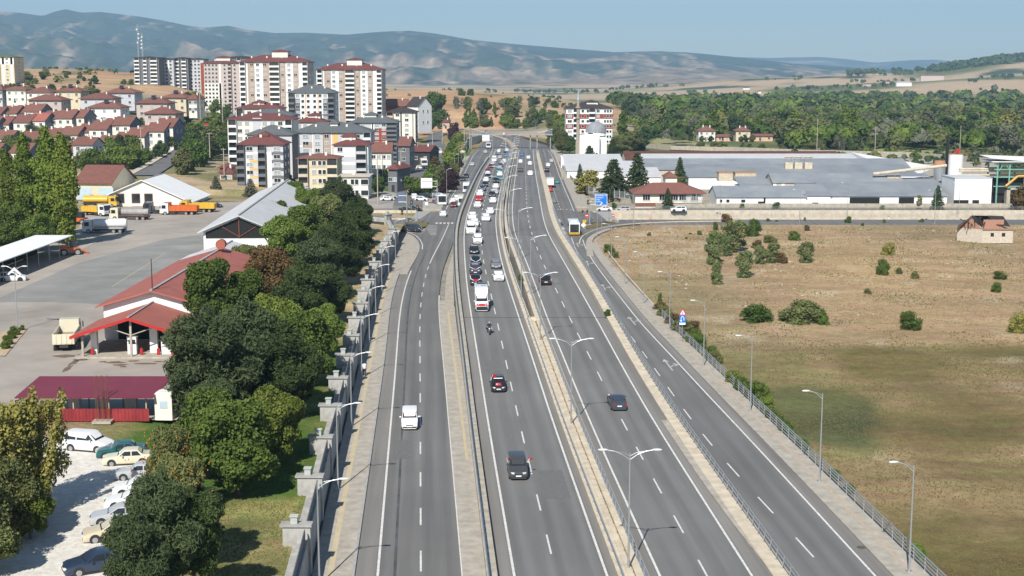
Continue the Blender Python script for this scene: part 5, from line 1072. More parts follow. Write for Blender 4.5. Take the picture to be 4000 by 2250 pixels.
def small_sign(px, py, label, kind, h, sz=.7, z=0.0):
    x, y = G(px, py, z); r = empty('traffic_sign', (x, y, z), 0, label, 'traffic sign'); m = MB(); m.cyl((0, 0, 0), (0, 0, h), .04, None, 6); m.build('post', mSTEEL, r)
    if kind == 'noentry':
        m = MB(); m.cyl((0, -.06, h), (0, -.09, h), sz/2, None, 18); p_ = m.build('sign_panel', mSRED, r); m = MB(); m.box(0, -.1, h, sz*.66, .02, sz*.18); m.build('white_bar', mSWHITE, p_)
    elif kind == 'uturn':
        m = MB(); m.add([(a, b, c) for b in (-.08, -.05) for a, c in ((-.55, h-.05), (.55, h-.05), (0, h+.9))], [(0, 1, 2), (5, 4, 3), (0, 3, 4, 1), (1, 4, 5, 2), (2, 5, 3, 0)]); t_ = m.build('warning_triangle', mSRED, r)
        m = MB(); m.add([(a, -.085, c) for a, c in ((-.36, h+.07), (.36, h+.07), (0, h+.68))], [(0, 1, 2)]); m.build('triangle_field', mSWHITE, t_); m = MB(); m.b2(-.05, .05, -.10, -.088, h+.14, h+.44); m.build('black_mark', mBLACK, t_)
        m = MB(); m.box(0, -.065, h-.6, .86, .03, 1.05); p_ = m.build('sign_panel', mBLUE, r); m = MB(); m.box(0, -.065, h-1.28, .86, .03, .28); m.build('distance_plate', mSWHITE, r)
        m = MB(); pts = [(-.2, -.1, h-.95), (-.2, -.1, h-.45), (-.12, -.1, h-.3), (.0, -.1, h-.24), (.12, -.1, h-.3), (.2, -.1, h-.45), (.2, -.1, h-.8)]; m.tube(pts, .05, 6); m.add([(-.36, -.1, h-.8), (-.04, -.1, h-.8), (-.2, -.1, h-1.02)], [(0, 1, 2)]); m.build('u_turn_arrow', mSWHITE, p_)
    elif kind == 'diamond':
        m = MB(); m.box(0, -.08, h, sz, .03, sz); p_ = m.build('sign_panel', mSWHITE, r); p_.rotation_euler = (0, R(45), 0); p_.location = (0, 0, 0); p_.matrix_local = Matrix.Translation((0, 0, h)) @ Matrix.Rotation(R(45), 4, 'Y') @ Matrix.Translation((0, 0, -h))
    elif kind == 'chevron':
        m = MB(); m.box(0, -.08, h, sz, .03, sz); p_ = m.build('sign_panel', mYEL, r); m = MB(); [m.add([(-.3, -.1, h+q), (0, -.1, h+q+.2), (.3, -.1, h+q), (.3, -.1, h+q-.1), (0, -.1, h+q+.1), (-.3, -.1, h+q-.1)], [(0, 5, 4, 1), (1, 4, 3, 2)]) for q in (-.2, .1)]; m.build('black_chevron', mBLACK, p_)
    elif kind == 'plain':
        m = MB(); m.box(0, -.08, h, sz, .04, sz); m.build('sign_panel', mSWHITE, r)
    return r
small_sign(2664, 1338, 'warning triangle above a blue u turn sign with a distance plate by the meadow railing', 'uturn', 4.0)
small_sign(2293, 866, 'faded red no entry sign beside the traffic light pole', 'noentry', 1.6, 1.1); small_sign(2395, 875, 'red no entry sign by the slip road', 'noentry', 2.2, .75); small_sign(2540, 880, 'small red no entry sign at the grass edge of the slip road', 'noentry', 1.7, .6)
small_sign(2283, 884, 'yellow chevron sign at the tip of the planted island', 'chevron', 1.2, .8); small_sign(2279, 893, 'white diamond board leaning at the tip of the island', 'diamond', .9, .9); small_sign(1760, 705, 'white square sign board on the park pavement', 'plain', 2.4, 1.3); small_sign(1666, 812, 'white board on the verge of the western crossing', 'plain', 1.2, .8)
def signal(px, py, label, h=4.2):
    x, y = G(px, py); r = empty('traffic_light', (x, y, 0), 0, label, 'traffic light'); m = MB(); m.cyl((0, 0, 0), (0, 0, h), .07, .06, 7); m.build('pole', mSTEEL, r)
    m = MB(); m.box(0, -.18, h-.45, .34, .26, .95); m.box(0, .06, h-.45, .62, .03, 1.15); hd = m.build('signal_head', mTRIM, r)
    for k, c in enumerate((mSRED, mYEL, M('lens green', (.02, .15, .08), .4))): m = MB(); m.cyl((0, -.30, h-.16-k*.29), (0, -.38, h-.16-k*.29), .11, None, 10); m.build('lens', c, hd)
signal(2297, 868, 'traffic light facing the eastern crossing beside the blue sign pole', 5.6); signal(2379, 868, 'thin black signal post on the planted island by the slip road', 6.0); signal(1608, 866, 'traffic light beside the dark backed sign at the western crossing', 5.5); signal(1631, 872, 'low traffic light on the western planted island', 4.6); signal(1571, 878, 'tall pole of lights by the stepped wall corner', 3.6)
# footbridge
bY = 702; fz = lambda py: AT(0, py, bY)[2]; x0, x1 = PX(1838, bY, 7), PX(2158, bY, 7)
r = empty('footbridge', (x0, bY, 0), 0, 'grey steel footbridge with caged railings across both carriageways', 'footbridge'); W_ = x1-x0
m = MB(); m.prof([(-1.4, 6.8), (-1.4, 7.5), (1.4, 7.5), (1.4, 6.8)], 0, W_); m.build('deck', mSTEEL, r)
for s_, nm in ((-1.35, 'front'), (1.35, 'rear')):
    m = MB(); [m.b2(0, W_, s_-.04, s_+.04, zz, zz+.09) for zz in (7.9, 8.6, 9.9)]; [m.b2(k*.9-.03, k*.9+.03, s_-.03, s_+.03, 7.5, 9.9) for k in range(int(W_/.9)+1)]; m.build('cage_railing', mSTEEL, r)
for px in (1841, 1976, 2072, 2098, 2150): m = MB(); q = PX(px, bY, 3)-x0; m.cyl((q, 0, 0), (q, 0, 6.8), .3, None, 8); m.build('support', mCONCG, r)
m = MB()
for a, b in ((-3.2, -.4), (-.4, -.4)): m.b2(a-.15, a+.15, -1.3, -1.0, 0, 10.2); m.b2(a-.15, a+.15, 1.0, 1.3, 0, 10.2)
m.b2(-3.4, -.2, -1.4, 1.4, 10.0, 10.25); m.build('stair_tower_frame', mSTEEL, r); m = MB()
for k in range(22): m.b2(-3.0, -.6, -1.6+.15*(k % 11)*(1 if k < 11 else -1)+(0 if k < 11 else 1.6), -1.3+.15*(k % 11)*(1 if k < 11 else -1)+(0 if k < 11 else 1.6), .3+k*.32, .4+k*.32)
m.build('stair', mTRIM, r); m = MB(); m.tube([(.2, -1.4, 10.1), (9, -1.4, 7.9)], .1); m.tube([(W_, -1.4, 9.8), (W_-8, -1.4, 7.9)], .1); m.build('sloping_brace', mLAMP, r)
for q in (PX(1968, bY, 7)-x0, PX(1980, bY, 7)-x0): m = MB(); m.cyl((q, -1.5, 7.7 if q > 18 else 7.7), (q, -1.56, 7.7), .38, None, 14); m.build('round_sign', mSWHITE if q < PX(1975, bY, 7)-x0 else mSRED, r)
# utility poles
def upole(px, py, z, h, label, cross=True, group='concrete utility poles'):
    x, y = G(px, py, z); r = empty('utility_pole', (x, y, z-.3), R(rnd.uniform(-30, 30)), label, 'utility pole', group); m = MB(); m.cyl((0, 0, 0), (0, 0, h), .19, .12, 8); m.build('pole', mCONC, r)
    if cross: m = MB(); m.b2(-1.1, 1.1, -.06, .06, h-.5, h-.36); [m.cyl((a, 0, h-.36), (a, 0, h-.12), .05, .04, 5) for a in (-1, 0, 1)]; m.build('crossarm', mCONC, r)
for px, py, z, h, lb in [(1476, 800, 0, 14, 'tall concrete pole beside the parked white sedan'), (1495, 724, 0, 11, 'concrete pole above the corner house on the side street'), (1632, 640, 1, 9.5, 'twin armed pole below the dark red roofed shop'), (1567, 690, .5, 10, 'pole between the dark red shop and the park'), (1596, 660, .8, 8, 'pole beside the long white wall of the side street'), (1239, 745, 1, 12, 'dark pole in front of the cream old house'), (1323, 745, 1, 11, 'pole between the cream house and the low white house'), (820, 612, 8, 9, 'pole on the green slope above the white hall'), (876, 682, 5, 9, 'pole beside the pink house'), (553, 600, 9, 10, 'pole among the hillside trees above the depot'), (783, 462, 19, 15, 'tall thin pole beside the hill street'), (870, 475, 16, 11, 'reddish pole at the top of the hill street'), (990, 448, 14, 12, 'pole standing in front of the pale towers'), (1728, 560, 2, 9, 'pole beside the curve of the far side street'), (1690, 575, 2, 9, 'pole by the long shed roof'), (3190, 600, 0, 17, 'lattice grey pole behind the brown roofed sheds'), (3417, 608, 0, 14, 'lamp mast behind the white sloping roof'), (3749, 590, 0, 13, 'thin mast right of the white silo'), (602, 1290, 4.5, 9, 'thin dark mast on the ridge of the red roofed building')]:
    if px == 602: continue
    upole(px, py, z, h, lb, px not in (3417, 3749, 3190))
mb = MB()
for l, mn, Y, d, ln, w_ in ((ml_dash, 1, 118, .6, 9, 2.4), (fl_dash, 0, 131, -2.8, 7, 1.9), (mr_dash, 1, 231, .6, 12, 2.4), (ml_dash, 1, 168, -2.8, 6, 2.0), (fl_dash, 0, 205, .7, 11, 2.2)):
    ribbon(mb, off(l, d), off(l, d+w_), Y, Y+ln, up(.005) if mn else flat(.003), 2)
struct(mb, 'asphalt_patch', M('newer asphalt', (.138, .137, .133), .8, .15, 2))
m = MB(); m.cyl((0, 0, 0), (0, 0, .012), .36, None, 14); me = m.mesh('manhole_cover', M('iron cover', (.09, .085, .08), .7))
for px, py, lb in ((3364, 2138, 'iron manhole cover in the eastern service road near the bottom'), (2135, 790, 'iron cover on the kerb strip beside the eastern lanes'), (960, 1260, 'iron cover in the depot yard')):
    if px != 960: x, y = G(px, py, .02); o = bpy.data.objects.new('manhole_cover', me); col.objects.link(o); o.location = (x, y, .016); tag(o, lb, 'manhole cover')
# ---------------------------------------------------------------- buildings
mTILE = M('red roof tiles', (.23, .105, .075), .85, c2=(.165, .075, .058), scale=1.2, wave=('X', 3.0, .5), objvar=.05); mTILED = M('dark red tiles', (.155, .055, .05), .8, .15, 1.2, wave=('X', 2.6, .4)); mTGREY = M('grey roof sheets', (.11, .12, .125), .7, .12, .8, wave=('X', 1.6, .3)); mTBR = M('brown roof sheets', (.05, .04, .04), .8, .2, .8)
mMETAL = M('pale sheet roof', (.52, .525, .53), .75, .08, .25, .4, wave=('Y', 1.0, .3), streak=.1); mMETB = M('blue grey sheet roof', (.18, .205, .235), .7, .10, .13, .3, c2=(.27, .285, .295), wave=('X', .9, .3)); mREDSH = M('red sheet roof', (.34, .11, .08), .6, .12, .5, .4, wave=('Y', 1.1, .9)); mMAR = M('maroon corrugated roof', (.20, .035, .06), .55, .1, .5, .4, wave=('X', 2.2, .9)); mRUST = M('rusty roof', (.075, .035, .03), .85, c2=(.16, .06, .035), scale=.5)
mWG = M('light grey render', (.50, .51, .53), .85, .04, .4); mDG = M('dark grey render', (.14, .145, .155), .85, .05, .4); mTAUPE = M('taupe render', (.42, .31, .23), .85, .04, .4); mPINK = M('pink grey render', (.50, .42, .38), .85, .05, .4); mOCH = M('ochre render', (.70, .44, .15), .85, .05, .4); mYELR = M('pale yellow render', (.64, .56, .40), .85, .06, .4, streak=.15); mSHADEB = M('shaded wall blue', (.17, .19, .235), .85, .08, .5); mREDP = M('brick red render', (.27, .06, .03), .85, .08, .5); mPEACH = M('peach render', (.62, .42, .28), .85, .06, .4)  # the dark blue wall tone has the shade of right-hand sides painted in
mBRICK = M('old brick', (.36, .20, .14), .9, .25, 3, bump=.4); mBLOCK = M('bare blocks', (.50, .44, .36), .9, .2, 2, bump=.3); mSHUT = M('pale blue shutter', (.42, .52, .58), .6, .08, 1); mCURT = M('curtained glass', (.32, .34, .35), .15, .3, 2, spec=.6)
mSOLAR = M('solar collector', (.03, .035, .05), .2, .1, 1, .6)
def win_mesh(w_, h, glass=None, bars=2):
    k = ('win', round(w_, 1), round(h, 1), glass.name if glass else '')
    if k not in MS:
        m = MB(); m.box(0, -.02, 0, w_+.16, .10, h+.16, 0, 0); m.box(0, -.045, 0, w_, .08, h, 0, 1)
        for b in range(1, bars): m.box(-w_/2 + w_*b/bars, -.075, 0, .07, .05, h, 0, 0)
        m.box(0, -.09, -h/2-.1, w_+.3, .16, .05, 0, 0); MS[k] = m.mesh('window', [mFRAME, glass or mGLASS])
    return MS[k]
def balc_mesh(w_, h, rail, glassy=False):
    k = ('balc', round(w_, 1), round(h, 1), rail.name, glassy)
    if k not in MS:
        m = MB(); m.box(0, -.01, .05, w_, .06, h-.3, 0, 1); m.box(0, -.6, -h/2+.42, w_, 1.2, .9, 0, 0)  # dark panel on the wall paints in the shaded recess
        if glassy: m.box(0, -1.1, .35, w_-.1, .06, h-1.2, 0, 1)
        m.box(-w_/2+.05, -.6, .1, .08, 1.2, h-.2, 0, 0); m.box(w_/2-.05, -.6, .1, .08, 1.2, h-.2, 0, 0)
        MS[k] = m.mesh('balcony', [rail, mGLASS])
    return MS[k]
def hip(m, x0, x1, y0, y1, z, h, ov=.7, th=.22, hipf=1.0, mi=0):
    x0 -= ov; x1 += ov; y0 -= ov; y1 += ov; d = min(x1-x0, y1-y0)/2; lx = (x1-x0) >= (y1-y0)
    a = d*hipf
    if lx: r0, r1 = (x0+a, (y0+y1)/2), (x1-a, (y0+y1)/2)
    else: r0, r1 = ((x0+x1)/2, y0+a), ((x0+x1)/2, y1-a)
    v = [(x0, y0, z), (x1, y0, z), (x1, y1, z), (x0, y1, z), (x0, y0, z+th), (x1, y0, z+th), (x1, y1, z+th), (x0, y1, z+th), (*r0, z+th+h), (*r1, z+th+h)]
    f = [(3, 2, 1, 0), (0, 1, 5, 4), (1, 2, 6, 5), (2, 3, 7, 6), (3, 0, 4, 7)]
    f += [(4, 5, 9, 8), (5, 6, 9), (6, 7, 8, 9), (7, 4, 8)] if lx else [(4, 5, 8), (5, 6, 9, 8), (6, 7, 9), (7, 4, 8, 9)]
    m.add(v, f, mi)
def gable(m, x0, x1, y0, y1, z, h, ov=.5, th=.18, mi=0):     # ridge along x
    ym = (y0+y1)/2; x0 -= ov*.6; x1 += ov*.6; y0 -= ov; y1 += ov
    m.add([(x0, y0, z), (x0, ym, z+h), (x0, y1, z), (x1, y0, z), (x1, ym, z+h), (x1, y1, z), (x0, y0, z-th), (x0, ym, z+h-th), (x0, y1, z-th), (x1, y0, z-th), (x1, ym, z+h-th), (x1, y1, z-th)],
          [(0, 3, 4, 1), (1, 4, 5, 2), (6, 7, 10, 9), (7, 8, 11, 10), (0, 1, 7, 6), (1, 2, 8, 7), (3, 9, 10, 4), (4, 10, 11, 5), (0, 6, 9, 3), (2, 5, 11, 8)], mi)
def apart(label, px0, px1, eave, Y, z0, depth, floors, wall, roof, cols, rise=2.6, rz=0, bands=(), side=2, chim=2, pent=None, ground=0, nvis=99, name='apartment_block', sidew=None, dx=0, skip=()):
    s_ = SC(Y, 10); W = (px1-px0)/s_; top = AT(0, eave, Y)[2]; H = top-z0; fh = H/floors
    r = empty(name, (PX((px0+px1)/2, Y, 10), Y, z0), rz, label, 'apartment block')
    m = MB(); m.b2(-W/2, W/2, 0, depth, -1.5, H, 0); m.build('wall', wall, r)
    if sidew: m = MB(); m.b2(W/2-.05, W/2+.04, .02, depth-.02, 0, H-.02); m.build('side_facade', sidew, r)  # side in a tone of its own; the darker ones have shade painted in
    m = MB(); hip(m, -W/2, W/2, 0, depth, H, rise); rf = m.build('roof', roof, r)
    for k in range(chim): m = MB(); cx = -W/2+W*(k+.7)/(chim+.5); m.box(cx, depth*.28, H+rise*.55, .7, .7, 2.2); m.build('chimney', mWARM, rf)
    if pent:
        f0, f1, hh = pent; m = MB(); m.b2(-W/2+W*f0, -W/2+W*f1, depth*.3, depth*.72, H+.3, H+rise*.6+hh); m.build('roof_house', mWARM, rf); m = MB(); hip(m, -W/2+W*f0, -W/2+W*f1, depth*.3, depth*.72, H+rise*.6+hh, 1.1, .5); m.build('small_roof', roof, rf)
    for f0, f1, a, b, mt in bands: m = MB(); m.b2(-W/2+W*f0, -W/2+W*f1, -.06, .02, a*fh, b*fh); m.build('facade_panel', mt, r)
    cnt = 0
    for fl in range(max(ground, floors-nvis), floors):
        zc_ = (fl+.52)*fh
        for (fx, w_, ty, *rest) in cols:
            if (fl, fx) in skip: continue
            x = -W/2+W*fx
            if ty == 'w': part('window', win_mesh(w_, fh*.46, mCURT if (fl*7+int(fx*31)) % 3 else mGLASS), r, (x, -.07, zc_))
            elif ty == 'n': part('window', win_mesh(w_, fh*.46, mGLASS, 1), r, (x, -.07, zc_))
            elif ty == 'b': part('balcony', balc_mesh(w_, fh, rest[0] if rest else mWHITE), r, (x, -.07, zc_-.02*fh))
            elif ty == 'g': part('balcony', balc_mesh(w_, fh, rest[0] if rest else mWHITE, True), r, (x, -.07, zc_-.02*fh))
        for k in range(side): part('window', win_mesh(1.3, fh*.42), r, (W/2+.05, depth*(k+.6)/(side+.2), zc_), R(90))
    return r
def C2(px): return 800 + px/2.576
BR = mTILED
# the pale towers
tc = [(.05, 2.6, 'b'), (.18, 1.5, 'w'), (.265, 1.5, 'w'), (.37, 1.7, 'w'), (.51, 5.0, 'b'), (.625, 1.3, 'w'), (.72, 1.5, 'w'), (.815, 1.5, 'w'), (.955, 2.6, 'b')]
bd = lambda n: [(.12, .22, 0, n, mTAUPE), (.34, .425, 0, n, mTAUPE), (.425, .585, 0, n, mTAUPE), (.585, .67, 0, n, mPEACH if False else mTAUPE), (.78, .86, 0, n, mTAUPE)]
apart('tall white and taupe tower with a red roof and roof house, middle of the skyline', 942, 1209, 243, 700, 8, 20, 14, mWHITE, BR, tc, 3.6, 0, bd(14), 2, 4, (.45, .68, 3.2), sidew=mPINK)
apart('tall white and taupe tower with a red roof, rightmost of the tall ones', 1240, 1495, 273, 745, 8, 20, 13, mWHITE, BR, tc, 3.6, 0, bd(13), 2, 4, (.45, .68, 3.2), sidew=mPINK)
apart('pinkish grey tower with rows of small windows left of the taupe towers', 803, 942, 247, 850, 10, 16, 14, mPINK, BR, [(.05, 1.2, 'n'), (.15, 1.2, 'n'), (.25, 1.2, 'n'), (.35, 1.2, 'n'), (.58, 1.2, 'n'), (.72, 2.0, 'g', mPINK), (.86, 1.2, 'n')], 2.2, 0, [(0, .5, 0, 9, mWARM), (.42, .47, 0, 14, mWHITE)], 1, 2, (.3, .7, 2.0))
gc = [(.10, 2.6, 'n'), (.27, 1.6, 'n'), (.55, 4.8, 'b'), (.85, 4.4, 'b')]
apart('dark grey tower with white balcony bands, leftmost of the skyline group', 532, 628, 226, 930, 16, 18, 13, mDG, mTBR, [(.12, 3.4, 'b', mWHITE), (.45, 2.4, 'g', mWHITE), (.80, 4.6, 'b', mWHITE)], .9, 0, (), 0, 0)
apart('white fronted grey tower wing with paired window strips', 630, 685, 232, 945, 16, 16, 13, mWG, mTBR, [(.2, 1.4, 'n'), (.5, 1.4, 'n'), (.8, 1.4, 'n')], .8, 0, [(.05, .12, 0, 13, mWHITE), (.32, .38, 0, 13, mWHITE), (.62, .68, 0, 13, mWHITE)], 0, 0)
apart('second dark grey tower with white balcony bands beside the brown stairwell', 684, 742, 229, 950, 16, 16, 13, mDG, mTBR, [(.25, 3.2, 'b'), (.72, 3.2, 'b')], .9, 0, (), 0, 0)
apart('pale tower wing with three window strips next to the pinkish tower', 742, 802, 232, 955, 16, 16, 13, mWG, mTBR, [(.2, 1.4, 'n'), (.45, 1.4, 'n'), (.68, 1.4, 'n')], .8, 0, [(.8, 1.0, 0, 12, mREDP), (.05, .1, 0, 13, mWHITE)], 0, 0)
apart('ochre and white apartment tower with a green roof at the left edge of the photo', -70, 66, 224, 900, 26, 18, 10, mYELR, M('green roof', (.10, .14, .07), .8), [(.35, 3.5, 'b', mWHITE), (.55, 2.2, 'b', mWHITE), (.80, 1.5, 'w')], 2, 0, [(.66, .72, 0, 10, mWHITE), (.90, .96, 0, 10, mWHITE), (.6, 1, 8, 10, mWHITE)], 1, 0)
apart('dark grey block with a brown roof behind the pale towers, only its roof showing', 880, 1000, 226, 960, 16, 16, 12, mDG, mTBR, [(.5, 3, 'b')], 1.2, 0, (), 0, 0, nvis=2)
# the middle cluster
apart('white and dark grey block with a grey roof in front of the rightmost tower', C2(850), C2(1310), 363, 675, 4, 16, 9, mWHITE, mTGREY, [(.07, 2.8, 'b', mDG), (.20, 1.7, 'w'), (.31, 1.3, 'n'), (.43, 1.3, 'n'), (.57, 1.3, 'n'), (.69, 1.3, 'n'), (.80, 1.7, 'w'), (.93, 2.8, 'b', mDG)], 3.6, 0, [(0, .13, 0, 8.9, mDG), (.87, 1, 0, 8.9, mDG), (.13, .25, 0, 8, mDG), (.75, .87, 0, 8, mDG), (.36, .385, 0, 9, mPEACH), (.63, .655, 0, 9, mPEACH)], 1, 3, sidew=mWG)
apart('long white block with a red roof and dark balconies at the left of the cluster', C2(235), C2(890), 468, 530, 3, 15, 6, mWARM, BR, [(.08, 3.2, 'b', mWHITE), (.19, 1.6, 'w'), (.30, 1.6, 'w'), (.57, 1.6, 'w'), (.69, 1.6, 'w'), (.81, 1.6, 'w'), (.94, 2.6, 'b', mWHITE)], 2.2, 0, [(.385, .52, 0, 6.25, mWG)], 0, 3)
apart('low block with a wide red roof and a tall aerial behind the long white block', C2(320), C2(770), 425, 590, 6, 14, 4, mWARM, BR, [(.1, 3, 'b'), (.3, 1.6, 'w'), (.6, 1.6, 'w'), (.85, 3, 'b')], 2.4, 0, (), 0, 3, nvis=1, pent=(.35, .6, 1.0))
apart('grey roofed block half hidden behind the long white block', C2(420), C2(890), 452, 560, 4, 14, 4, mWG, mTGREY, [(.2, 1.6, 'w'), (.8, 1.6, 'w')], 2.4, 0, (), 0, 2, nvis=1)
apart('white block with a red roof between the long white block and the dark grey one', C2(905), C2(1215), 478, 560, 3, 13, 5, mWARM, BR, [(.15, 1.8, 'w'), (.35, 1.5, 'w'), (.6, 1.5, 'w'), (.85, 1.5, 'w')], 2.4, 0, (), 0, 2, nvis=3, pent=(.4, .8, 1.2))
apart('wide grey roofed block with taupe, grey and ochre panels', C2(890), C2(1668), 519, 495, 1.5, 16, 6, mWG, mTGREY, [(.035, 2.2, 'b', mWHITE), (.165, 2.0, 'w'), (.315, 1.6, 'w'), (.435, 1.6, 'w'), (.83, 1.9, 'w'), (.96, 2.6, 'b', mWHITE)], 3.3, 0, [(.13, .25, 3.9, 4.7, mTAUPE), (.385, .49, 0, 6, mTAUPE), (.38, .392, 0, 6, mWHITE), (.49, .502, 0, 6, mWHITE), (.52, .58, 0, 6, mOCH), (0, .14, 4.0, 4.2, mWHITE), (.25, .262, 0, 6, mWHITE)], 1, 2, (.46, .56, 1.2), nvis=5, skip=())
apart('grey block with brick red panels, a white frame and black balconies', C2(1460), C2(1930), 480, 568, 1.5, 15, 9, mWG, mTGREY, [(.12, 3.2, 'b', mDG), (.28, 1.5, 'w'), (.58, 1.5, 'w'), (.73, 1.5, 'w'), (.90, 4.2, 'g', mDG)], 3.2, 0, [(.46, .53, 0, 9, mWHITE), (.53, .79, 4.5, 7.8, mREDP), (.79, 1, 0, 8.9, mBLACK), (.48, .505, 0, 9, mBLACK)], 2, 2, (.3, .55, 1.2), sidew=mSHADEB)
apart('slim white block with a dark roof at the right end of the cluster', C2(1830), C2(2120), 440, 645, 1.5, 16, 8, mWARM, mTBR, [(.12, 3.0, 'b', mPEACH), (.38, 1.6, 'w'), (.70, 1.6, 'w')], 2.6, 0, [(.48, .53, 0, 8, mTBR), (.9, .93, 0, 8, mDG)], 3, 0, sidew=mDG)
ap = apart('front grey and white block with ochre strips under a red hipped roof', 932, 1107, 566, 433, .6, 13, 6, mWG, BR, [(.06, 2.4, 'b', mDG), (.25, 1.9, 'w'), (.53, 2.3, 'b', mDG), (.86, 2.0, 'w')], 3.6, 0, [(0, .12, k-.25, k+.15, mDG) for k in range(1, 6)] + [(.74, 1, k-.3, k+.1, mDG) for k in range(1, 6)] + [(.25, .64, k-.2, k+.1, mOCH) for k in (1, 2, 3, 4)] + [(.13, .24, 0, 5.1, mWHITE), (.64, .74, 0, 5.1, mWHITE), (.24, .64, 4.8, 5.1, mWHITE)], 2, 1, (.42, .62, .6), sidew=mSHADEB)
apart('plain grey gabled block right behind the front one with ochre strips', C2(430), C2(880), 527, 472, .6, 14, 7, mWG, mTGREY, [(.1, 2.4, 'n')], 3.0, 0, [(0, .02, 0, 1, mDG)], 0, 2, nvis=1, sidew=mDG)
apart('cream old house with concrete balconies and a low red roof', C2(940), C2(1335), 620, 428, .3, 11, 4, mYELR, mTILE, [(.13, 3.0, 'b', mBLOCK), (.40, 1.2, 'w'), (.55, 1.0, 'n'), (.66, 1.0, 'n'), (.87, 3.2, 'g', mYELR)], 1.2, 0, [(0, 1, 2.98, 3.25, mBLOCK)], 0, 2, name='old_house', nvis=4)
apart('white five storey house with a red roof beside the cream old house', C2(1300), C2(1645), 568, 452, .5, 12, 5, mWHITE, BR, [(.18, 1.6, 'w'), (.80, 3.4, 'b', mWG)], 2.2, 0, [(0, .62, 3.1, 3.7, mWG), (0, 1, 2.1, 2.7, mWG), (.63, .65, 0, 5, mDG)], 1, 1, (.2, .6, 1.4), name='white_house')
apart('low white house with arched windows in front of the white five storey house', C2(1355), C2(1640), 690, 415, .2, 10, 2, mWARM, mBLOCK, [(.2, 1.0, 'n'), (.45, 1.0, 'n'), (.6, 1.0, 'n'), (.88, 2.2, 'n')], .4, 0, (), 0, 1, name='low_house')
# a generic house with its own roof, windows, door
def house(label, px0, px1, eave, Y, z0, depth, rise, wall, roof, rz=0.0, kind='hip', fl=2, nw=3, ov=.7, name='house', solar=False, chim=1, group=None, W=None, xc=None):
    s_ = SC(Y, 10); W = W or (px1-px0)/s_; H = AT(0, eave, Y)[2]-z0; r = empty(name, (xc if xc is not None else PX((px0+px1)/2, Y, 10), Y, z0), rz, label, 'house', group)
    m = MB(); m.b2(-W/2, W/2, 0, depth, -2.5, H)
    if kind == 'gable': m.add([(x, y, z) for x in (-W/2, W/2) for y, z in ((0, H), (depth, H), (depth/2, H+rise*.97))], [(0, 1, 2), (5, 4, 3)])
    m.build('wall', wall, r); m = MB()
    (hip if kind == 'hip' else gable)(m, -W/2, W/2, 0, depth, H if kind == 'hip' else H+.12, rise, ov); rf = m.build('roof', roof, r)
    for k in range(chim): m = MB(); m.box(-W/2+W*(.72-.4*k), depth*.4, H+rise*.9, .6, .6, 1.9); m.build('chimney', mWARM, rf)
    if solar: m = MB(); m.add([(a*1.1, depth*.2+b*1.1, H+rise*.5+b*1.0+1) for b in (0, 1) for a in (-1, 1)], [(0, 1, 3, 2)]); m.cyl((-1.1, depth*.2+1.1, H+rise*.5+2.2), (1.1, depth*.2+1.1, H+rise*.5+2.2), .3); m.build('solar_heater', mSOLAR, rf)
    fh = H/fl
    for f_ in range(fl):
        for k in range(nw): part('window', win_mesh(1.2, 1.2, mCURT if k % 2 else mGLASS), r, (-W/2+W*(k+.5)/nw, -.06, (f_+.55)*fh))
        part('window', win_mesh(1.0, 1.2), r, (W/2+.05, depth*.35, (f_+.55)*fh), R(90)); part('window', win_mesh(1.0, 1.2), r, (W/2+.05, depth*.68, (f_+.55)*fh), R(90))
    m = MB(); m.b2(-W/2+W*.38, -W/2+W*.38+1.0, -.09, .02, 0, 2.1); m.build('door', mTRIM, r)
    return r
def c1(x): return x/2.576
HH = [(265, 545, 930, 'pale pink hip roofed house', mWARM, 0), (560, 850, 922, 'cream hip roofed house with solar heaters', mYELR, 1), (60, 300, 905, 'hip roofed house at the left edge under the ochre tower', mWARM, 1), (280, 655, 1010, 'large pink hip roofed house', mPINK, 0), (800, 1170, 995, 'grey white hip roofed house with several chimneys', mWG, 0), (1050, 1390, 935, 'pale blue hip roofed house below the dark towers', mWG, 1), (875, 1245, 1085, 'white hip roofed house in the middle of the slope', mWHITE, 1), (1360, 1715, 1040, 'pink hip roofed house left of the cream one', mPINK, 1), (1620, 1905, 985, 'cream hip roofed house with a tank on its roof', mYELR, 1), (1440, 1795, 1145, 'low pink house with a wide red roof', mPINK, 0), (-40, 60, 905, 'house cut by the left edge of the photo', mWG, 0), (1890, 2010, 1000, 'small red roofed house beside the hill street trees', mWARM, 0)]
for a, b, e, lb, mt, so_ in HH:
    py = c1(e); Y = 700 - (e-930)*.45; z0 = tz(PX(c1((a+b)/2), Y, 20), Y); e_ = AT(0, py, Y)[2]
    z0 = min(z0, e_-5.6) if e_ - z0 < 5.6 else e_-6.5
    house(lb, c1(a+18), c1(b-18), py, Y, z0, 11, 2.6, mt, mTILE, R(-6), 'hip', 2, 3, .9, solar=so_, group='hip roofed houses on the hillside')
ROWS = [('top', [(45, 1075), (205, 1065), (325, 1058), (445, 1045)], 640), ('second', [(0, 1180), (130, 1170), (340, 1150), (490, 1135), (625, 1115), (760, 1110), (880, 1100)], 610), ('third', [(150, 1310), (400, 1320), (610, 1290), (820, 1270), (985, 1245), (1110, 1215), (1235, 1190), (1340, 1172)], 575), ('fourth', [(980, 1392), (1190, 1362), (1360, 1328), (1485, 1285), (1590, 1262), (1680, 1232), (1770, 1190)], 555), ('lowest', [(20, 1440), (330, 1440), (700, 1420), (880, 1450), (940, 1420), (130, 1500), (780, 1560)], 530)]
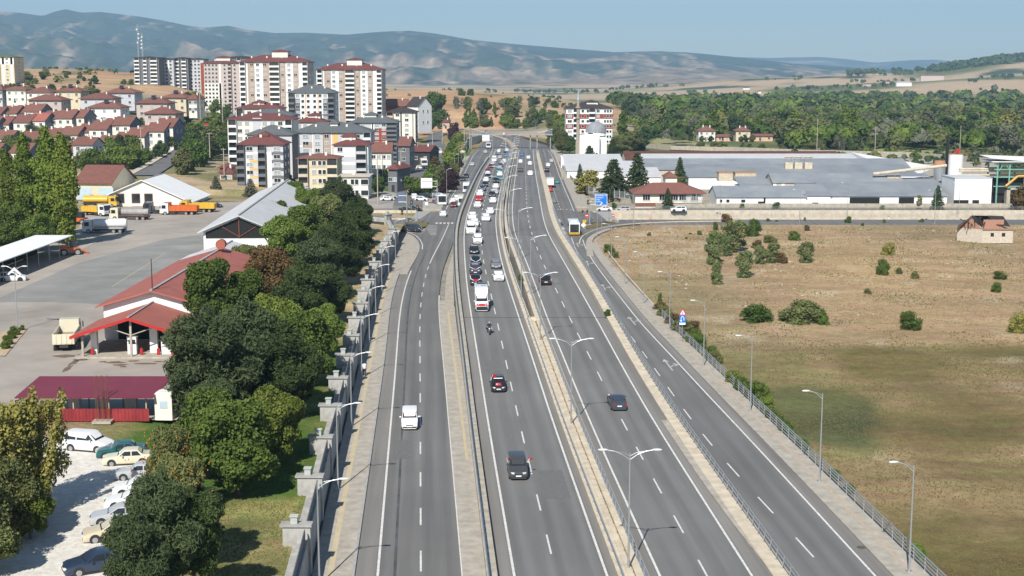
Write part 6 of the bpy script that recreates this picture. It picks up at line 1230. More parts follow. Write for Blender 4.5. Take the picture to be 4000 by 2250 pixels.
def rowhouse_mesh():
    W, D, H, rise = 8.0, 11.5, 5.4, 3.5; m = MB(); m.b2(-W, 0, 0, D, -5, H); m.add([(x, y, z) for x in (-W, 0) for y, z in ((0, H), (D, H), (D/2, H+rise*.97))], [(0, 1, 2), (5, 4, 3)]); a = m.mesh('wall', mWARM)
    m = MB(); m.b2(-.02, .05, .05, D-.05, -5, H); m.add([(x, y, z) for x in (-.02, .05) for y, z in ((.05, H), (D-.05, H), (D/2, H+rise*.95))], [(0, 1, 2), (5, 4, 3)]); s_ = m.mesh('gable_end', mSHADEB)  # thin gable overlay in dark blue: its shade is painted in
    m = MB(); gable(m, -W, 0, 0, D, H+.12, rise, .6); b = m.mesh('roof', mTILE); m = MB(); m.box(-W*.6, D*.45, H+rise+.1, .7, .7, 1.4); c = m.mesh('chimney', mWARM); return a, b, c, s_, W, D, H, rise
wa, rf_, ch_, ge_, W_, D_, H_, ri = rowhouse_mesh(); rm = mMAR
for nm, lst, Y in ROWS:
    for i, (cx, cy) in enumerate(sorted(lst)):
        py = c1(cy); px = c1(cx); Yc = Y + (cx % 37)*.25 + (12 if nm == 'lowest' and cy > 1480 else 0); X, _, zr = AT(px, py, Yc + D_/2)
        r = empty('row_house', (X, Yc, zr-H_-ri), R(-11), '%s gabled house from the left in the %s row of the hillside' % (ORD[i], nm) if nm != 'lowest' else '%s gabled house from the left in the lowest row, just above the depot trees' % ORD[i], 'house', 'gabled row houses on the hillside')
        part('wall', wa, r); q = part('roof', rf_, r); part('gable_end', ge_, r); part('chimney', ch_, q)
        if (nm, cx) == ('second', 490): q.material_slots[0].link = 'OBJECT'; q.material_slots[0].material = mREDSH; r['label'] = 'gabled house with a bright magenta red roof in the second row'
        for k in range(2): part('window', win_mesh(1.2, 1.3), r, (-W_*(.25+.45*k), -.06, 3.9)); part('window', win_mesh(1.2, 1.3, mCURT), r, (-W_*(.25+.45*k), -.06, 1.2))
        part('window', win_mesh(1.0, 1.3), r, (.1, D_*.35, 3.6), R(90)); part('window', win_mesh(1.0, 1.3), r, (.1, D_*.68, 3.6), R(90))
house('small white walled house with a brown red roof near the depot trees', 283, 365, 566, 505, 6, 9, 2.6, mWG, mTILE, R(-9), 'gable', 2, 2)
house('small pink house with a two step red roof on the dry bank', 857, 905, 676, 450, 2.5, 8, 1.9, mPEACH, mTILED, 0, 'hip', 1, 2); house('upper red roofed part of the dry bank houses', 857, 903, 655, 462, 4, 6, 1.2, mREDP, mTILED, 0, 'hip', 1, 1, chim=0)
house('white villa with a brown roof and arched windows on the brown hill', 1585, 1640, 415, 760, 8, 12, 5, mWHITE, mTBR, R(-35), 'gable', 2, 2); house('brick red villa with a tiled roof beside the white villa', 1515, 1600, 415, 775, 8, 12, 4, mREDP, mTILE, R(10), 'gable', 2, 3)
house('narrow yellow house with a flat red roof among the trees', 1632, 1670, 463, 860, 4.5, 9, .6, mYELR, mTILED, 0, 'hip', 3, 1, chim=0)
house('small house with a rust red roof behind the trees beyond the side street', 1728, 1755, 478, 860, 4, 9, 2, mPEACH, mTILED, 0, 'hip', 1, 2)
house('cream house with a steep red roof at the corner of the side street', 1450, 1528, 595, 475, .5, 9, 3.2, mWARM, mTILE, 0, 'gable', 3, 4); house('grey sided house with a red roof behind the steep roofed one', 1555, 1600, 570, 520, .5, 12, 3.2, mDG, mTILE, R(-5), 'gable', 3, 1)
r = house('dark red roofed shop with an open front on the side street', 1606, 1680, 592, 560, .5, 14, 2.2, mTRIM, mTILED, R(-12), 'gable', 1, 2)
house('low shop with a red roof beside the trees of the side street', 1514, 1552, 662, 440, .2, 10, 1.6, mDG, mTILED, R(-20), 'hip', 1, 2)
# mosque and the block behind it
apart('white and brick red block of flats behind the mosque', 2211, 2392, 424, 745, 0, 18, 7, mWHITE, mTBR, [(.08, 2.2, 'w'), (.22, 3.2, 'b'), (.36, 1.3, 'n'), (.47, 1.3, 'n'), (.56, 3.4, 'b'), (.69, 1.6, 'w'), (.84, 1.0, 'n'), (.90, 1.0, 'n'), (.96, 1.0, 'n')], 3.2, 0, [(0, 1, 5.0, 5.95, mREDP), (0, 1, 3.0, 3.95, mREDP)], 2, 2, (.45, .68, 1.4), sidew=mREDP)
mY = 610; s_ = SC(mY, 5); X0 = PX(2264, mY, 5); Xe = PX(2385, mY, 5); zt = AT(0, 528, mY)[2]; mw = (2342-2264)/s_
r = empty('mosque', (X0, mY, 0), 0, 'white mosque with a grey ribbed dome', 'mosque'); dpt = 15
m = MB(); m.b2(0, mw, 0, dpt, -1, zt); m.b2(mw, Xe-X0-1.5, 3, dpt, -1, zt-1); [m.b2(a-.25, a+.25, -.25, 0, 0, zt-1.5) for a in (.3, mw*.72, mw-.3)]; m.b2(mw*.12, mw*.88, -.06, 0, zt-1.0, zt-.7); m.build('wall', mWHITE, r)
dcx = PX(2328, mY+7.5, 8)-X0; zd = AT(0, 518, mY)[2]; dr = 41/s_
m = MB(); m.cyl((dcx, 7.5, zt), (dcx, 7.5, zd+.2), dr*.96, None, 20); m.b2(dcx-5, dcx-1.2, .8, 3, zt, zd-.1); m.build('drum', mWHITE, r)
m = MB(); vs = []; nu, nv = 40, 10
for j in range(nv+1):
    t_ = j/nv*math.pi/2
    for i in range(nu): a = 2*math.pi*i/nu; rr = dr*(1.02 if j == 0 else math.cos(t_)**.9)*(1 + (.015 if i % 2 else 0)); vs.append((dcx+rr*math.cos(a), 7.5+rr*math.sin(a), zd+dr*.98*math.sin(t_)))
m.add(vs, [(j*nu+i, j*nu+(i+1) % nu, (j+1)*nu+(i+1) % nu, (j+1)*nu+i) for j in range(nv) for i in range(nu)]); m.cyl((dcx, 7.5, zd+dr*.97), (dcx, 7.5, zd+dr*1.15), .12, .03, 6); m.build('dome', M('lead dome', (.25, .265, .285), .8, .15, .4, .2), r)
m = MB(); m.b2(dcx-4, dcx-1.8, .7, .9, zt+.5, zt+1.0); m.build('drum_window', mGLASS, r)
for a in (.52, .64): m = MB(); m.b2(mw*a-.35, mw*a+.35, -.08, .02, 2, 5); m.cyl((mw*a, -.08, 5), (mw*a, .02, 5), .35, None, 12); m.build('arched_window', mGLASS, r)
m = MB(); [(m.b2(mw-.02, mw+.12, y_-.5, y_+.5, 2, 5.5)) for y_ in (1.5,)]; m.build('side_window', mGLASS, r)
xm = PX(2257, mY+2, 5); r = empty('minaret', (xm, mY+2, 0), 0, 'tall stone minaret with a pointed silver cone', 'minaret'); Z = lambda py: AT(0, py, mY+2)[2]; mSTONE = M('minaret stone', (.33, .29, .23), .9, .12, 1)
m = MB(); m.b2(-1.0, 1.0, -1.0, 1.0, -1, Z(556)); m.cyl((0, 0, Z(556)), (0, 0, Z(545)), 1.0, .75, 12); m.cyl((0, 0, Z(545)), (0, 0, Z(390)), .75, .62, 12); m.build('shaft', mSTONE, r)
for a in (463, 422): m = MB(); m.cyl((0, 0, Z(a+4)), (0, 0, Z(a)), .75, 1.2, 14); m.cyl((0, 0, Z(a)), (0, 0, Z(a-5)), 1.22, 1.22, 14); m.build('gallery', mSTONE, r)
m = MB(); m.cyl((0, 0, Z(390)), (0, 0, Z(352)), .72, .05, 14); m.cyl((0, 0, Z(352)), (0, 0, Z(343)), .04, .02, 5); m.build('cone', M('silver cone', (.5, .52, .55), .35, .08, 1, metal=.5), r)
# ---- factory
def shed(label, px0, px1, pyf, Y, depth, rise, wall, roof, base=0, kind='gable', rz=0, openings=(), name='factory_shed', axis='x', ov=.4):
    s_ = SC(Y, 4); W = (px1-px0)/s_; H = AT(0, pyf, Y)[2]-base; r = empty(name, (PX((px0+px1)/2, Y, 4), Y, base), rz, label, 'factory building')
    m = MB(); m.b2(-W/2, W/2, 0, depth, -.5, H)
    if kind == 'gable' and axis == 'x': m.add([(x, y, z) for x in (-W/2, W/2) for y, z in ((0, H), (depth, H), (depth/2, H+rise*.97))], [(0, 1, 2), (5, 4, 3)])
    if kind == 'gable' and axis == 'y': m.add([(x, y, z) for y in (0, depth) for x, z in ((-W/2, H), (W/2, H), (0, H+rise*.97))], [(0, 1, 2), (5, 4, 3)])
    m.build('wall', wall, r); m = MB()
    if kind == 'gable' and axis == 'x': gable(m, -W/2, W/2, 0, depth, H+.1, rise, ov)
    elif kind == 'gable':
        gable(m, 0, depth, -W/2, W/2, H+.1, rise, ov); m.v = [(-y, x, z) for x, y, z in m.v]
    elif kind == 'mono': m.add([(-W/2-ov, -ov, H+.05), (W/2+ov, -ov, H+.05), (W/2+ov, depth, H+rise), (-W/2-ov, depth, H+rise), (-W/2-ov, -ov, H-.2), (W/2+ov, -ov, H-.2), (W/2+ov, depth, H+rise-.3), (-W/2-ov, depth, H+rise-.3)], [(0, 1, 2, 3), (7, 6, 5, 4), (0, 4, 5, 1), (1, 5, 6, 2), (3, 7, 4, 0), (2, 6, 7, 3)])
    elif kind == 'hip': hip(m, -W/2, W/2, 0, depth, H, rise, ov)
    else: m.b2(-W/2-.1, W/2+.1, -.1, depth+.1, H, H+.25)
    m.build('roof', roof, r)
    for a, b, z0, z1, mt, nm in openings:
        m = MB(); xa, xb = (a-(px0+px1)/2)/s_, (b-(px0+px1)/2)/s_; m.b2(xa, xb, -.07, .02, H*z0, H*z1); m.build(nm, mt, r)
        if nm == 'window': m.v = m.v
    return r
CW = lambda *p: [(a, b, .45, .75, mGLASS, 'window') for a, b in p]
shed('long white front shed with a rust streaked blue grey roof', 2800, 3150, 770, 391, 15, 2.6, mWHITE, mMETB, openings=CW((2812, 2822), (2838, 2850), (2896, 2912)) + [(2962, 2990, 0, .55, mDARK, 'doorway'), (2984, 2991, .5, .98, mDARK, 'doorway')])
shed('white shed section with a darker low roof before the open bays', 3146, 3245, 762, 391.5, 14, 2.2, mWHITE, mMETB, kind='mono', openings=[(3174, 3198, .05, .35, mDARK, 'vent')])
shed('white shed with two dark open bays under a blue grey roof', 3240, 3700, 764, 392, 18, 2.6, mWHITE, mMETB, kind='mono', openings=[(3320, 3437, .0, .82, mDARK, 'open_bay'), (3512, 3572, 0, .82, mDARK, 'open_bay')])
shed('grey brown upper shed with small dark openings', 3020, 3530, 714, 425, 14, 2.4, mBLOCK, mMETB, openings=[(3121, 3138, .5, .9, mDARK, 'window'), (3158, 3166, .5, .9, mDARK, 'window'), (3411, 3419, .4, .9, mDARK, 'window'), (3515, 3528, .4, .9, mDARK, 'window'), (3020, 3033, .3, 1, mWHITE, 'white_panel'), (3052, 3065, .3, 1, mWHITE, 'white_panel')], base=1)
shed('middle shed with a blue grey roof right of the grey brown one', 3530, 3690, 730, 418, 22, 2.6, mWHITE, mMETB, kind='mono', base=0)
shed('low blue grey roofed shed joining the white fronts', 2900, 3020, 733, 424, 15, 2.4, mWHITE, mMETB, kind='mono')
shed('wide pale roofed hall behind the front sheds', 2690, 3600, 690, 455, 24, 2.6, mWHITE, mMETB, kind='mono')
shed('long hall with a skylight strip under its ridge', 2520, 3560, 663, 485, 24, 3.2, mBLOCK, mMETB, openings=[(2895, 3490, .62, .9, mGLASS, 'skylight_strip')])
shed('long grey hall with the brightest roof in the middle of the factory', 2520, 3380, 645, 520, 24, 3.0, mWG, mMETAL, kind='mono')
shed('rear hall with a dark rusty roof', 2445, 3290, 626, 560, 24, 3.0, mWARM, mRUST, openings=())
r = empty('factory_shed', (*G(3560, 690), 0), 0, 'long bright white sloping roof at the rear right of the factory', 'factory building'); P = [Vector(AT(3325, 594, 600)), Vector(AT(3655, 650, 500)), Vector((*G(3560, 692, 1.5), 1.5)), Vector((*G(3290, 606, 1.5), 1.5))]; P = [p - r.location for p in P]; m = MB(); m.add([tuple(p) for p in P] + [(p.x, p.y, p.z-.3) for p in P], [(0, 3, 2, 1), (4, 5, 6, 7), (0, 1, 5, 4), (1, 2, 6, 5), (2, 3, 7, 6), (3, 0, 4, 7)]); m.build('roof', mWHITE, r); m = MB(); m.add([(p.x, p.y, z) for z in (-.3, None) for p in P for z in (([-.3] if z is not None else [p.z-.25]))], [(0, 1, 5, 4), (1, 2, 6, 5), (2, 3, 7, 6), (3, 0, 4, 7)]); m.build('wall', mWARM, r)
shed('white walled hall behind the tall spruce trees', 2430, 2582, 690, 470, 30, 3.6, mWHITE, mMETAL, kind='mono', openings=())
shed('pale roofed hall beside the mosque wall', 2215, 2445, 665, 500, 34, 4.0, mWHITE, mMETAL, kind='mono')
shed('long red tiled office with white framed windows', 2482, 2745, 757, 391, 11, 2.6, mWARM, mTILE, kind='hip', openings=[(2482, 2748, 0, .30, mTILE, 'lower_roof_strip')] , name='office_building', ov=1.0)
for a in (2525, 2590, 2634, 2667, 2712): x = PX(a, 391, 3); o = part('window', win_mesh(2.0, 1.5, None, 3), [q for q in col.objects if q.name == 'office_building'][0], (x-PX((2482+2745)/2, 391, 4), -.08, 3.6*AT(0, 757, 391)[2]/5))
shed('small red roofed lodge between the spruces', 2600, 2645, 695, 440, 8, 1.6, mWARM, mTILE, kind='hip', name='lodge')
for a, b, c, lb in ((2808, 2862, 690, 'cream roof box with a rusty lid, smaller of two'), (2872, 2953, 690, 'wide cream roof box with a rusty lid')): shed(lb, a, b, 676, 440, 5, .3, mCREAM, M('rusty lid', (.35, .2, .12), .9), base=4, kind='flat', name='roof_box')
shed('white box standing on the brightest roof', 2898, 2962, 637, 519, 5, .3, mWHITE, mTBR, base=6, kind='flat', name='roof_box'); shed('cream box at the right end of the upper shed roof', 3466, 3512, 690, 428, 4, .3, mCREAM, mRUST, base=5, kind='flat', name='roof_box'); shed('raised skylight strip with a white sill, left of two on the factory roofs', 3018, 3152, 683, 432, 1.2, .2, mGLASS, mWHITE, base=4.5, kind='flat', name='roof_skylight'); shed('raised skylight strip with many panes beside the cream roof box', 3516, 3628, 694, 432, 1.2, .2, mGLASS, mWHITE, base=4.0, kind='flat', name='roof_skylight'); shed('red and white hoist house on the front shed roof', 3316, 3352, 732, 404, 4, .3, mREDP, mWHITE, base=4, kind='flat', name='roof_box')
for i, a in enumerate((3080, 3117, 3156)):
    Y = 470; x = PX(a, Y, 6); r = empty('roof_vent', (x, Y, 5.5), 0, ('left', 'middle', 'right')[i] + 'most cream vent with an arched lid on the factory roof' if i != 1 else 'cream vent with an arched lid between the two others', 'roof vent', 'arched roof vents'); m = MB(); m.b2(-1.3, 1.3, -1, 1, 0, 2.2); m.build('housing', mCREAM, r); m = MB(); [m.cyl((s1*1.1, s2*.8, 2.2), (s1*1.1, s2*.8, 4.1), .06, None, 5) for s1 in (-1, 1) for s2 in (-1, 1)]; m.build('legs' if False else 'frame', mSTEEL, r); m = MB(); m.ball((0, 0, 4.1), 1.8, 1.4, .35, 12, 6); m.build('lid', mCREAM, r)
sY = 425; s_ = SC(sY, 5); r = empty('silo', (PX(3730, sY, 5), sY, 0), 0, 'tall white cylindrical silo with a red motor on top', 'silo'); m = MB(); m.cyl((0, 0, 0), (0, 0, AT(0, 602, sY)[2]), 28/s_, None, 28); m.build('tank', mWHITE, r, True); r.children[0].data.set_sharp_from_angle(angle=R(40))
m = MB(); zt = AT(0, 602, sY)[2]; m.cyl((0, 0, zt), (0, 0, zt+.15), 29/s_, None, 24); [m.box(math.cos(k*.7)*26/s_, math.sin(k*.7)*26/s_, zt+.7, .08, .08, 1.1) for k in range(9)]; m.build('top_rail', M('rusty rail', (.35, .15, .1), .8), r); m = MB(); m.box(.4, 0, zt+1.0, 1.2, 1, 1.2); m.build('motor', mREDP if False else PAINT['red'], r)
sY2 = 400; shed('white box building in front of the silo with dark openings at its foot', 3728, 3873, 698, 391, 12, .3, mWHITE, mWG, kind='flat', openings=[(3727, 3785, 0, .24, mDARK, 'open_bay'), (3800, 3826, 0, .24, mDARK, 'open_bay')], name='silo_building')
r = empty('chimney_stack', (PX(3696, 440, 5), 440, 0), 0, 'slim black chimney stack beside the white silo', 'chimney'); m = MB(); zt = AT(0, 532, 440)[2]; m.cyl((0, 0, 0), (0, 0, zt), .62, .52, 16); m.cyl((0, 0, zt), (0, 0, zt+.4), .4, .3, 10); m.build('stack', PAINT['black'], r)
r = empty('conveyor', (PX(3560, 428, 8), 428, 0), 0, 'long sloping cream conveyor tube leading to the silo', 'conveyor'); A0, A1 = AT(3410, 680, 428), AT(3697, 647, 428); m = MB(); m.cyl((A0[0]-r.location[0], 0, A0[2]), (A1[0]-r.location[0], 0, A1[2]), .5, .5, 8); m.build('tube', mCREAM, r); m = MB(); [m.cyl((A0[0]-r.location[0]+(A1[0]-A0[0])*f, 0, 0), (A0[0]-r.location[0]+(A1[0]-A0[0])*f, 0, A0[2]+(A1[2]-A0[2])*f), .12) for f in (.3, .7, .95)]; m.build('support', mSTEEL, r)
r = empty('boiler', (PX(3668, 436, 4), 436, 0), 0, 'grey boiler drum with pipes left of the silo', 'boiler'); m = MB(); m.cyl((0, 0, 0), (0, 0, 9), 1.8, 1.8, 16); m.build('drum', mSTEEL, r); m = MB(); m.cyl((0, 0, 9), (0, 0, 10.4), 1.9, 1.6, 16); m.build('insulation', M('orange brown insulation', (.4, .2, .12), .9), r); m = MB(); m.tube([(1, -1.6, 3), (1, -1.8, 5.2), (4.5, -1.8, 5.2)], .32, 8); m.build('pipe', mCREAM, r)
# green steel pipe rack at the right edge
rk = empty('pipe_rack', (PX(3950, 400, 4), 400, 0), 0, 'green steel rack with pipes, an orange stair and a white canopy at the right edge', 'pipe rack'); mGRN = M('green steel', (.16, .36, .30), .6, .1, 1)
ox = rk.location[0]; q = lambda px: PX(px, 400, 5)-ox; z_ = lambda py: AT(0, py, 400)[2]
m = MB(); [m.b2(q(a)-.18, q(a)+.18, b-.18, b+.18, 0, z_(640)) for a in (3893, 3940, 4000, 4060) for b in (0, 8)]; [m.b2(q(3880), q(4070), b-.12, b+.12, z_(c)-.15, z_(c)+.15) for c in (662, 692, 640, 728) for b in (0, 8)]; m.tube([(q(3900), 0, z_(668)), (q(3915), 0, z_(640))], .12); m.tube([(q(3940), 0, z_(668)), (q(3925), 0, z_(640))], .12); m.build('frame', mGRN, rk)
m = MB(); m.add([(q(3862), -1, z_(618)), (q(4080), -1, z_(632)-.4), (q(4080), 10, z_(620)), (q(3862), 10, z_(612))], [(0, 1, 2, 3)]); m.b2(q(3866), q(4080), -1, 10, z_(633), z_(630)); m.build('canopy', mWHITE, rk)
m = MB(); m.tube([(q(3925), -.6, z_(727)), (q(3970), -.6, z_(688)), (q(4050), -.6, z_(686))], .35, 6); m.build('stair', M('orange steel', (.6, .33, .08), .6), rk); m = MB(); [m.tube([(q(3760), 4, z_(c)), (q(4080), 4, z_(c))], .3, 8) for c in (664, 672, 688)]; m.build('pipe', mCREAM, rk)
m = MB(); m.b2(q(3932), q(3946), -.5, 1.5, 0, z_(735)); m.b2(q(3990), q(4010), -.5, 1.5, 0, z_(735)); m.b2(q(3932), q(4060), -.5, 1.5, z_(741), z_(733)); m.build('concrete_frame', mCONC, rk); m = MB(); m.b2(q(3900), q(4060), 6, 9, 0, z_(700)); m.build('dark_tank_wall', mDARK, rk)
# perimeter walls
def wall_run(pts, h, label, mat=mCONC, th=.3, z=0.0, name='boundary_wall'):
    P = [Vector((*G(a, b, z), 0)) for a, b in pts]; m = MB(); path_strip(P, -th/2, th/2, z-.4, z+h, m); return tag(m.build(name, mat), label, 'wall')
m = MB(); m.b2(PX(2810, 388.5), 148, 388.5, 388.9, -.4, 1.15); tag(m.build('boundary_wall', mCONC), 'long cream boundary wall along the front of the factory', 'wall')
wall_run([(2185, 640), (2230, 700), (2290, 755), (2330, 775), (2400, 783), (2480, 795), (2590, 812), (2830, 812)], 1.2, 'low boundary wall curving from the mosque to the factory front'); wall_run([(2820, 590), (3150, 603), (3560, 613), (3900, 640)], 2.2, 'pale boundary wall behind the factory'); wall_run([(2510, 575), (2620, 585), (2820, 590)], 2.0, 'far end of the pale boundary wall beside the mown field')
wall_run([(2160, 600), (2182, 655), (2196, 700)], 1.4, 'short cream wall by the mosque pavement', mCREAM); wall_run([(1826, 562), (1818, 590), (1815, 600)], 3.4, 'grey ribbed retaining wall below the footbridge stairs', mCONCG, .4, name='retaining_wall'); wall_run([(1900, 530), (1862, 560), (1826, 568)], 4.0, 'grey stone retaining wall at the bend under the footbridge', mBLOCK, .4, name='retaining_wall')
m = MB(); m.b2(PX(2190, 560, 2), PX(2225, 560, 2), 555, 570, -.2, 4.2); tag(m.build('kiosk_wall', mWHITE), 'white boundary block beside the mosque pavement', 'wall')
fy = 386; P0 = [(2300, 775), (2345, 788), (2400, 796), (2480, 806)]
r = empty('mesh_fence', (*G(2380, 790), 0), 0, 'chain link fence with bent posts in front of the spruce trees', 'fence'); m = MB(); ox, oy = r.location[0], r.location[1]
pm_ = MB(); pm_.cyl((0, 0, 0), (0, 0, 2.6), .06, .05, 5); pm_.cyl((0, 0, 2.6), (-.3, -.3, 3.0), .05, .04, 5); pm_ = pm_.mesh('post', mLAMP)
for k in range(26): a, b = 2240+k*20, np.interp(2240+k*20, [2240, 2300, 2400, 2600, 2760], [738, 768, 786, 806, 810]); x, y = G(a, b); part('post', pm_, r, (x-ox, y-oy, .9)); m.v.extend([(x-ox, y-oy, 1.0), (x-ox, y-oy, 3.2)])
m.f = [(2*i, 2*i+2, 2*i+3, 2*i+1) for i in range(25)]; m.m = [0]*25
mNET = bpy.data.materials.new('chain link'); mNET.use_nodes = True; b_ = mNET.node_tree.nodes['Principled BSDF']; b_.inputs['Base Color'].default_value = (.4, .42, .42, 1); b_.inputs['Alpha'].default_value = .28; m.build('mesh_panel', mNET, r)
# ruined brick house in the field
Y = G(3850, 945)[1]; s_ = SC(Y, 2); r = empty('ruined_house', (PX(3835, Y, 0), Y, 0), 0, 'ruined brick house with a collapsed black roof in the dry field', 'ruined house'); a = lambda px: (px-3835)/s_; z_ = lambda py: AT(0, py, Y)[2]
m = MB(); z1 = z_(897); m.b2(a(3835), a(3955), 0, .25, -.3, z1); m.b2(a(3835), a(3955), 7.5, 7.75, -.3, z1); m.b2(a(3952), a(3957), .25, 7.5, -.3, z1); m.add([(a(3835), 0, -.3), (a(3762), 4.2, -.3), (a(3762), 4.2, z1), (a(3835), 0, z1), (a(3835), .3, -.3), (a(3762), 4.5, -.3), (a(3762), 4.5, z1), (a(3835), .3, z1)], [(0, 3, 2, 1), (4, 5, 6, 7), (3, 7, 6, 2)]); m.build('block_wall', mBLOCK, r)
m = MB(); m.add([(a(3835), 0, z1), (a(3762), 4.2, z1), (a(3800), 2, z_(852))] + [(a(3835), .3, z1), (a(3762), 4.5, z1), (a(3800), 2.3, z_(852))], [(0, 2, 1), (3, 4, 5), (0, 3, 5, 2), (1, 2, 5, 4)]); m.b2(a(3850), a(3930), 2, 2.3, z1, z_(862)); m.b2(a(3835), a(3957), -.3, 2, z1, z1+.1); m.build('brick_gable', mBRICK, r)
m = MB()
for k in range(13): x_ = a(3775)+k*(a(3940)-a(3775))/26; m.tube([(x_+rnd.uniform(-.3, .3), 1+rnd.uniform(-1, 1), z1+rnd.uniform(.6, 1.6)), (x_+1.2+rnd.uniform(-1, 1), 5+rnd.uniform(-1, 1.5), z1+rnd.uniform(1.4, 2.9))], .1, 4)
m.add([(a(3753), 3, z1-.2), (a(3800), 1.6, z_(850)), (a(3830), 6, z_(850)), (a(3780), 7.5, z1)], [(0, 1, 2, 3), (3, 2, 1, 0)]); m.add([(a(3800), 1.8, z_(852)), (a(3838), .8, z1+.3), (a(3870), 5, z1+1.2), (a(3826), 5, z_(850))], [(0, 1, 2, 3), (3, 2, 1, 0)]); m.add([(a(3826), 5.2, z_(851)), (a(3945), 5.2, z_(853)), (a(3960), 8.3, z1+.2), (a(3830), 8.3, z1+.2), (a(3900), 1.8, z1+.9), (a(3952), 1.2, z1+.5), (a(3945), 5.2, z_(853)), (a(3880), 5.2, z_(851))], [(0, 1, 2, 3), (3, 2, 1, 0), (4, 5, 6, 7), (7, 6, 5, 4)]); m.build('collapsed_roof', mDARK if False else M('charred timber', (.03, .026, .024), .9, .3, 2), r)
for b in (3868, 3912): m = MB(); m.b2(a(b), a(b+13), -.03, .02, z_(924), z_(910)); m.build('window_opening', mDARK, r)
# ---- houses among the trees to the right and far away
house('cream farmhouse with a red roof among the orchard trees', 2730, 2795, 512, 785, 0, 10, 2.6, mWARM, mTILE, 0, 'hip', 2, 3, chim=2); house('yellow farmhouse with a red roof among the orchard trees', 2876, 2932, 512, 785, 0, 9, 2.2, mYELR, mTILE, 0, 'hip', 2, 2, chim=2); house('long low tiled barn right of the yellow farmhouse', 2936, 3020, 532, 785, 0, 6, 1.2, mPEACH, mTILE, 0, 'gable', 1, 3, chim=0); house('low tiled barn between the two farmhouses', 2800, 2856, 534, 785, 0, 6, 1.2, mPEACH, mTILE, 0, 'gable', 1, 2, chim=0)
for i, (a, b, c, wd_, lb) in enumerate([(2915, 362, 0, 26, 'white villa with a red roof on the far rise'), (2967, 370, 0, 12, 'small white house right of the far white villa'), (3358, 440, 0, 40, 'red hip roofed house deep in the wood'), (3465, 410, 0, 70, 'long blue and white shed at the edge of the far wood'), (3390, 365, 0, 40, 'pink walled farm on the far plain'), (3330, 388, 0, 24, 'white farm shed on the far plain'), (3470, 362, 0, 30, 'white house beside the far pink farm'), (3530, 366, 0, 60, 'long white sheds on the far plain'), (3640, 358, 0, 90, 'row of pinkish barns on the far plain'), (2590, 420, 0, 22, 'small tiled house in the wood left of the farmhouses'), (3620, 400, 0, 10, 'small bright blue house at the wood edge'), (2800, 372, 0, 20, 'tiny pale house left of the far villa'), (2700, 365, 0, 24, 'tiny cottage among the far trees')]):
    Y = zc_ = F*(CAMZ-c)*1.0/((b-HOR)*CP); Y = min(Y, 3000); s_ = SC(Y); z0 = tz(PX(a, Y), Y)-.3; W = wd_/s_; H = max(3.2, W*.22); r = empty('far_house', (PX(a, Y), Y, z0), 0, lb, 'house', 'houses far off in the valley'); dz = AT(a, b, Y)[2]; r.location[2] = min(max(dz, z0), z0+6)
    m = MB(); m.b2(-W/2, W/2, 0, 8, -6, H); m.build('wall', [mWHITE, mPINK, mSHUT][2 if 'blue' in lb else (1 if 'pink' in lb else 0)], r); m = MB(); hip(m, -W/2, W/2, 0, 8, H, 1.8, .5); m.build('roof', mMETAL if 'white sheds' in lb or 'shed at' in lb else mTILE, r)
# masts on the skyline
for px, py0, py1, lb in ((540, 95, 225, 'thin red and white radio mast above the dark towers'), (556, 128, 225, 'shorter radio mast with round dishes')):
    Y = 1150; x = PX(px, Y, 60); z0 = tz(x, Y)-.3; zt = AT(px, py0, Y)[2]; r = empty('radio_mast', (x, Y, z0), 0, lb, 'radio mast'); h = zt-z0; m = MB(); [m.cyl((a*.5, b*.5, 0), (a*.25, b*.25, h), .16, .12, 4) for a, b in ((-1, -1), (1, -1), (0, 1))]; [m.b2(-.5, .5, -.4, .4, h*k/14, h*k/14+.25) for k in range(14)]; m.build('lattice', mSTEEL, r); m = MB(); [m.ball((rnd.uniform(-.9, .9), -.6, h*(.62+.09*k)), .8, .4, .8, 8, 5) for k in range(4)]; m.build('dish', mLAMP, r)
# ---------------------------------------------------------------- depot yard, side streets, park
def GT(px, py):      # sight line on the terrain
    d = ray(px, py); y = 380.0
    while y < 4500:
        k = y/d[1]; x = d[0]*k
        if CAMZ + d[2]*k <= tz(x, y) - .25: return x, y, tz(x, y) - .25
        y += 2.0 if y < 1200 else 8
    return d[0]*y/d[1], y, 0
def sheet(name, pts, z, mat, kind='structure'): m = MB(); v = [(*G(a, b, z), z) for a, b in pts]; m.add(v, [tuple(range(len(v)))]); o = m.build(name, mat); me = o.data; flip = me.polygons[0].normal.z < 0; (me.flip_normals() if flip else None); return tag(o, kind=kind)
sheet('yard', [(-400, 1640), (690, 1640), (800, 1520), (800, 1300), (900, 1000), (1070, 800), (1010, 782), (830, 790), (560, 800), (330, 830), (280, 960), (-400, 1180)], 4.64, mYARD)
sheet('yard_patch', [(-40, 1180), (300, 1030), (640, 935), (880, 905), (800, 965), (600, 1130), (400, 1188), (200, 1180)], 4.645, mYARD2)
sheet('gravel_lot', [(-500, 2500), (-500, 1960), (120, 1690), (260, 1745), (430, 1770), (590, 1840), (640, 2000), (560, 2250), (540, 2500)], 4.62, M('white gravel', (.62, .59, .53), .95, .2, 2.5, bump=.5))
mb = MB(); v = [G(a, b, 4.64) for a, b in ((960, 1100-165), (420, 1180))]; sheet('yard_line', [(642, 990), (645, 990), (439, 1120), (435, 1120)], 4.655, mTACT)
sheet('island_soil', [(0, 1390), (0, 1300), (70, 1275), (110, 1280), (20, 1390)], 4.72, mEARTH); sheet('bank_pavement', [(0, 1010), (180, 935), (300, 890), (390, 940), (300, 985), (200, 1010)], 4.66, mCONC)
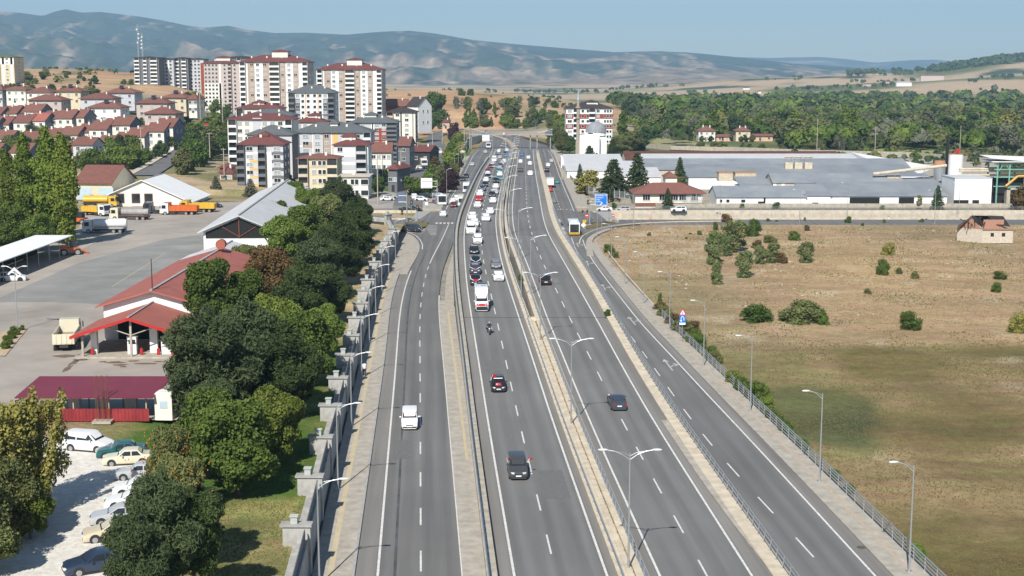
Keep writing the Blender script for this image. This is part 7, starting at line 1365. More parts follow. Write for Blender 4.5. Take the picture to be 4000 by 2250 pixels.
def street(name, pts, wd_, lift, mat):
    P = [Vector(GT(*p)) for p in pts]; Q = []
    for i in range(len(P)-1):
        for k in range(8): Q.append(P[i].lerp(P[i+1], k/8))
    Q.append(P[-1])
    for _ in range(6): Q = [Q[0]] + [(Q[i-1]+Q[i]*2+Q[i+1])/4 for i in range(1, len(Q)-1)] + [Q[-1]]
    vs = []
    for i, p in enumerate(Q):
        t_ = Q[min(len(Q)-1, i+1)] - Q[max(0, i-1)]; n = Vector((t_.y, -t_.x, 0)).normalized()
        for s_ in (-1, 1): q = p + n*wd_/2*s_; vs.append((q.x, q.y, max(p.z, tz(q.x, q.y)-.3) + lift))
    m = MB(); m.add(vs, [(2*i, 2*i+1, 2*i+3, 2*i+2) for i in range(len(Q)-1)]); return struct(m, name, mat), Q
_, HS = street('hill_street', [(560, 690), (640, 640), (720, 585), (790, 530), (840, 490), (868, 462), (905, 450)], 9, .35, mASPH2)
street('hill_street_pavement', [(500, 690), (590, 640), (670, 590), (745, 530), (800, 480)], 2.5, .5, mCREAM)
_, SS = street('side_street', [(1590, 830), (1600, 770), (1615, 720), (1650, 680), (1690, 645), (1712, 612), (1716, 580), (1700, 555), (1690, 540), (1730, 515), (1800, 505)], 8.5, .33, mASPH2)
sheet('parking_apron', [(1430, 815), (1720, 812), (1735, 780), (1620, 770), (1500, 745), (1430, 760)], .02, mYARD)
sheet('park_lawn', [(1640, 790), (1725, 765), (1760, 700), (1800, 645), (1840, 585), (1835, 566), (1780, 590), (1735, 640), (1700, 690), (1640, 750)], .03, M('park grass', (.12, .17, .05), .95, .35, .3, bump=.4))
sheet('mown_field', [(2530, 562), (2580, 532), (2650, 540), (2800, 572), (2930, 585), (2830, 592), (2620, 585), (2520, 572)], .06, M('mown field', (.28, .26, .12), .95, .2, .15, wave=('Y', .35, .3)))
sheet('factory_yard', [(2500, 625), (2700, 600), (3560, 618), (3900, 640), (3900, 700), (2600, 640)], .05, mCONC); sheet('green_meadow', [(3400, 592), (3440, 580), (3700, 590), (3760, 603), (3420, 602)], .06, M('meadow', (.25, .27, .08), .95, .2, .2))
for pts, nm in (([(1570, 880), (1590, 866), (1668, 866), (1672, 880), (1650, 888), (1610, 886)], 'planted_island_west'), ([(2285, 890), (2300, 872), (2400, 866), (2405, 871), (2350, 882), (2295, 893)], 'planted_island_east')): sheet(nm, pts, .10, M('island shrubs ' + nm, (.16, .13, .05), .95, .4, 1.5, bump=.8))
for k in range(8):
    if k == 0: m = MB()
    x, y = G(1700-18+k*1.5, 882+k*5); m.box(x, y, .02, 3.2-.25*k, .3, .02, R(-10))
struct(m, 'hatched_markings', mLINE)
# the fuel station with its canopy
Z0 = 4.6
def asym(m, xl, xm, xr, zl, zm_, zr, y0, y1, th=.2):
    m.add([(x, y, z+d) for y in (y0, y1) for d in (0, -th) for x, z in ((xl, zl), (xm, zm_), (xr, zr))], [(0, 1, 7, 6), (1, 2, 8, 7), (3, 9, 10, 4), (4, 10, 11, 5), (0, 3, 4, 1), (1, 4, 5, 2), (6, 7, 10, 9), (7, 8, 11, 10), (0, 6, 9, 3), (2, 5, 11, 8)])
def gab(label, cat, name, xl, xm, xr, ze, zm_, y0, y1, wall, roof, ov=.8, base=Z0, zr=None, rz=0):
    zr = ze if zr is None else zr; r = empty(name, (xm, y0, base), rz, label, cat); a, b = xl-xm, xr-xm; m = MB()
    m.add([(x, y, z) for y in (0, y1-y0) for x, z in ((a, -.6), (b, -.6), (b, zr-base-.1), (0, zm_-base-.1), (a, ze-base-.1))], [(0, 1, 2, 3, 4), (9, 8, 7, 6, 5), (0, 4, 9, 5), (1, 6, 7, 2)]); m.build('wall', wall, r)
    m = MB(); k = (zm_-ze)/(-a); k2 = (zm_-zr)/b; asym(m, a-ov, 0, b+ov, ze-k*ov-base+.1, zm_-base+.1, zr-k2*ov-base+.1, -ov, y1-y0+ov); rf = m.build('roof', roof, r); m = MB(); m.b2(-.18, .18, -ov, y1-y0+ov, zm_-base+.08, zm_-base+.2); m.build('ridge_cap', mCONCG, rf); return r
fs = gab('long white depot building with a red sheet roof behind the fuel canopy', 'building', 'depot_building', -51, -44.8, -38.4, 9.2, 11.0, 168, 209, mWHITE, mREDSH)
m = MB(); m.cyl((0, 0, 6.3), (0, 0, 10.4), .07, .05, 6); m.build('mast', mTRIM, fs); m = MB(); m.cyl((.6, 38, 6.4), (.6, 38, 7.1), .3, .3, 10); m.cyl((.6, 37.4, 7.5), (.6, 38.6, 7.5), .75, .75, 14); m.build('roof_cowl', M('rust red cowl', (.3, .1, .06), .7), fs)
m = MB(); m.b2(-4.5, 4.3, -.05, .02, .2, 2.6); m.build('shop_front', mDARK, fs)  # black panel: shade below the canopy put into the wall colour
cx = -44.7; r = empty('fuel_canopy', (cx, 157.3, Z0), 0, 'red gabled fuel station canopy on slim posts', 'canopy'); m = MB(); asym(m, -6.9, 0, 6.9, 2.75, 5.0, 2.75, -.8, 10.4, .14); m.build('roof', mREDSH, r)
m = MB(); [m.add([(s_*0, -.86, 5.03), (s_*6.95, -.86, 2.78), (s_*6.95, -.86, 2.4), (s_*0, -.86, 4.65)], [(0, 1, 2, 3)] if s_ < 0 else [(3, 2, 1, 0)]) for s_ in (-1, 1)]; m.b2(6.1, 11, 1.0, 4.5, 2.35, 2.75); m.build('red_fascia', PAINT['red'], r); m = MB(); m.b2(-.12, .12, -.95, 10.4, 5.0, 5.1); m.build('ridge_cap', mCONCG, r)
for x in (-5.7, 0, 5.7): m = MB(); m.b2(x-.12, x+.12, -.1, .12, 0, 4.7 if x == 0 else 3.0); m.build('post', mCONC, r)
m = MB(); [m.tube([(s_*5.6, 0, 2.5), (s_*3.0, 0, 3.8), (0, 0, 2.75)], .07) for s_ in (-1, 1)]; m.build('truss', mCONC, r); m = MB(); m.b2(-6.4, 6.4, -.3, 9.9, 0, .22); m.build('platform', mCONC, r); m = MB(); m.b2(-5.2, -4.5, 1.5, 2.2, .2, 3.0); m.b2(5.0, 5.8, 1.5, 2.2, .2, 3.0); m.b2(1.6, 2.5, 2.2, 2.8, .2, 4.0); m.build('pillar', mWHITE, r)
for x, lb in ((-.3, 'white fuel pump behind the middle canopy post'), (8.8-5.1, 'white fuel pump near the right canopy post')):
    p = empty('fuel_pump', (cx+x, 159.0, Z0+.22), 0, lb, 'fuel pump'); m = MB(); m.b2(-.55, .55, -.3, .3, 0, 1.95); m.b2(-.6, .6, -.34, .34, 1.95, 2.1); m.build('body', PAINT['white'], p); m = MB(); m.b2(-.4, .4, -.32, -.30, 1.2, 1.75); m.build('display', mGLASS, p); m = MB(); m.tube([(.58, 0, 1.6), (.75, -.2, .7), (.58, -.1, .3)], .03); m.build('hose', mBLACK, p)
for x in (-4.9, .9, 2.9, 4.6): m = MB(); m.cyl((cx+x, 158.3, Z0+.2), (cx+x, 158.3, Z0+.95), .2, .2, 10); m.cyl((cx+x, 158.3, Z0+.95), (cx+x, 158.3, Z0+1.1), .12, .05, 8); tag(m.build('fire_extinguisher', PAINT['red']), 'red fire extinguisher %s' % {-4.9: 'by the left canopy pillar', .9: 'beside the middle pump', 2.9: 'between the two pumps', 4.6: 'near the right canopy pillar'}[x], 'extinguisher', 'red extinguishers under the canopy')
gab('low pale grey roofed annex between the depot building and the open warehouse', 'building', 'annex', -55, -48, -40.5, 7.0, 9.3, 216, 232, mWG, mMETAL, .6)
wr = gab('long grey roofed warehouse with an open timber truss gable', 'warehouse', 'warehouse', -54.5, -48.2, -42, 10.4, 13, 240, 322, mWHITE, mMETAL, .9, rz=R(3.2)); m = MB(); m.add([(-5.9, -.1, 5.4), (5.8, -.1, 5.4), (0, -.1, 7.9)], [(0, 1, 2)]); m.b2(-5.9, 5.8, -.12, -.02, 4.4, 5.4); m.build('open_gable', mDARK, wr); m = MB(); m.tube([(0, -.2, 8), (0, -.2, 4.5)], .1); [m.tube([(0, -.2, 4.6), (s_*3, -.2, 6.4)], .07) for s_ in (-1, 1)]; m.build('truss', M('red brown steel', (.2, .06, .04), .7), wr)
wh = gab('white hall with a bright white sheet roof behind the orange lorries', 'hall', 'white_hall', -102, -93.5, -81.6, 7.6, 11.2, 345, 366, mWARM, mWHITE, .7, zr=5.8)
for x in (-1.6+.2, 2.6, 5.8): m = MB(); m.b2(x-5.2, x-3.4, -.06, .02, .9, 3.0); o = m.build('window', mGLASS, wh); m = MB(); m.b2(x-5.4, x-3.2, -.04, .02, .7, 3.2); m.build('brown_frame', PAINT['brown'], o)
ws = house('cream workshop with pale blue shutters and a brown tiled roof', 292, 440, 716, 356, 4.4, 16, 4.2, mYELR, mTILE, R(-6), 'gable', 1, 0, name='workshop', chim=0)
for a in (-3.6, 2.2): m = MB(); m.b2(a-1.0, a+3.0, -.08, .02, .2, 4.0); m.build('shutter', mSHUT, ws)
# maroon carport, cabin, long white carport
r = empty('maroon_shelter', (-41, 128, Z0), 0, 'long shelter with a maroon corrugated roof and a faded red front wall', 'shelter'); m = MB(); m.add([(-6.6, -.6, 2.45), (6.6, -.6, 2.45), (7.2, 5.4, 3.2), (-6.2, 5.4, 3.2), (-6.6, -.6, 2.35), (6.6, -.6, 2.35), (7.2, 5.4, 3.1), (-6.2, 5.4, 3.1)], [(0, 1, 2, 3), (7, 6, 5, 4), (0, 4, 5, 1), (1, 5, 6, 2), (2, 6, 7, 3), (3, 7, 4, 0)]); m.build('roof', mMAR, r)
m = MB(); n_ = 64; v = []
for k in range(n_+1): x = -4.8+k*10.9/n_; v += [(x, -.2+(.06 if k % 2 else 0), 0), (x, -.2+(.06 if k % 2 else 0), 1.25)]
m.add(v, [(2*k, 2*k+2, 2*k+3, 2*k+1) for k in range(n_)]); m.build('front_wall', M('faded red sheet', (.27, .035, .04), .6, .25, .5, streak=.3), r)
for x in (-4.6, -1.2, 2.2, 5.8): m = MB(); m.b2(x-.06, x+.06, 0, .12, 0, 2.5); m.b2(x-.06, x+.06, 4.8, 4.92, 0, 3.1); m.build('post', mTAUPE, r)
for x in (-5.4+3, -.2+.5, 3.2): m = MB(); m.b2(x-.5, x+.6, 3.6, 4.5, 0, 1.9); m.build('white_locker', mWARM, r)
r = empty('kiosk', (-33.6, 128.2, Z0), R(-4), 'cream moulded cabin with rounded corners beside the maroon shelter', 'kiosk'); m = MB(); m.b2(-.85, .85, 0, 1.7, 0, 2.6); m.b2(-.75, .75, .1, 1.6, 2.6, 2.72); m.build('body', mWARM, r); m = MB(); m.b2(-.35, .4, -.04, .02, 1.2, 1.9); m.build('window', mSHUT, r)
r = empty('white_carport', (-84.5, 150, Z0), 0, 'long carport with a bright white roof on slim posts under the trees', 'carport'); m = MB(); m.b2(-4, 3, 0, 102, 3.35, 3.5); m.build('roof', mWHITE, r); pm = MB(); pm.cyl((0, 0, 0), (0, 0, 3.35), .07, None, 6); pm = pm.mesh('post', mSTEEL); [part('post', pm, r, (2.8, k*5.5+1, 0)) for k in range(19)]; m = MB(); m.b2(-4, -3.8, 0, 102, 0, 3.3); m.build('rear_wall', mDARK, r)
r = empty('timber_frame_mast', (-39.2, 127.0, Z0), 0, 'bundle of thin red poles standing on a small concrete block', 'mast'); m = MB(); [m.cyl((a, b, 0), (a, b, 4.6), .035, None, 5) for a in (-.5, 0, .5) for b in (0, .5)]; m.build('poles', PAINT['brown'], r); m = MB(); m.b2(-.9, .9, -.3, .8, 0, .25); m.build('base', mCONC, r)
r = empty('playground_tower', (*G(1808, 632), 0), 0, 'green and cream playground tower in the park', 'play tower'); m = MB(); [m.cyl((a, b, 0), (a, b, 4), .12, None, 6) for a in (-1, 1) for b in (-1, 1)]; m.b2(-1.1, 1.1, -1.1, 1.1, 1.5, 1.7); m.build('frame', M('play green', (.3, .5, .15), .5), r); m = MB(); m.ball((0, 0, 4.2), 1.3, 1.3, .8, 10, 6); m.build('dome_roof', mCREAM, r)
r = empty('yellow_slide', (*G(1782, 648), 0), 0, 'yellow climbing frame with slides beside the playground tower', 'slide'); m = MB(); [m.tube([(a, 0, 0), (a+.3, 0, 2.2), (a+.8, 0, 2.6), (a+1.2, 0, .1)], .16) for a in (-1.6, -.3, .9)]; m.build('slides', M('play yellow', (.75, .5, .03), .5), r)
tag(MB().box(-72, 430, 6.5, 3.2, 2.4, 5).build('transformer_kiosk', mWHITE), 'white transformer box at the foot of the green slope', 'kiosk'); o = bpy.data.objects['transformer_kiosk']; x, y, z = GT(708, 662); o.location = (x+72, y-430, z-4.0)
# ---------------------------------------------------------------- trees
rg = np.random.default_rng(5)
def leaves(cen, nrm, size, squash=1.0):      # one bent leaf cluster per point
    n = len(cen); d = rg.normal(size=(n, 3)); nn = nrm*.9 + d*.75; nn /= np.linalg.norm(nn, axis=1)[:, None]
    up_ = rg.normal(size=(n, 3)); u = np.cross(nn, up_); u /= np.linalg.norm(u, axis=1)[:, None]; v = np.cross(nn, u)
    s_ = size*(.6+.8*rg.random(n))[:, None]; a = cen + u*s_; b = cen + v*s_*.75*squash; c = cen - u*s_; e = cen - v*s_*.75*squash + nn*s_*.25
    return np.stack([a, b, c, e], 1).reshape(-1, 3)
def crown(name, lobes, n, size, mat, core=.7, squash=1.0, mats=None):
    L = np.array([l[:6] for l in lobes], float); vol = L[:, 3]*L[:, 4] + L[:, 5]*L[:, 3]; pk = rg.choice(len(L), n, p=vol/vol.sum()); d = rg.normal(size=(n, 3)); d /= np.linalg.norm(d, axis=1)[:, None]
    rad = (.60 + .56*rg.random(n)**.9)[:, None]; cen = L[pk, :3] + d*L[pk, 3:6]*rad; V = leaves(cen, d, size, squash)
    m = MB(); m.v = [tuple(v) for v in V]; m.f = [(4*i, 4*i+1, 4*i+2, 4*i+3) for i in range(n)]; m.m = [0]*n
    if core:
        for l in lobes: m.ball(l[:3], l[3]*core, l[4]*core, l[5]*core, 7, 5)
    return m.mesh(name, mat)
def lobed(R_, H0, H1, k, rl, seed):          # a crown of k lobes filling an ellipsoid between two heights
    rr = random.Random(seed); out = [(0, 0, (H0+H1)/2, R_*.62, R_*.62, (H1-H0)*.40)]
    for i in range(k):
        a = i*2.4 + rr.uniform(-.3, .3); t_ = rr.uniform(-.95, .95); q = R_*.78*math.sqrt(max(.05, 1-t_*t_*.85))*rr.uniform(.7, 1.05); f = rl*rr.uniform(.7, 1.25)
        out.append((q*math.cos(a), q*math.sin(a), (H0+H1)/2 + t_*(H1-H0)*.40, f, f, f*.85))
    return out
LM = {}
for k_, a, b in (('green', (.035, .066, .013), (.10, .148, .030)), ('bright', (.07, .115, .016), (.16, .21, .045)), ('dark', (.026, .046, .015), (.065, .095, .030)), ('pine', (.034, .055, .022), (.09, .115, .05)), ('yellow', (.15, .16, .035), (.29, .26, .075)), ('olive', (.075, .095, .03), (.155, .165, .06)), ('brown', (.085, .055, .022), (.14, .095, .035)), ('purple', (.025, .012, .016), (.055, .025, .03)), ('sage', (.085, .12, .038), (.18, .215, .085)), ('grey', (.085, .095, .06), (.16, .165, .11)), ('poplar', (.06, .105, .014), (.15, .20, .035))): LM[k_] = leaf_mat('leaf ' + k_, a, b, .03 if k_ in ('yellow', 'brown') else .12)
mBARK = M('bark', (.13, .10, .075), .95, .3, 2); mBARKP = M('pale bark', (.42, .38, .32), .95, .2, 2)
def trunk_mesh(h, r0, limbs=5, pale=False, top=None):
    m = MB(); rr = random.Random(int(h*10)); m.cyl((0, 0, -.6), (.1, 0, h*.55), r0, r0*.6, 8); m.cyl((.1, 0, h*.55), (0, .1, h*.95), r0*.6, r0*.18, 6)
    for i in range(limbs): a = i*2.4; z = h*(.35+.1*i/limbs*4); q = h*.22; m.cyl((.05, 0, z), (q*math.cos(a), q*math.sin(a), z+h*.22), r0*.32, r0*.08, 5)
    return m.mesh('trunk', mBARKP if pale else mBARK)
PR = {}
def proto(key, kind, leaf, n, size):
    # unit trees, 10 m tall, scaled when planted
    if kind == 'broad': c = crown('crown', lobed(4.5, 1.2, 10, 34, 1.15, hash(key) % 97 if False else len(key)*7+n % 13), n, size*1.06, LM[leaf], .56); t_ = trunk_mesh(7.5, .28)
    elif kind == 'round': c = crown('crown', lobed(3.9, .3, 10, 16, 1.5, n % 17), n, size*1.08, LM[leaf], .62); t_ = trunk_mesh(5, .22)
    elif kind == 'poplar':
        rr = random.Random(n); lb = [(rr.uniform(-.4, .4), rr.uniform(-.4, .4), .9+k*.62, 1.15*min(.55+k*.12, 1, .45+(14-k)*.14)*rr.uniform(.75, 1.2), 1.15*min(.55+k*.12, 1, .45+(14-k)*.14)*rr.uniform(.75, 1.2), .72) for k in range(15)]; c = crown('crown', lb, n, size, LM[leaf], .66); t_ = trunk_mesh(8, .16, 3, True)
    elif kind == 'conifer':
        m = MB(); rr = random.Random(n); C_, N_ = [], []
        tiers = 15
        for k in range(tiers):
            z = .7+9.0*(k/tiers); R_ = 3.0*(1-k/tiers)**.8+.18; nb = int(6+7*(1-k/tiers))
            for b in range(nb):
                a = 2*math.pi*b/nb+rr.uniform(-.3, .3)+k; ln = R_*rr.uniform(.75, 1.12); q = int(n/(tiers*10)*ln/1.8)+2
                for j in range(q): f = rr.uniform(.12, 1); w_ = .38*(1-f*.6); C_.append((math.cos(a)*ln*f+rr.gauss(0, w_*.5), math.sin(a)*ln*f+rr.gauss(0, w_*.5), z+.28*math.sin(f*2)-.5*f*f+rr.gauss(0, .10))); N_.append((math.cos(a)*.3, math.sin(a)*.3, .9))
        V = leaves(np.array(C_), np.array(N_), size, .6); m.v = [tuple(v) for v in V]; m.f = [(4*i, 4*i+1, 4*i+2, 4*i+3) for i in range(len(C_))]; m.m = [0]*len(C_); c = m.mesh('crown', LM[leaf]); mt_ = MB(); mt_.cyl((0, 0, -.6), (0, 0, 9.7), .2, .03, 7); t_ = mt_.mesh('trunk', mBARK)
    elif kind == 'needle': c = crown('crown', lobed(3.6, 1.0, 10.2, 34, .95, n % 23) + [(0, 0, 9.6, .5, .5, .9)], n, size, LM[leaf], .5, .32); t_ = trunk_mesh(9, .25, 7)
    elif kind == 'feather':
        rr = random.Random(n); lb = []
        for k in range(11):
            a = k*2.4; q = rr.uniform(.5, 3.5); t0 = rr.uniform(6, 10)
            for j in range(7): f = j/6; lb.append((math.cos(a)*q*(.35+.65*f), math.sin(a)*q*(.35+.65*f), 1.2+(t0-1.2)*f, .65-.35*f, .65-.35*f, .8))
        c = crown('crown', lb, n, size, LM[leaf], .35); t_ = trunk_mesh(9, .16, 9)
    elif kind == 'youngb': c = crown('crown', lobed(3.6, -.4, 10.2, 28, .95, 3), n, size, LM['sage'], .4); t_ = trunk_mesh(8, .12, 8, True)
    elif kind == 'loose': c = crown('crown', lobed(3.3, 1.2, 9.6, 30, .8, 5), n, size, LM[leaf], 0); t_ = trunk_mesh(9, .2, 9)
    elif kind == 'bush': c = crown('crown', lobed(5.2, -1.0, 10, 15, 2.1, n % 11), n, size, LM[leaf], .7); t_ = trunk_mesh(4, .2)
    elif kind == 'sparse': c = crown('crown', lobed(3.4, 1.5, 10.3, 26, .8, n % 11), n, size, LM[leaf], 0); t_ = trunk_mesh(9, .16, 9, True)
    PR[key] = (c, t_)
for k_ in ('green', 'bright', 'dark', 'olive'): proto('broad_' + k_, 'broad', k_, 24000, .155)
proto('broad_brown', 'broad', 'brown', 13000, .17); proto('loose_yellow', 'loose', 'yellow', 6000, .13); proto('broad_yellow', 'feather', 'yellow', 16000, .13); proto('cedar', 'conifer', 'dark', 14000, .2); proto('poplar_near', 'poplar', 'poplar', 13000, .12); proto('conifer_near', 'needle', 'dark', 26000, .22); proto('pine_near', 'needle', 'pine', 26000, .22); proto('spruce', 'conifer', 'dark', 5000, .26); proto('pale_spruce', 'conifer', 'grey', 5000, .26)
for k_ in ('green', 'bright', 'dark', 'olive', 'yellow', 'grey', 'purple', 'brown'): proto('round_' + k_, 'round', k_, 2600, .36)
for k_ in ('green', 'dark', 'olive', 'bright', 'brown', 'yellow'): proto('bush_' + k_, 'bush', 'green' if k_ == 'dark' else k_, 4200, .33)
proto('poplar_far', 'poplar', 'poplar', 1800, .26); proto('sparse_olive', 'sparse', 'olive', 2600, .22); proto('sparse_grey', 'sparse', 'grey', 1500, .2); proto('young', 'youngb', 'bright', 4500, .22)
TN = {'loose': 'broadleaf_tree', 'broad': 'broadleaf_tree', 'poplar': 'poplar_tree', 'conifer': 'conifer_tree', 'pine': 'pine_tree', 'spruce': 'spruce_tree', 'pale': 'spruce_tree', 'cedar': 'conifer_tree', 'round': 'round_tree', 'bush': 'shrub', 'sparse': 'slender_tree', 'young': 'young_tree'}
def tree(key, x, y, z, h, wd_, label, group=None, cat=None):
    c, t_ = PR[key]; nm = TN[key.split('_')[0]]; r = empty(nm, (x, y, z), rnd.uniform(0, 6.28), label, cat or ('shrub' if nm == 'shrub' else 'tree'), group); k = h/10; r.scale = (k*wd_, k*wd_, k); part('crown', c, r); part('trunk', t_, r); return r
def blot(cx, cy, z, rx, ry, k=14): m_ = []; [m_.append((cx + math.cos(6.283*i/k)*rx*rnd.uniform(.6, 1.2), cy + math.sin(6.283*i/k)*ry*rnd.uniform(.6, 1.2), z)) for i in range(k)]; return m_
m = MB()
for px, py, rx, ry in ((320, 1405, 1.0, .35), (290, 1415, .5, .9), (262, 1440, .35, 1.0), (450, 1415, 1.2, .3), (470, 1425, .9, .3), (400, 1412, .5, .2), (570, 1420, 1.3, .25), (520, 1410, .8, .2), (345, 1385, 1.6, .5), (250, 1390, 1.4, .6), (620, 1412, .8, .15), (480, 1432, .5, .2)):
    x, y = G(px, py, 4.66); m.add(blot(x, y, 4.652, rx, ry*2), [tuple(range(14))])
struct(m, 'oil_stains', M('oil stain', (.15, .105, .075), .8, .3, 2))
# trees of the depot bank, planted by the foot of each trunk
GARD = 'trees of the depot bank behind the stepped wall'
def gt(key, px, py, h, wd_, label, group=GARD, z=None):
    px, wd_, h = (px - 48, wd_*.9, h*.95) if z is None else (px, wd_, h); x, y = G(px, py, 4.3 if z is None else z); zz = (plateau_z(x, y) if z is None else z); tree(key, x, y, zz-.1, h, wd_, label, group)
for a in [
 ('broad_green', 975, 1850, 8.8, 1.15, 'bright green bushy tree nearest the lawn beside the stepped wall'), ('broad_bright', 1120, 1730, 7.8, 1.0, 'light green tree overhanging the stepped wall just above the lawn'), ('broad_green', 860, 1800, 8.5, 1.0, 'round green tree on the depot side of the lawn'),
 ('pine_near', 870, 1640, 12.5, 1.25, 'tall grey green pine right of the fuel canopy'), ('pine_near', 1010, 1560, 12.5, 1.2, 'second grey green pine in the middle of the bank'), ('conifer_near', 1160, 1560, 10.5, 1.3, 'dark pine close to the stepped wall behind the light green tree'), ('pine_near', 880, 1690, 7.0, 1.1, 'short grey pine beside the cream cabin'),
 ('broad_green', 1240, 1440, 9.5, 1.05, 'wide green tree with its branches over the stepped wall'), ('broad_bright', 1120, 1380, 9.5, 1.0, 'pale green tree in the middle of the bank'), ('broad_green', 880, 1330, 11, 1.0, 'green tree leaning over the red sheet roof'), ('broad_green', 1020, 1300, 9.5, 1.0, 'green tree behind the pale green one on the bank'), ('broad_bright', 1310, 1340, 7.5, .95, 'small green tree at the wall below the dark conifers'),
 ('conifer_near', 1230, 1240, 10, 1.4, 'dark conifer in front of the brown leaved tree'), ('broad_brown', 1110, 1180, 9.5, 1.15, 'brown leaved tree in the middle of the bank'), ('conifer_near', 1330, 1210, 8.5, 1.35, 'low dark conifer beside the shaded bank'), ('broad_olive', 1010, 1120, 7, 1.0, 'sparse grey green tree by the annex roof'), ('pine_near', 1290, 1130, 11, 1.3, 'grey pine behind the brown leaved tree'),
 ('broad_bright', 1160, 1060, 10.5, 1.1, 'yellow green tree over the warehouse roof'), ('conifer_near', 1370, 1070, 11.5, 1.35, 'tall dark conifer beside the bare bank'), ('broad_green', 1250, 1000, 11, 1.15, 'green tree behind the yellow green one'), ('conifer_near', 1420, 1000, 12, 1.3, 'darkest conifer near the bend of the wall'), ('broad_olive', 1330, 950, 11.5, 1.2, 'tall grey green tree near the far end of the bank'),
 ('broad_green', 1130, 940, 8.5, 1.1, 'green tree against the long warehouse'), ('conifer_near', 1430, 930, 10.5, 1.35, 'dark conifer where the stepped wall turns'), ('pine_near', 1380, 900, 13, 1.2, 'tallest pine at the end of the bank'), ('broad_bright', 1250, 900, 10, 1.0, 'light green tree at the back of the warehouse'), ('broad_bright', 1300, 880, 9, .9, 'pale yellowish tree behind the warehouse'), ('broad_green', 1200, 860, 9.5, .9, 'dark green tree in front of the cream old house'), ('conifer_near', 1450, 880, 9, 1.2, 'dark conifer closest to the crossing')]: gt(*a)
for a in [('poplar_near', 112, 945, 21.5, .8, 'slim tall poplar left of the two thick ones'), ('poplar_near', 198, 950, 22.5, .95, 'thick tall poplar in the middle of the depot poplars'), ('poplar_near', 262, 965, 21.5, .9, 'thick tall poplar nearest the lorries'), ('poplar_near', 40, 930, 18, .9, 'thin loose poplar at the left edge of the photo'),
 ('broad_green', 40, 990, 9.0, 1.1, 'wide green tree behind the white carport'), ('broad_bright', 135, 985, 7.5, 1.1, 'yellow green tree under the poplars'), ('broad_bright', -40, 985, 10, 1.1, 'green tree cut by the left edge above the carport'), ('broad_green', 240, 955, 6.0, .9, 'small dark green tree at the foot of the poplars')]: gt(*a, group='trees at the depot entrance', z=4.5)
for a in [('loose_yellow', 20, 2060, 10.3, 1.0, 'tall yellow leaved tree on the left edge of the gravel'), ('loose_yellow', 175, 1985, 9.8, .75, 'slim yellow leaved tree right of the tall one'), ('broad_olive', 20, 2130, 6.5, .9, 'lower green yellow tree at the left edge of the gravel'), ('broad_bright', 120, 2110, 4.6, .85, 'round green shrub like tree on the gravel edge'), ('loose_yellow', -60, 1900, 8, .9, 'yellow leaved tree cut by the left edge of the photo'), ('broad_olive', -80, 2250, 7, 1.0, 'green tree at the very bottom left edge'),
 ('broad_olive', 660, 1960, 6.3, .70, 'autumn tree with orange fruit above the parked cars'), ('broad_olive', 700, 2130, 6.8, .72, 'autumn tree with orange fruit over the silver cars'), ('pine_near', 650, 2330, 8.4, .82, 'dark spreading conifer at the bottom of the gravel lot'), ('conifer_near', 760, 2290, 6.6, .95, 'dark conifer right of the spreading one at the bottom'), ('pine_near', 540, 2440, 7.2, .8, 'conifer at the bottom edge beside the blue sedan'), ('pine_near', 790, 2130, 4.5, 1.0, 'small conifer on the lawn side of the autumn tree')]: gt(*a, group='trees around the gravel lot', z=4.5)
gt('broad_yellow', 100, 2040, 10, .9, 'upright yellowish tree between the two loose ones on the gravel', 'trees around the gravel lot', 4.5)
m = MB()
for k in range(260):
    x, y = G(660+rnd.gauss(0, 40), 1955+rnd.uniform(-20, 60), 4.5)
r_ = [o for o in col.objects if o.get('label', '').startswith('autumn tree')]
for q in r_:
    m = MB(); [m.ball((rnd.gauss(0, 2.6), rnd.gauss(0, 2.6), rnd.uniform(3, 9.3)), .10, .10, .10, 5, 4) for _ in range(170)]; m.build('fruit', M('orange fruit', (.5, .16, .02), .5, .3, 3), q)
for k, (a, b, h) in enumerate([(20, 1362, .9), (32, 1345, 1.0), (48, 1322, .9), (60, 1308, 1.0), (85, 1290, .6)]): gt('bush_green', a, b, h*1.4, .9, ORD[k] + ' clipped shrub of the yard island, counted from the kerb end', 'clipped shrubs on the yard island', 4.7)
for a, b, h, lb in ((845, 768, 6.5, 'pale blue spruce right of the white hall'), (980, 790, 7.0, 'pale blue spruce beside the warehouse roof')): x, y = G(a, b, 3.0); tree('pale_spruce', x, y, 2.8, h, 1.3, lb)
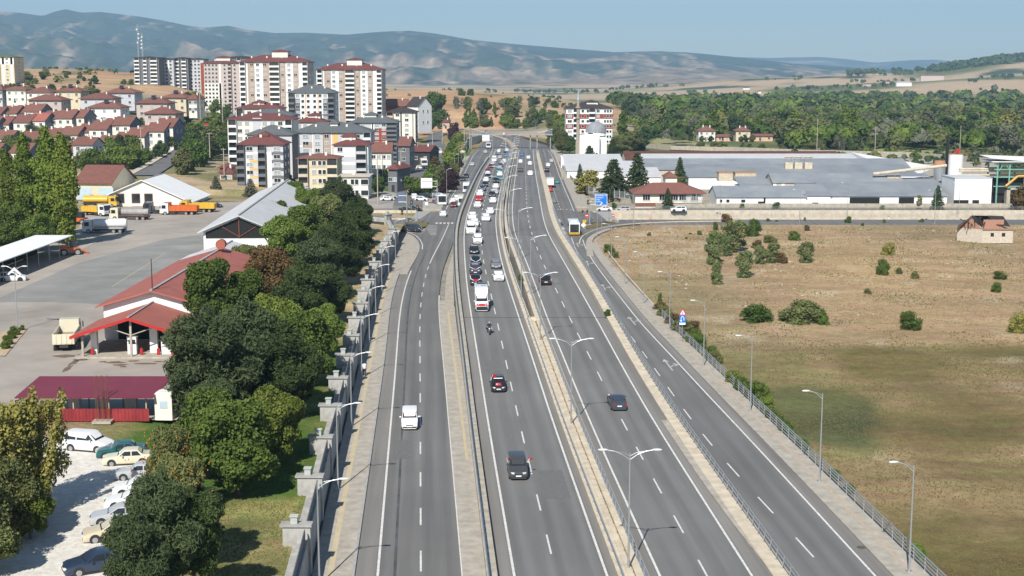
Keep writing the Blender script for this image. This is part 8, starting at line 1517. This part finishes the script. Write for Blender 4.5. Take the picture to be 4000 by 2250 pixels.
# shrubs of the dry field, by foot and size in the photo
C5 = [(740, 600, 180, 300, 'young', 'tall light green young tree, left of the field group'), (770, 805, 120, 200, 'young', 'slim young tree standing alone below the field group'), (1050, 728, 180, 240, 'young', 'young tree with a dense foot in the middle of the field'), (930, 470, 280, 280, 'young', 'widest pale green thicket of the field'), (870, 525, 110, 190, 'young', 'grey green sapling between two field thickets'), (1140, 315, 170, 190, 'bush_green', 'dark green shrub behind the pale thicket'), (880, 190, 130, 115, 'bush_brown', 'brown leaved shrub at the edge of the slip road'), (765, 262, 65, 105, 'bush_dark', 'small dark shrub left of the brown one'), (1310, 382, 150, 90, 'bush_olive', 'silvery low shrub right of the dark one'), (1170, 430, 110, 90, 'bush_brown', 'reddish low shrub below the dark green one'), (1560, 362, 150, 110, 'bush_green', 'round dark shrub in the upper field'), (1205, 600, 130, 180, 'young', 'first sapling of the middle trio'), (1330, 588, 150, 190, 'young', 'second sapling of the middle trio'), (1435, 590, 110, 130, 'bush_brown', 'brown shrub beside the middle trio of saplings'), (1670, 582, 170, 190, 'young', 'grey green sapling right of the middle trio'), (2445, 700, 150, 170, 'bush_green', 'green shrub under the yellow one near the ruined house'), (2490, 500, 150, 140, 'bush_yellow', 'bright yellow shrub in the right of the field'), (1290, 182, 50, 55, 'bush_dark', 'first small shrub along the cross street edge'), (1372, 184, 45, 40, 'bush_dark', 'second small shrub along the cross street edge'), (1655, 176, 35, 60, 'bush_olive', 'third small shrub along the cross street edge'), (2090, 198, 75, 95, 'bush_dark', 'largest shrub along the cross street edge'), (2235, 216, 40, 45, 'bush_dark', 'tiny shrub right of the largest edge shrub'), (2462, 196, 45, 60, 'bush_green', 'small shrub beside the person in white'), (2830, 190, 60, 60, 'bush_dark', 'shrub left of the ruined house'), (1685, 262, 70, 70, 'bush_brown', 'grey brown shrub near the cross street'), (605, 304, 65, 55, 'bush_dark', 'small dark shrub in the pebbly corner'), (505, 300, 40, 30, 'bush_dark', 'tiny shrub in the pebbly corner'), (90, 312, 45, 45, 'bush_olive', 'olive shrub close to the slip road curve'), (465, 345, 30, 30, 'bush_dark', 'tiny dark tuft in the pebbly corner'), (195, 985, 50, 120, 'bush_dark', 'narrow dark sapling above the meadow railing'), (1165, 1175, 330, 210, 'bush_dark', 'wide dark thicket at the lower edge of the dry field'), (1600, 1190, 400, 250, 'bush_olive', 'great olive mound of scrub beside the dark thicket'), (1760, 1180, 300, 200, 'bush_olive', 'right half of the olive scrub mound'), (1850, 1205, 140, 140, 'bush_green', 'deep green shrub at the foot of the olive mound'), (2290, 905, 80, 80, 'bush_olive', 'low olive shrub in the open field')]
E5 = [(1535, 675, 205, 200, 'bush_dark', 'round dark green shrub alone at the meadow edge'), (2500, 705, 190, 220, 'bush_yellow', 'autumn coloured shrub at the right edge of the meadow'), (2315, 332, 110, 110, 'bush_green', 'green shrub near the right edge of the field'), (2360, 212, 130, 90, 'bush_dark', 'dark shrub at the right end of the field'), (1575, 212, 80, 90, 'bush_olive', 'faint olive shrub in the open field'), (1430, 162, 65, 70, 'bush_olive', 'small olive shrub beside the green one')]
def fs_(px, py, wp, hp, key, lb, grp):
    x, y = G(px, py, -.4); s_ = SC(y); h = hp/s_*(1.18 if key == 'young' else 1.02); tree(key, x, y, -.55, h, (wp/s_)/(h*(.78 if key == 'young' else 1.0))*(1.0 if key == 'young' else .92)*(1.25 if key == 'young' else 1), lb, grp)
for a, b, w_, h, k, lb in C5: fs_(2500+a/2.576, 800+b/2.576, w_/2.576, h/2.576, k, lb, 'shrubs and saplings of the dry field')
for a, b, w_, h, k, lb in E5: fs_(2900+a/2.342, 1000+b/2.342, w_/2.342, h/2.342, k, lb, 'shrubs and saplings of the dry field')
RB = [(2548, 1215, 70, 50, 'bush_brown'), (2590, 1240, 90, 60, 'bush_olive'), (2625, 1270, 90, 60, 'bush_brown'), (2665, 1300, 100, 70, 'bush_olive'), (2700, 1290, 80, 50, 'bush_brown'), (2690, 1345, 80, 70, 'bush_green'), (2725, 1360, 80, 70, 'bush_green'), (2745, 1400, 70, 60, 'bush_green'), (2780, 1395, 60, 60, 'bush_bright'), (2800, 1415, 60, 60, 'bush_olive'), (2352, 985, 60, 40, 'bush_dark'), (2365, 1005, 50, 30, 'bush_olive'), (2860, 1500, 100, 70, 'bush_bright'), (2900, 1530, 100, 70, 'bush_green'), (2950, 1560, 110, 90, 'bush_green'), (2985, 1600, 90, 70, 'bush_bright'), (3020, 1640, 90, 60, 'bush_green'), (3060, 1690, 90, 60, 'bush_green'), (3110, 1750, 80, 50, 'bush_green'), (3245, 1870, 70, 55, 'bush_dark'), (3290, 1920, 60, 50, 'bush_green'), (3540, 2180, 80, 80, 'bush_bright'), (2985, 1545, 80, 60, 'bush_bright')]
for k, (a, b, w_, h, key) in enumerate(RB):
    x, y = G(a, b, -.2); s_ = SC(y); tree(key, max(x, railE(y)+.9), y, -.45, h/s_, w_/h*.8, '%s %s shrub growing against the meadow railing, counted towards the camera' % (['', 'second ', 'third '][0] + ORD[k % 20] if k < 20 else 'late ' + ORD[k-20], {'brown': 'reddish', 'olive': 'olive', 'green': 'green', 'bright': 'fresh green', 'dark': 'dark'}[key.split('_')[1]]), 'shrubs along the meadow railing')
# trees by the factory and the mosque
def ft(key, px, py, h, wd_, label, z=0.0, group='trees by the factory and the mosque'): x, y = G(px, py, z); tree(key, x, y, z-.1, h, wd_, label, group)
for a in [('round_yellow', 2290, 758, 8.0, 1.3, 'broad tree with pale yellow tips by the chain link fence'), ('cedar', 2395, 780, 13, 1.5, 'large dark green cedar behind the blue sign'), ('spruce', 2488, 775, 15, 1.15, 'tall drooping spruce right of the large cedar'), ('spruce', 2655, 735, 11, .9, 'narrow spruce in front of the white sheds'), ('broad_olive', 2660, 745, 4.8, .8, 'bushy rusty base tree under the narrow spruce'), ('spruce', 2608, 815, 6.2, 1.0, 'small brownish conifer in front of the tiled office'), ('spruce', 2265, 712, 7, .8, 'small spruce left of the yellow tipped tree'), ('cedar', 2302, 640, 8.2, 1.5, 'dark triangular conifer in front of the mosque'), ('cedar', 2330, 645, 5.5, 1.3, 'smaller dark conifer right of the mosque door'), ('spruce', 2392, 640, 12, 1.0, 'dark spruce touching the right side of the mosque'), ('broad_olive', 2195, 600, 11, .9, 'wide tree left of the minaret'), ('broad_green', 2225, 600, 8.5, .95, 'dark green tree at the foot of the minaret'), ('broad_olive', 2160, 575, 11, .9, 'leafy tree at the right end of the footbridge'), ('broad_olive', 2425, 610, 10, 1.1, 'olive tree right of the mosque'), ('round_olive', 2470, 590, 11, 1.0, 'pale olive tree behind the rubble of the factory yard'), ('round_green', 2450, 640, 6, 1.0, 'green shrub like tree behind the white gabled hall'), ('round_bright', 2350, 650, 4, 1.0, 'bright green small tree below the mosque'), ('spruce', 3661, 822, 7.5, .9, 'narrow grey green conifer on the verge before the silo block'), ('sparse_olive', 3590, 818, 4.2, .7, 'thin sapling on the verge before the open bay'), ('round_brown', 3990, 822, 8, 1.0, 'rusty brown tree at the right edge of the verge'), ('bush_green', 2897, 813, 1.6, 1, 'small shrub on the verge left of the shrub pair'), ('bush_dark', 3030, 815, 2.2, 1, 'shrub on the verge before the white shed'), ('bush_dark', 3445, 818, 1.4, 1, 'low shrub on the verge between the open bays'), ('bush_dark', 2400, 812, 1.8, .9, 'dark shrub left of the white sedan on the cross street')]: ft(*a)
# hillside gardens
def lab(px, key, i, where): return '%s %s %s %s' % (ORD[i % 20], {'green': 'mid green', 'dark': 'dark green', 'olive': 'olive', 'bright': 'light green', 'yellow': 'yellowish', 'grey': 'grey green', 'purple': 'purple leaved', 'brown': 'brownish', 'far': 'slender'}[key.split('_')[1]], {'poplar': 'poplar', 'round': 'tree', 'sparse': 'bare tree', 'broad': 'tree', 'bush': 'shrub'}[key.split('_')[0]], where)
def grove(pts, n, sp, keys, h0, h1, where, group, wd_=1.0):
    P = [Vector(GT(*p)) for p in pts]
    for i in range(n):
        f = (i+.5)/n*(len(P)-1); k = min(len(P)-2, int(f)); p = P[k].lerp(P[k+1], f-k); x, y = p.x+rnd.uniform(-sp, sp), p.y+rnd.uniform(-sp, sp); key = keys[rnd.randrange(len(keys))]
        tree(key, x, y, tz(x, y)-.5, rnd.uniform(h0, h1), wd_*rnd.uniform(.85, 1.2), lab(0, key, i, where), group)
KG = ['round_green', 'round_dark', 'round_olive', 'round_green', 'round_bright']
grove([(300, 660), (440, 665), (560, 650)], 12, 5, KG, 6, 9, 'from the left behind the depot workshop', 'trees behind the depot'); grove([(520, 610), (620, 570), (700, 520), (780, 465)], 14, 5, KG, 6, 9, 'up the slope left of the hill street', 'trees left of the hill street'); grove([(560, 645), (640, 600), (730, 545), (800, 495)], 12, 2.5, ['round_green', 'round_dark'], 5, 7.5, 'hanging over the hill street on its left', 'trees left of the hill street')
grove([(730, 640), (790, 590), (860, 530), (900, 505)], 12, 6, KG, 7, 10, 'in the upper part of the slope right of the hill street', 'trees on the green slope'); grove([(700, 690), (780, 620), (850, 560), (900, 520)], 14, 8, KG, 7, 11, 'on the green slope right of the hill street', 'trees on the green slope'); grove([(790, 640), (850, 620), (890, 560)], 10, 7, ['round_dark', 'round_green'], 7, 10, 'on the green slope behind the pink house', 'trees on the green slope')
grove([(750, 440), (800, 420), (850, 440), (880, 470)], 8, 7, KG, 8, 12, 'at the top of the hill street', 'trees at the top of the hill street'); grove([(20, 400), (90, 400)], 6, 8, KG, 8, 11, 'among the hip roofed houses at the left edge', 'garden trees of the hillside'); grove([(250, 385), (320, 400), (480, 430), (520, 440)], 9, 9, KG, 7, 11, 'among the hip roofed houses', 'garden trees of the hillside')
grove([(0, 470), (160, 480), (330, 480)], 9, 7, KG, 5, 7, 'between the second and third rows of gabled houses', 'garden trees of the hillside'); grove([(60, 530), (240, 530), (360, 515), (560, 500)], 12, 7, KG, 5, 7.5, 'between the third and fourth rows of gabled houses', 'garden trees of the hillside'); grove([(0, 600), (150, 600), (300, 590), (480, 600)], 16, 5, KG, 5.5, 8, 'below the lowest row of gabled houses', 'garden trees of the hillside')
grove([(1640, 770), (1700, 730), (1740, 700)], 12, 3.5, ['round_olive', 'round_green', 'round_olive', 'round_bright'], 5, 7.5, 'of the park beside the bus stop', 'trees of the small park'); grove([(1735, 770), (1745, 730), (1762, 700)], 5, 1.5, ['round_purple'], 5, 6.5, 'along the park path', 'purple trees of the small park'); grove([(1760, 660), (1780, 600), (1800, 560)], 12, 3, ['round_green', 'round_bright', 'round_yellow'], 6, 9, 'in the row beside the play tower', 'trees of the small park')
for a in (('round_purple', 1770, 548, 11, .8, 'tall purple leaved tree at the head of the park'), ('round_purple', 1795, 655, 4, 1, 'small purple tree by the yellow slides'), ('round_brown', 1700, 655, 5, 1, 'rusty round tree behind the park trees'), ('broad_green', 1500, 720, 5.5, .8, 'dark tree before the corner shop'), ('broad_green', 1480, 760, 6, .8, 'dark tree near the concrete pole'), ('round_dark', 1130, 745, 6, 1, 'grey green tree between the front block and the cream house')): ft(*a, group='trees around the park and the shops')
grove([(1560, 500), (1640, 520), (1690, 470), (1650, 440)], 13, 9, KG, 8, 12, 'around the yellow house', 'trees around the yellow house'); grove([(1700, 430), (1760, 440), (1740, 470)], 7, 9, ['round_bright', 'round_green'], 11, 15, 'beyond the curve of the side street', 'trees around the yellow house')
grove([(1800, 495), (1900, 500), (2000, 505), (2090, 505)], 18, 10, ['round_bright', 'poplar_far', 'sparse_grey', 'round_green'], 7, 11, 'in the front of the belt behind the footbridge', 'tree belt behind the footbridge'); grove([(1800, 485), (1900, 490), (2000, 495), (2090, 495)], 18, 10, ['poplar_far', 'round_bright', 'sparse_olive', 'round_olive', 'poplar_far', 'round_green'], 9, 15, 'at the rear of the belt behind the footbridge', 'tree belt behind the footbridge'); grove([(2100, 480), (2160, 490), (2200, 510), (2180, 540)], 12, 8, ['round_olive', 'round_bright', 'round_green'], 8, 12, 'left of the flats behind the mosque', 'trees left of the mosque flats')
grove([(1760, 412), (1900, 418), (2050, 418), (2120, 410)], 14, 16, ['round_dark', 'round_olive', 'sparse_grey'], 5, 9, 'along the hedge line of the brown hill', 'hedge trees of the brown hill')
for i in range(30):
    px = rnd.choice([rnd.uniform(80, 530), rnd.uniform(1500, 2450)]); py = rnd.uniform(292, 340) if px < 600 else rnd.uniform(352, 430) + max(0, px-2000)*.06; x, y, z = GT(px, py); key = rnd.choice(['bush_dark', 'round_dark', 'bush_olive']); tree(key, x, y, z-.2, rnd.uniform(3, 7), 1.0, lab(0, key, i % 20, ('scattered on the brown hill, ' if px > 600 else 'scattered on the bare hill at the left, ') + ('upper' if i < 20 else ('middle' if i < 40 else 'lower')) + ' part'), 'scattered trees of the bare hills')
grove([(2700, 572), (2800, 580), (2900, 588), (3040, 592)], 16, 5, ['round_olive', 'round_dark', 'round_green'], 2.6, 4.2, 'of the orchard before the farmhouses', 'orchard trees'); grove([(2690, 555), (2850, 553), (2950, 556)], 7, 4, ['round_olive', 'round_dark'], 3.5, 5, 'beside the farmhouse walls', 'orchard trees')
# ---- the wood beyond the factory
FK = ['round_green', 'round_dark', 'round_olive', 'round_bright', 'round_green', 'round_dark', 'round_grey', 'round_yellow', 'poplar_far', 'round_olive', 'round_dark', 'sparse_grey', 'round_olive']
cell = {}
def wood_ok(px, py, Y):
    if 2500 < px < 2960 and py > 528 and py < 600 + (px-2500)*0: return not (2520 < px < 2830 and py > 536) and py < 560
    return True
i = 0; cand = []
while len(cand) < 175:
    Y = 640*(1.85**(rnd.random()**.85)); px = rnd.uniform(2420, 4200)
    if px < 2470 and Y > 800: continue
    py = HOR + CAMZ*CP*SC(Y)
    if (Y < 805 and 2690 < px < 3060) or not wood_ok(px, py, Y) or (3380 < px < 3780 and 575 < py < 605): continue
    if any(abs(px-a) < 34*SC(Y)/8 and abs(Y-b) < 7 for a, b in cand[-40:]): continue
    cand.append((px, Y))
for px, Y in sorted(cand, key=lambda c: c[0]):
    x = PX(px, Y); key = FK[rnd.randrange(len(FK))]; band = ('front', 'second', 'third', 'rear')[min(3, int((math.log(Y/640)/math.log(1.85))*4))]
    lm = next(l for a, l in ((2560, 'beside the mown field'), (2720, 'left of the cream farmhouse'), (2880, 'behind the farmhouses'), (3060, 'right of the yellow farmhouse'), (3250, 'above the brown roofed hall'), (3420, 'above the white sloping roof'), (3600, 'above the far lamp mast'), (3760, 'behind the silo and the black stack'), (3900, 'left of the pipe rack'), (9999, 'over the pipe rack')) if px < a)
    kk = (key, band, lm); cell[kk] = cell.get(kk, -1) + 1; front = band == 'front'
    h = rnd.uniform(6, 9.5) if front and px < 3500 else rnd.uniform(10, 16); 
    if 'poplar' in key: h *= 1.3
    tree(key, x, Y, -.6, h, rnd.uniform(1.0, 1.4), lab(0, key, cell[kk], "in the wood's %s line, %s" % (band, lm)), 'trees of the wood beyond the factory')
def mass(name, n, fy, fx, hs, mats, zf, kind='stuff', size=.7, nl=26):
    V, Fs, MI = [], [], []; cs = []; ns = []; sz = []; mi = []
    for i in range(n):
        Y = fy(); px = fx(Y)
        if px is None: continue
        x = PX(px, Y); h = hs*rnd.uniform(.55, 1.15); R_ = h*rnd.uniform(.35, .5); z = zf(x, Y); t_ = rnd.randrange(len(mats)); d = rg.normal(size=(nl, 3)); d /= np.linalg.norm(d, axis=1)[:, None]; d[:, 2] = np.abs(d[:, 2])*.9-.12
        cs.append(np.array([x, Y, z+h*.5]) + d*np.array([R_, R_, h*.5])); ns.append(d); sz.append(np.full(nl, R_*size)); mi += [t_]*nl
    C_ = np.concatenate(cs); N_ = np.concatenate(ns); S_ = np.concatenate(sz); d = rg.normal(size=C_.shape); nn = N_ + d*.5; nn /= np.linalg.norm(nn, axis=1)[:, None]; u = np.cross(nn, rg.normal(size=C_.shape)); u /= np.linalg.norm(u, axis=1)[:, None]; v = np.cross(nn, u); s_ = S_[:, None]
    Q = np.stack([C_+u*s_, C_+v*s_, C_-u*s_, C_-v*s_], 1).reshape(-1, 3); m = MB(); m.v = [tuple(q) for q in Q]; m.f = [(4*i, 4*i+1, 4*i+2, 4*i+3) for i in range(len(C_))]; m.m = mi; return tag(m.build(name, mats), kind=kind)
mF = [LM[k] for k in ('green', 'dark', 'olive', 'bright', 'pine')]; mF2 = [LM[k] for k in ('green', 'bright', 'olive', 'green', 'poplar', 'grey', 'olive', 'dark')]
mass('wood_filling', 520, lambda: 670*(1.8**rnd.random()), lambda Y: (lambda p: None if Y < 810 and 2670 < p < 3080 else p)(rnd.uniform(2600 if Y < 900 else 2440, 4300)), 12, mF2, lambda x, y: -.6, size=.30, nl=110)
mass('distant_wood', 3200, lambda: 1150*(1.75**rnd.random()), lambda Y: (lambda p: p if p > 2420 - (Y-1150)*.15 and noise.noise(Vector((PX(p, Y)/160, Y/260, 4))) > -.12 + (Y-1150)/5000 else None)(rnd.uniform(2200, 4400)), 13, mF, lambda x, y: tz(x, y)-.5)
mass('wood_undergrowth', 900, lambda: 560*(2.0**(rnd.random())), lambda Y: (lambda p: p if (Y > 805 or p > 3080) and not (Y < 650 and p < 2980) else None)(rnd.uniform(2460, 4300)), 4, [LM['olive'], LM['dark'], LM['green'], LM['grey']], lambda x, y: -.6, size=.5, nl=40)
mass('distant_wood_belt', 1300, lambda: rnd.uniform(2100, 3600), lambda Y: (lambda p: p if noise.noise(Vector((PX(p, Y)/210, Y/230, 14))) > .22 else None)(rnd.uniform(1900, 4400)), 9, mF, lambda x, y: tz(x, y)-.5, size=.9, nl=12)
mass('ridge_wood', 900, lambda: rnd.uniform(3350, 3700), lambda Y: rnd.uniform(3640, 4300) if rnd.random() < .8 else rnd.uniform(3300, 4300), 13, [LM['dark'], LM['pine']], lambda x, y: tz(x, y)-.5, size=.9, nl=12)
mass('hill_scrub', 500, lambda: rnd.uniform(900, 1330), lambda Y: (lambda p: p if noise.noise(Vector((PX(p, Y)/60, Y/60, 24))) > .12 else None)(rnd.choice([rnd.uniform(60, 560), rnd.uniform(1450, 2400)])), 3.2, [LM['olive'], LM['dark']], lambda x, y: tz(x, y)-.4, size=.6, nl=14)
# tufts of dry grass and weeds on the field
def tufts(name, n, fxy, h0, mat, wdt=.5):
    V = []; m = MB()
    for i in range(n):
        x, y, z, k = fxy(); h = h0*k*rnd.uniform(.5, 1.3); a = rnd.uniform(0, 3.14); r_ = wdt*k*rnd.uniform(.5, 1.2)
        for q in range(3): b = a + q*1.05; dx, dy = math.cos(b)*r_, math.sin(b)*r_; j = len(m.v); m.v += [(x-dx*.3, y-dy*.3, z), (x+dx*.3, y+dy*.3, z), (x+dx+dy*.3, y+dy-dx*.3, z+h), (x-dx+dy*.2, y-dy-dx*.2, z+h*.9)]; m.f.append((j, j+1, j+2, j+3)); m.m.append(0)
    return tag(m.build(name, mat), kind='stuff')
def fld(lo, hi, thr, gre=False):
    while True:
        y = rnd.uniform(lo, hi); x = rnd.uniform(railE(min(y, 300))+2, y*.42+4)
        if noise.noise(Vector((x/9, y/14, 33 if gre else 3))) > thr: return x, y, gz(x, y)-.02, .5 + y/420
mTUFT = M('dry grass blades', (.34, .25, .14), .95, .3, .15, c2=(.20, .155, .075)); mTUFG = M('green weeds', (.10, .12, .04), .95, .4, .2)
tufts('dry_grass', 15000, lambda: fld(194, 342, -.3), .16, mTUFT, .12); tufts('meadow_grass', 14000, lambda: fld(92, 192, -.4), .15, M('olive grass blades', (.19, .15, .07), .95, .3, .15, c2=(.12, .11, .045)), .10); tufts('green_weeds', 4000, lambda: fld(150, 342, .12, True), .16, mTUFG, .12); 
def lawn():
    y = rnd.uniform(90, 150); u = rnd.uniform(1.6, 17); x = wallx(y)-u; return x, y, plateau_z(x, y)-.03, .6
tufts('lawn_grass', 16000, lawn, .17, M('lawn blades', (.085, .145, .03), .95, .3, .3, c2=(.17, .18, .06)), .09)
def med():
    y = rnd.uniform(66, 196); x = midx(y) + rnd.choice((-1, 1))*rnd.uniform(.3, .75); return x, y, .1+zmain(y), .5
tufts('median_weeds', 1100, med, .28, M('dead weeds', (.22, .16, .09), .95, .3, 2), .3)
mb = MB()
for k in range(110):
    x, y, z, s_ = fld(215, 340, .05); mb.box(x, y, z+.05, rnd.uniform(.15, .6), rnd.uniform(.1, .4), rnd.uniform(.08, .2), rnd.uniform(0, 3))
tag(mb.build('rubble', M('pale rubble', (.52, .48, .41), .9, .2, 1)), kind='stuff')
for px, py, h, lb in ((1787, 1175, 1.1, 'ivy clump growing up the outer foot of the western parapet'), (2035, 1105, 1.0, 'green creeper over the kerb at the end of the deck gap'), (2372, 1245, 1.0, 'small weed bush on the eastern kerb wall')): x, y = GM(px, py); tree('bush_green', x, y, zmain(y)+(.5 if px > 1900 else -1), h, 1, lb)
# ---------------------------------------------------------------- haze
HAZE_D = 9.5e-5
HZ = M('dummy haze', (1, 1, 1)); t = HZ.node_tree; t.nodes.clear(); HZ.name = 'haze'
o_ = t.nodes.new('ShaderNodeOutputMaterial'); pv = t.nodes.new('ShaderNodeVolumePrincipled')
pv.inputs['Color'].default_value = (.46, .74, 1.0, 1); pv.inputs['Density'].default_value = HAZE_D; pv.inputs['Anisotropy'].default_value = .0
t.links.new(pv.outputs[0], o_.inputs['Volume'])
mb = MB(); mb.b2(-13000, 13000, -300, 17600, -60, 900); hz = tag(mb.build('haze', HZ), kind='stuff')
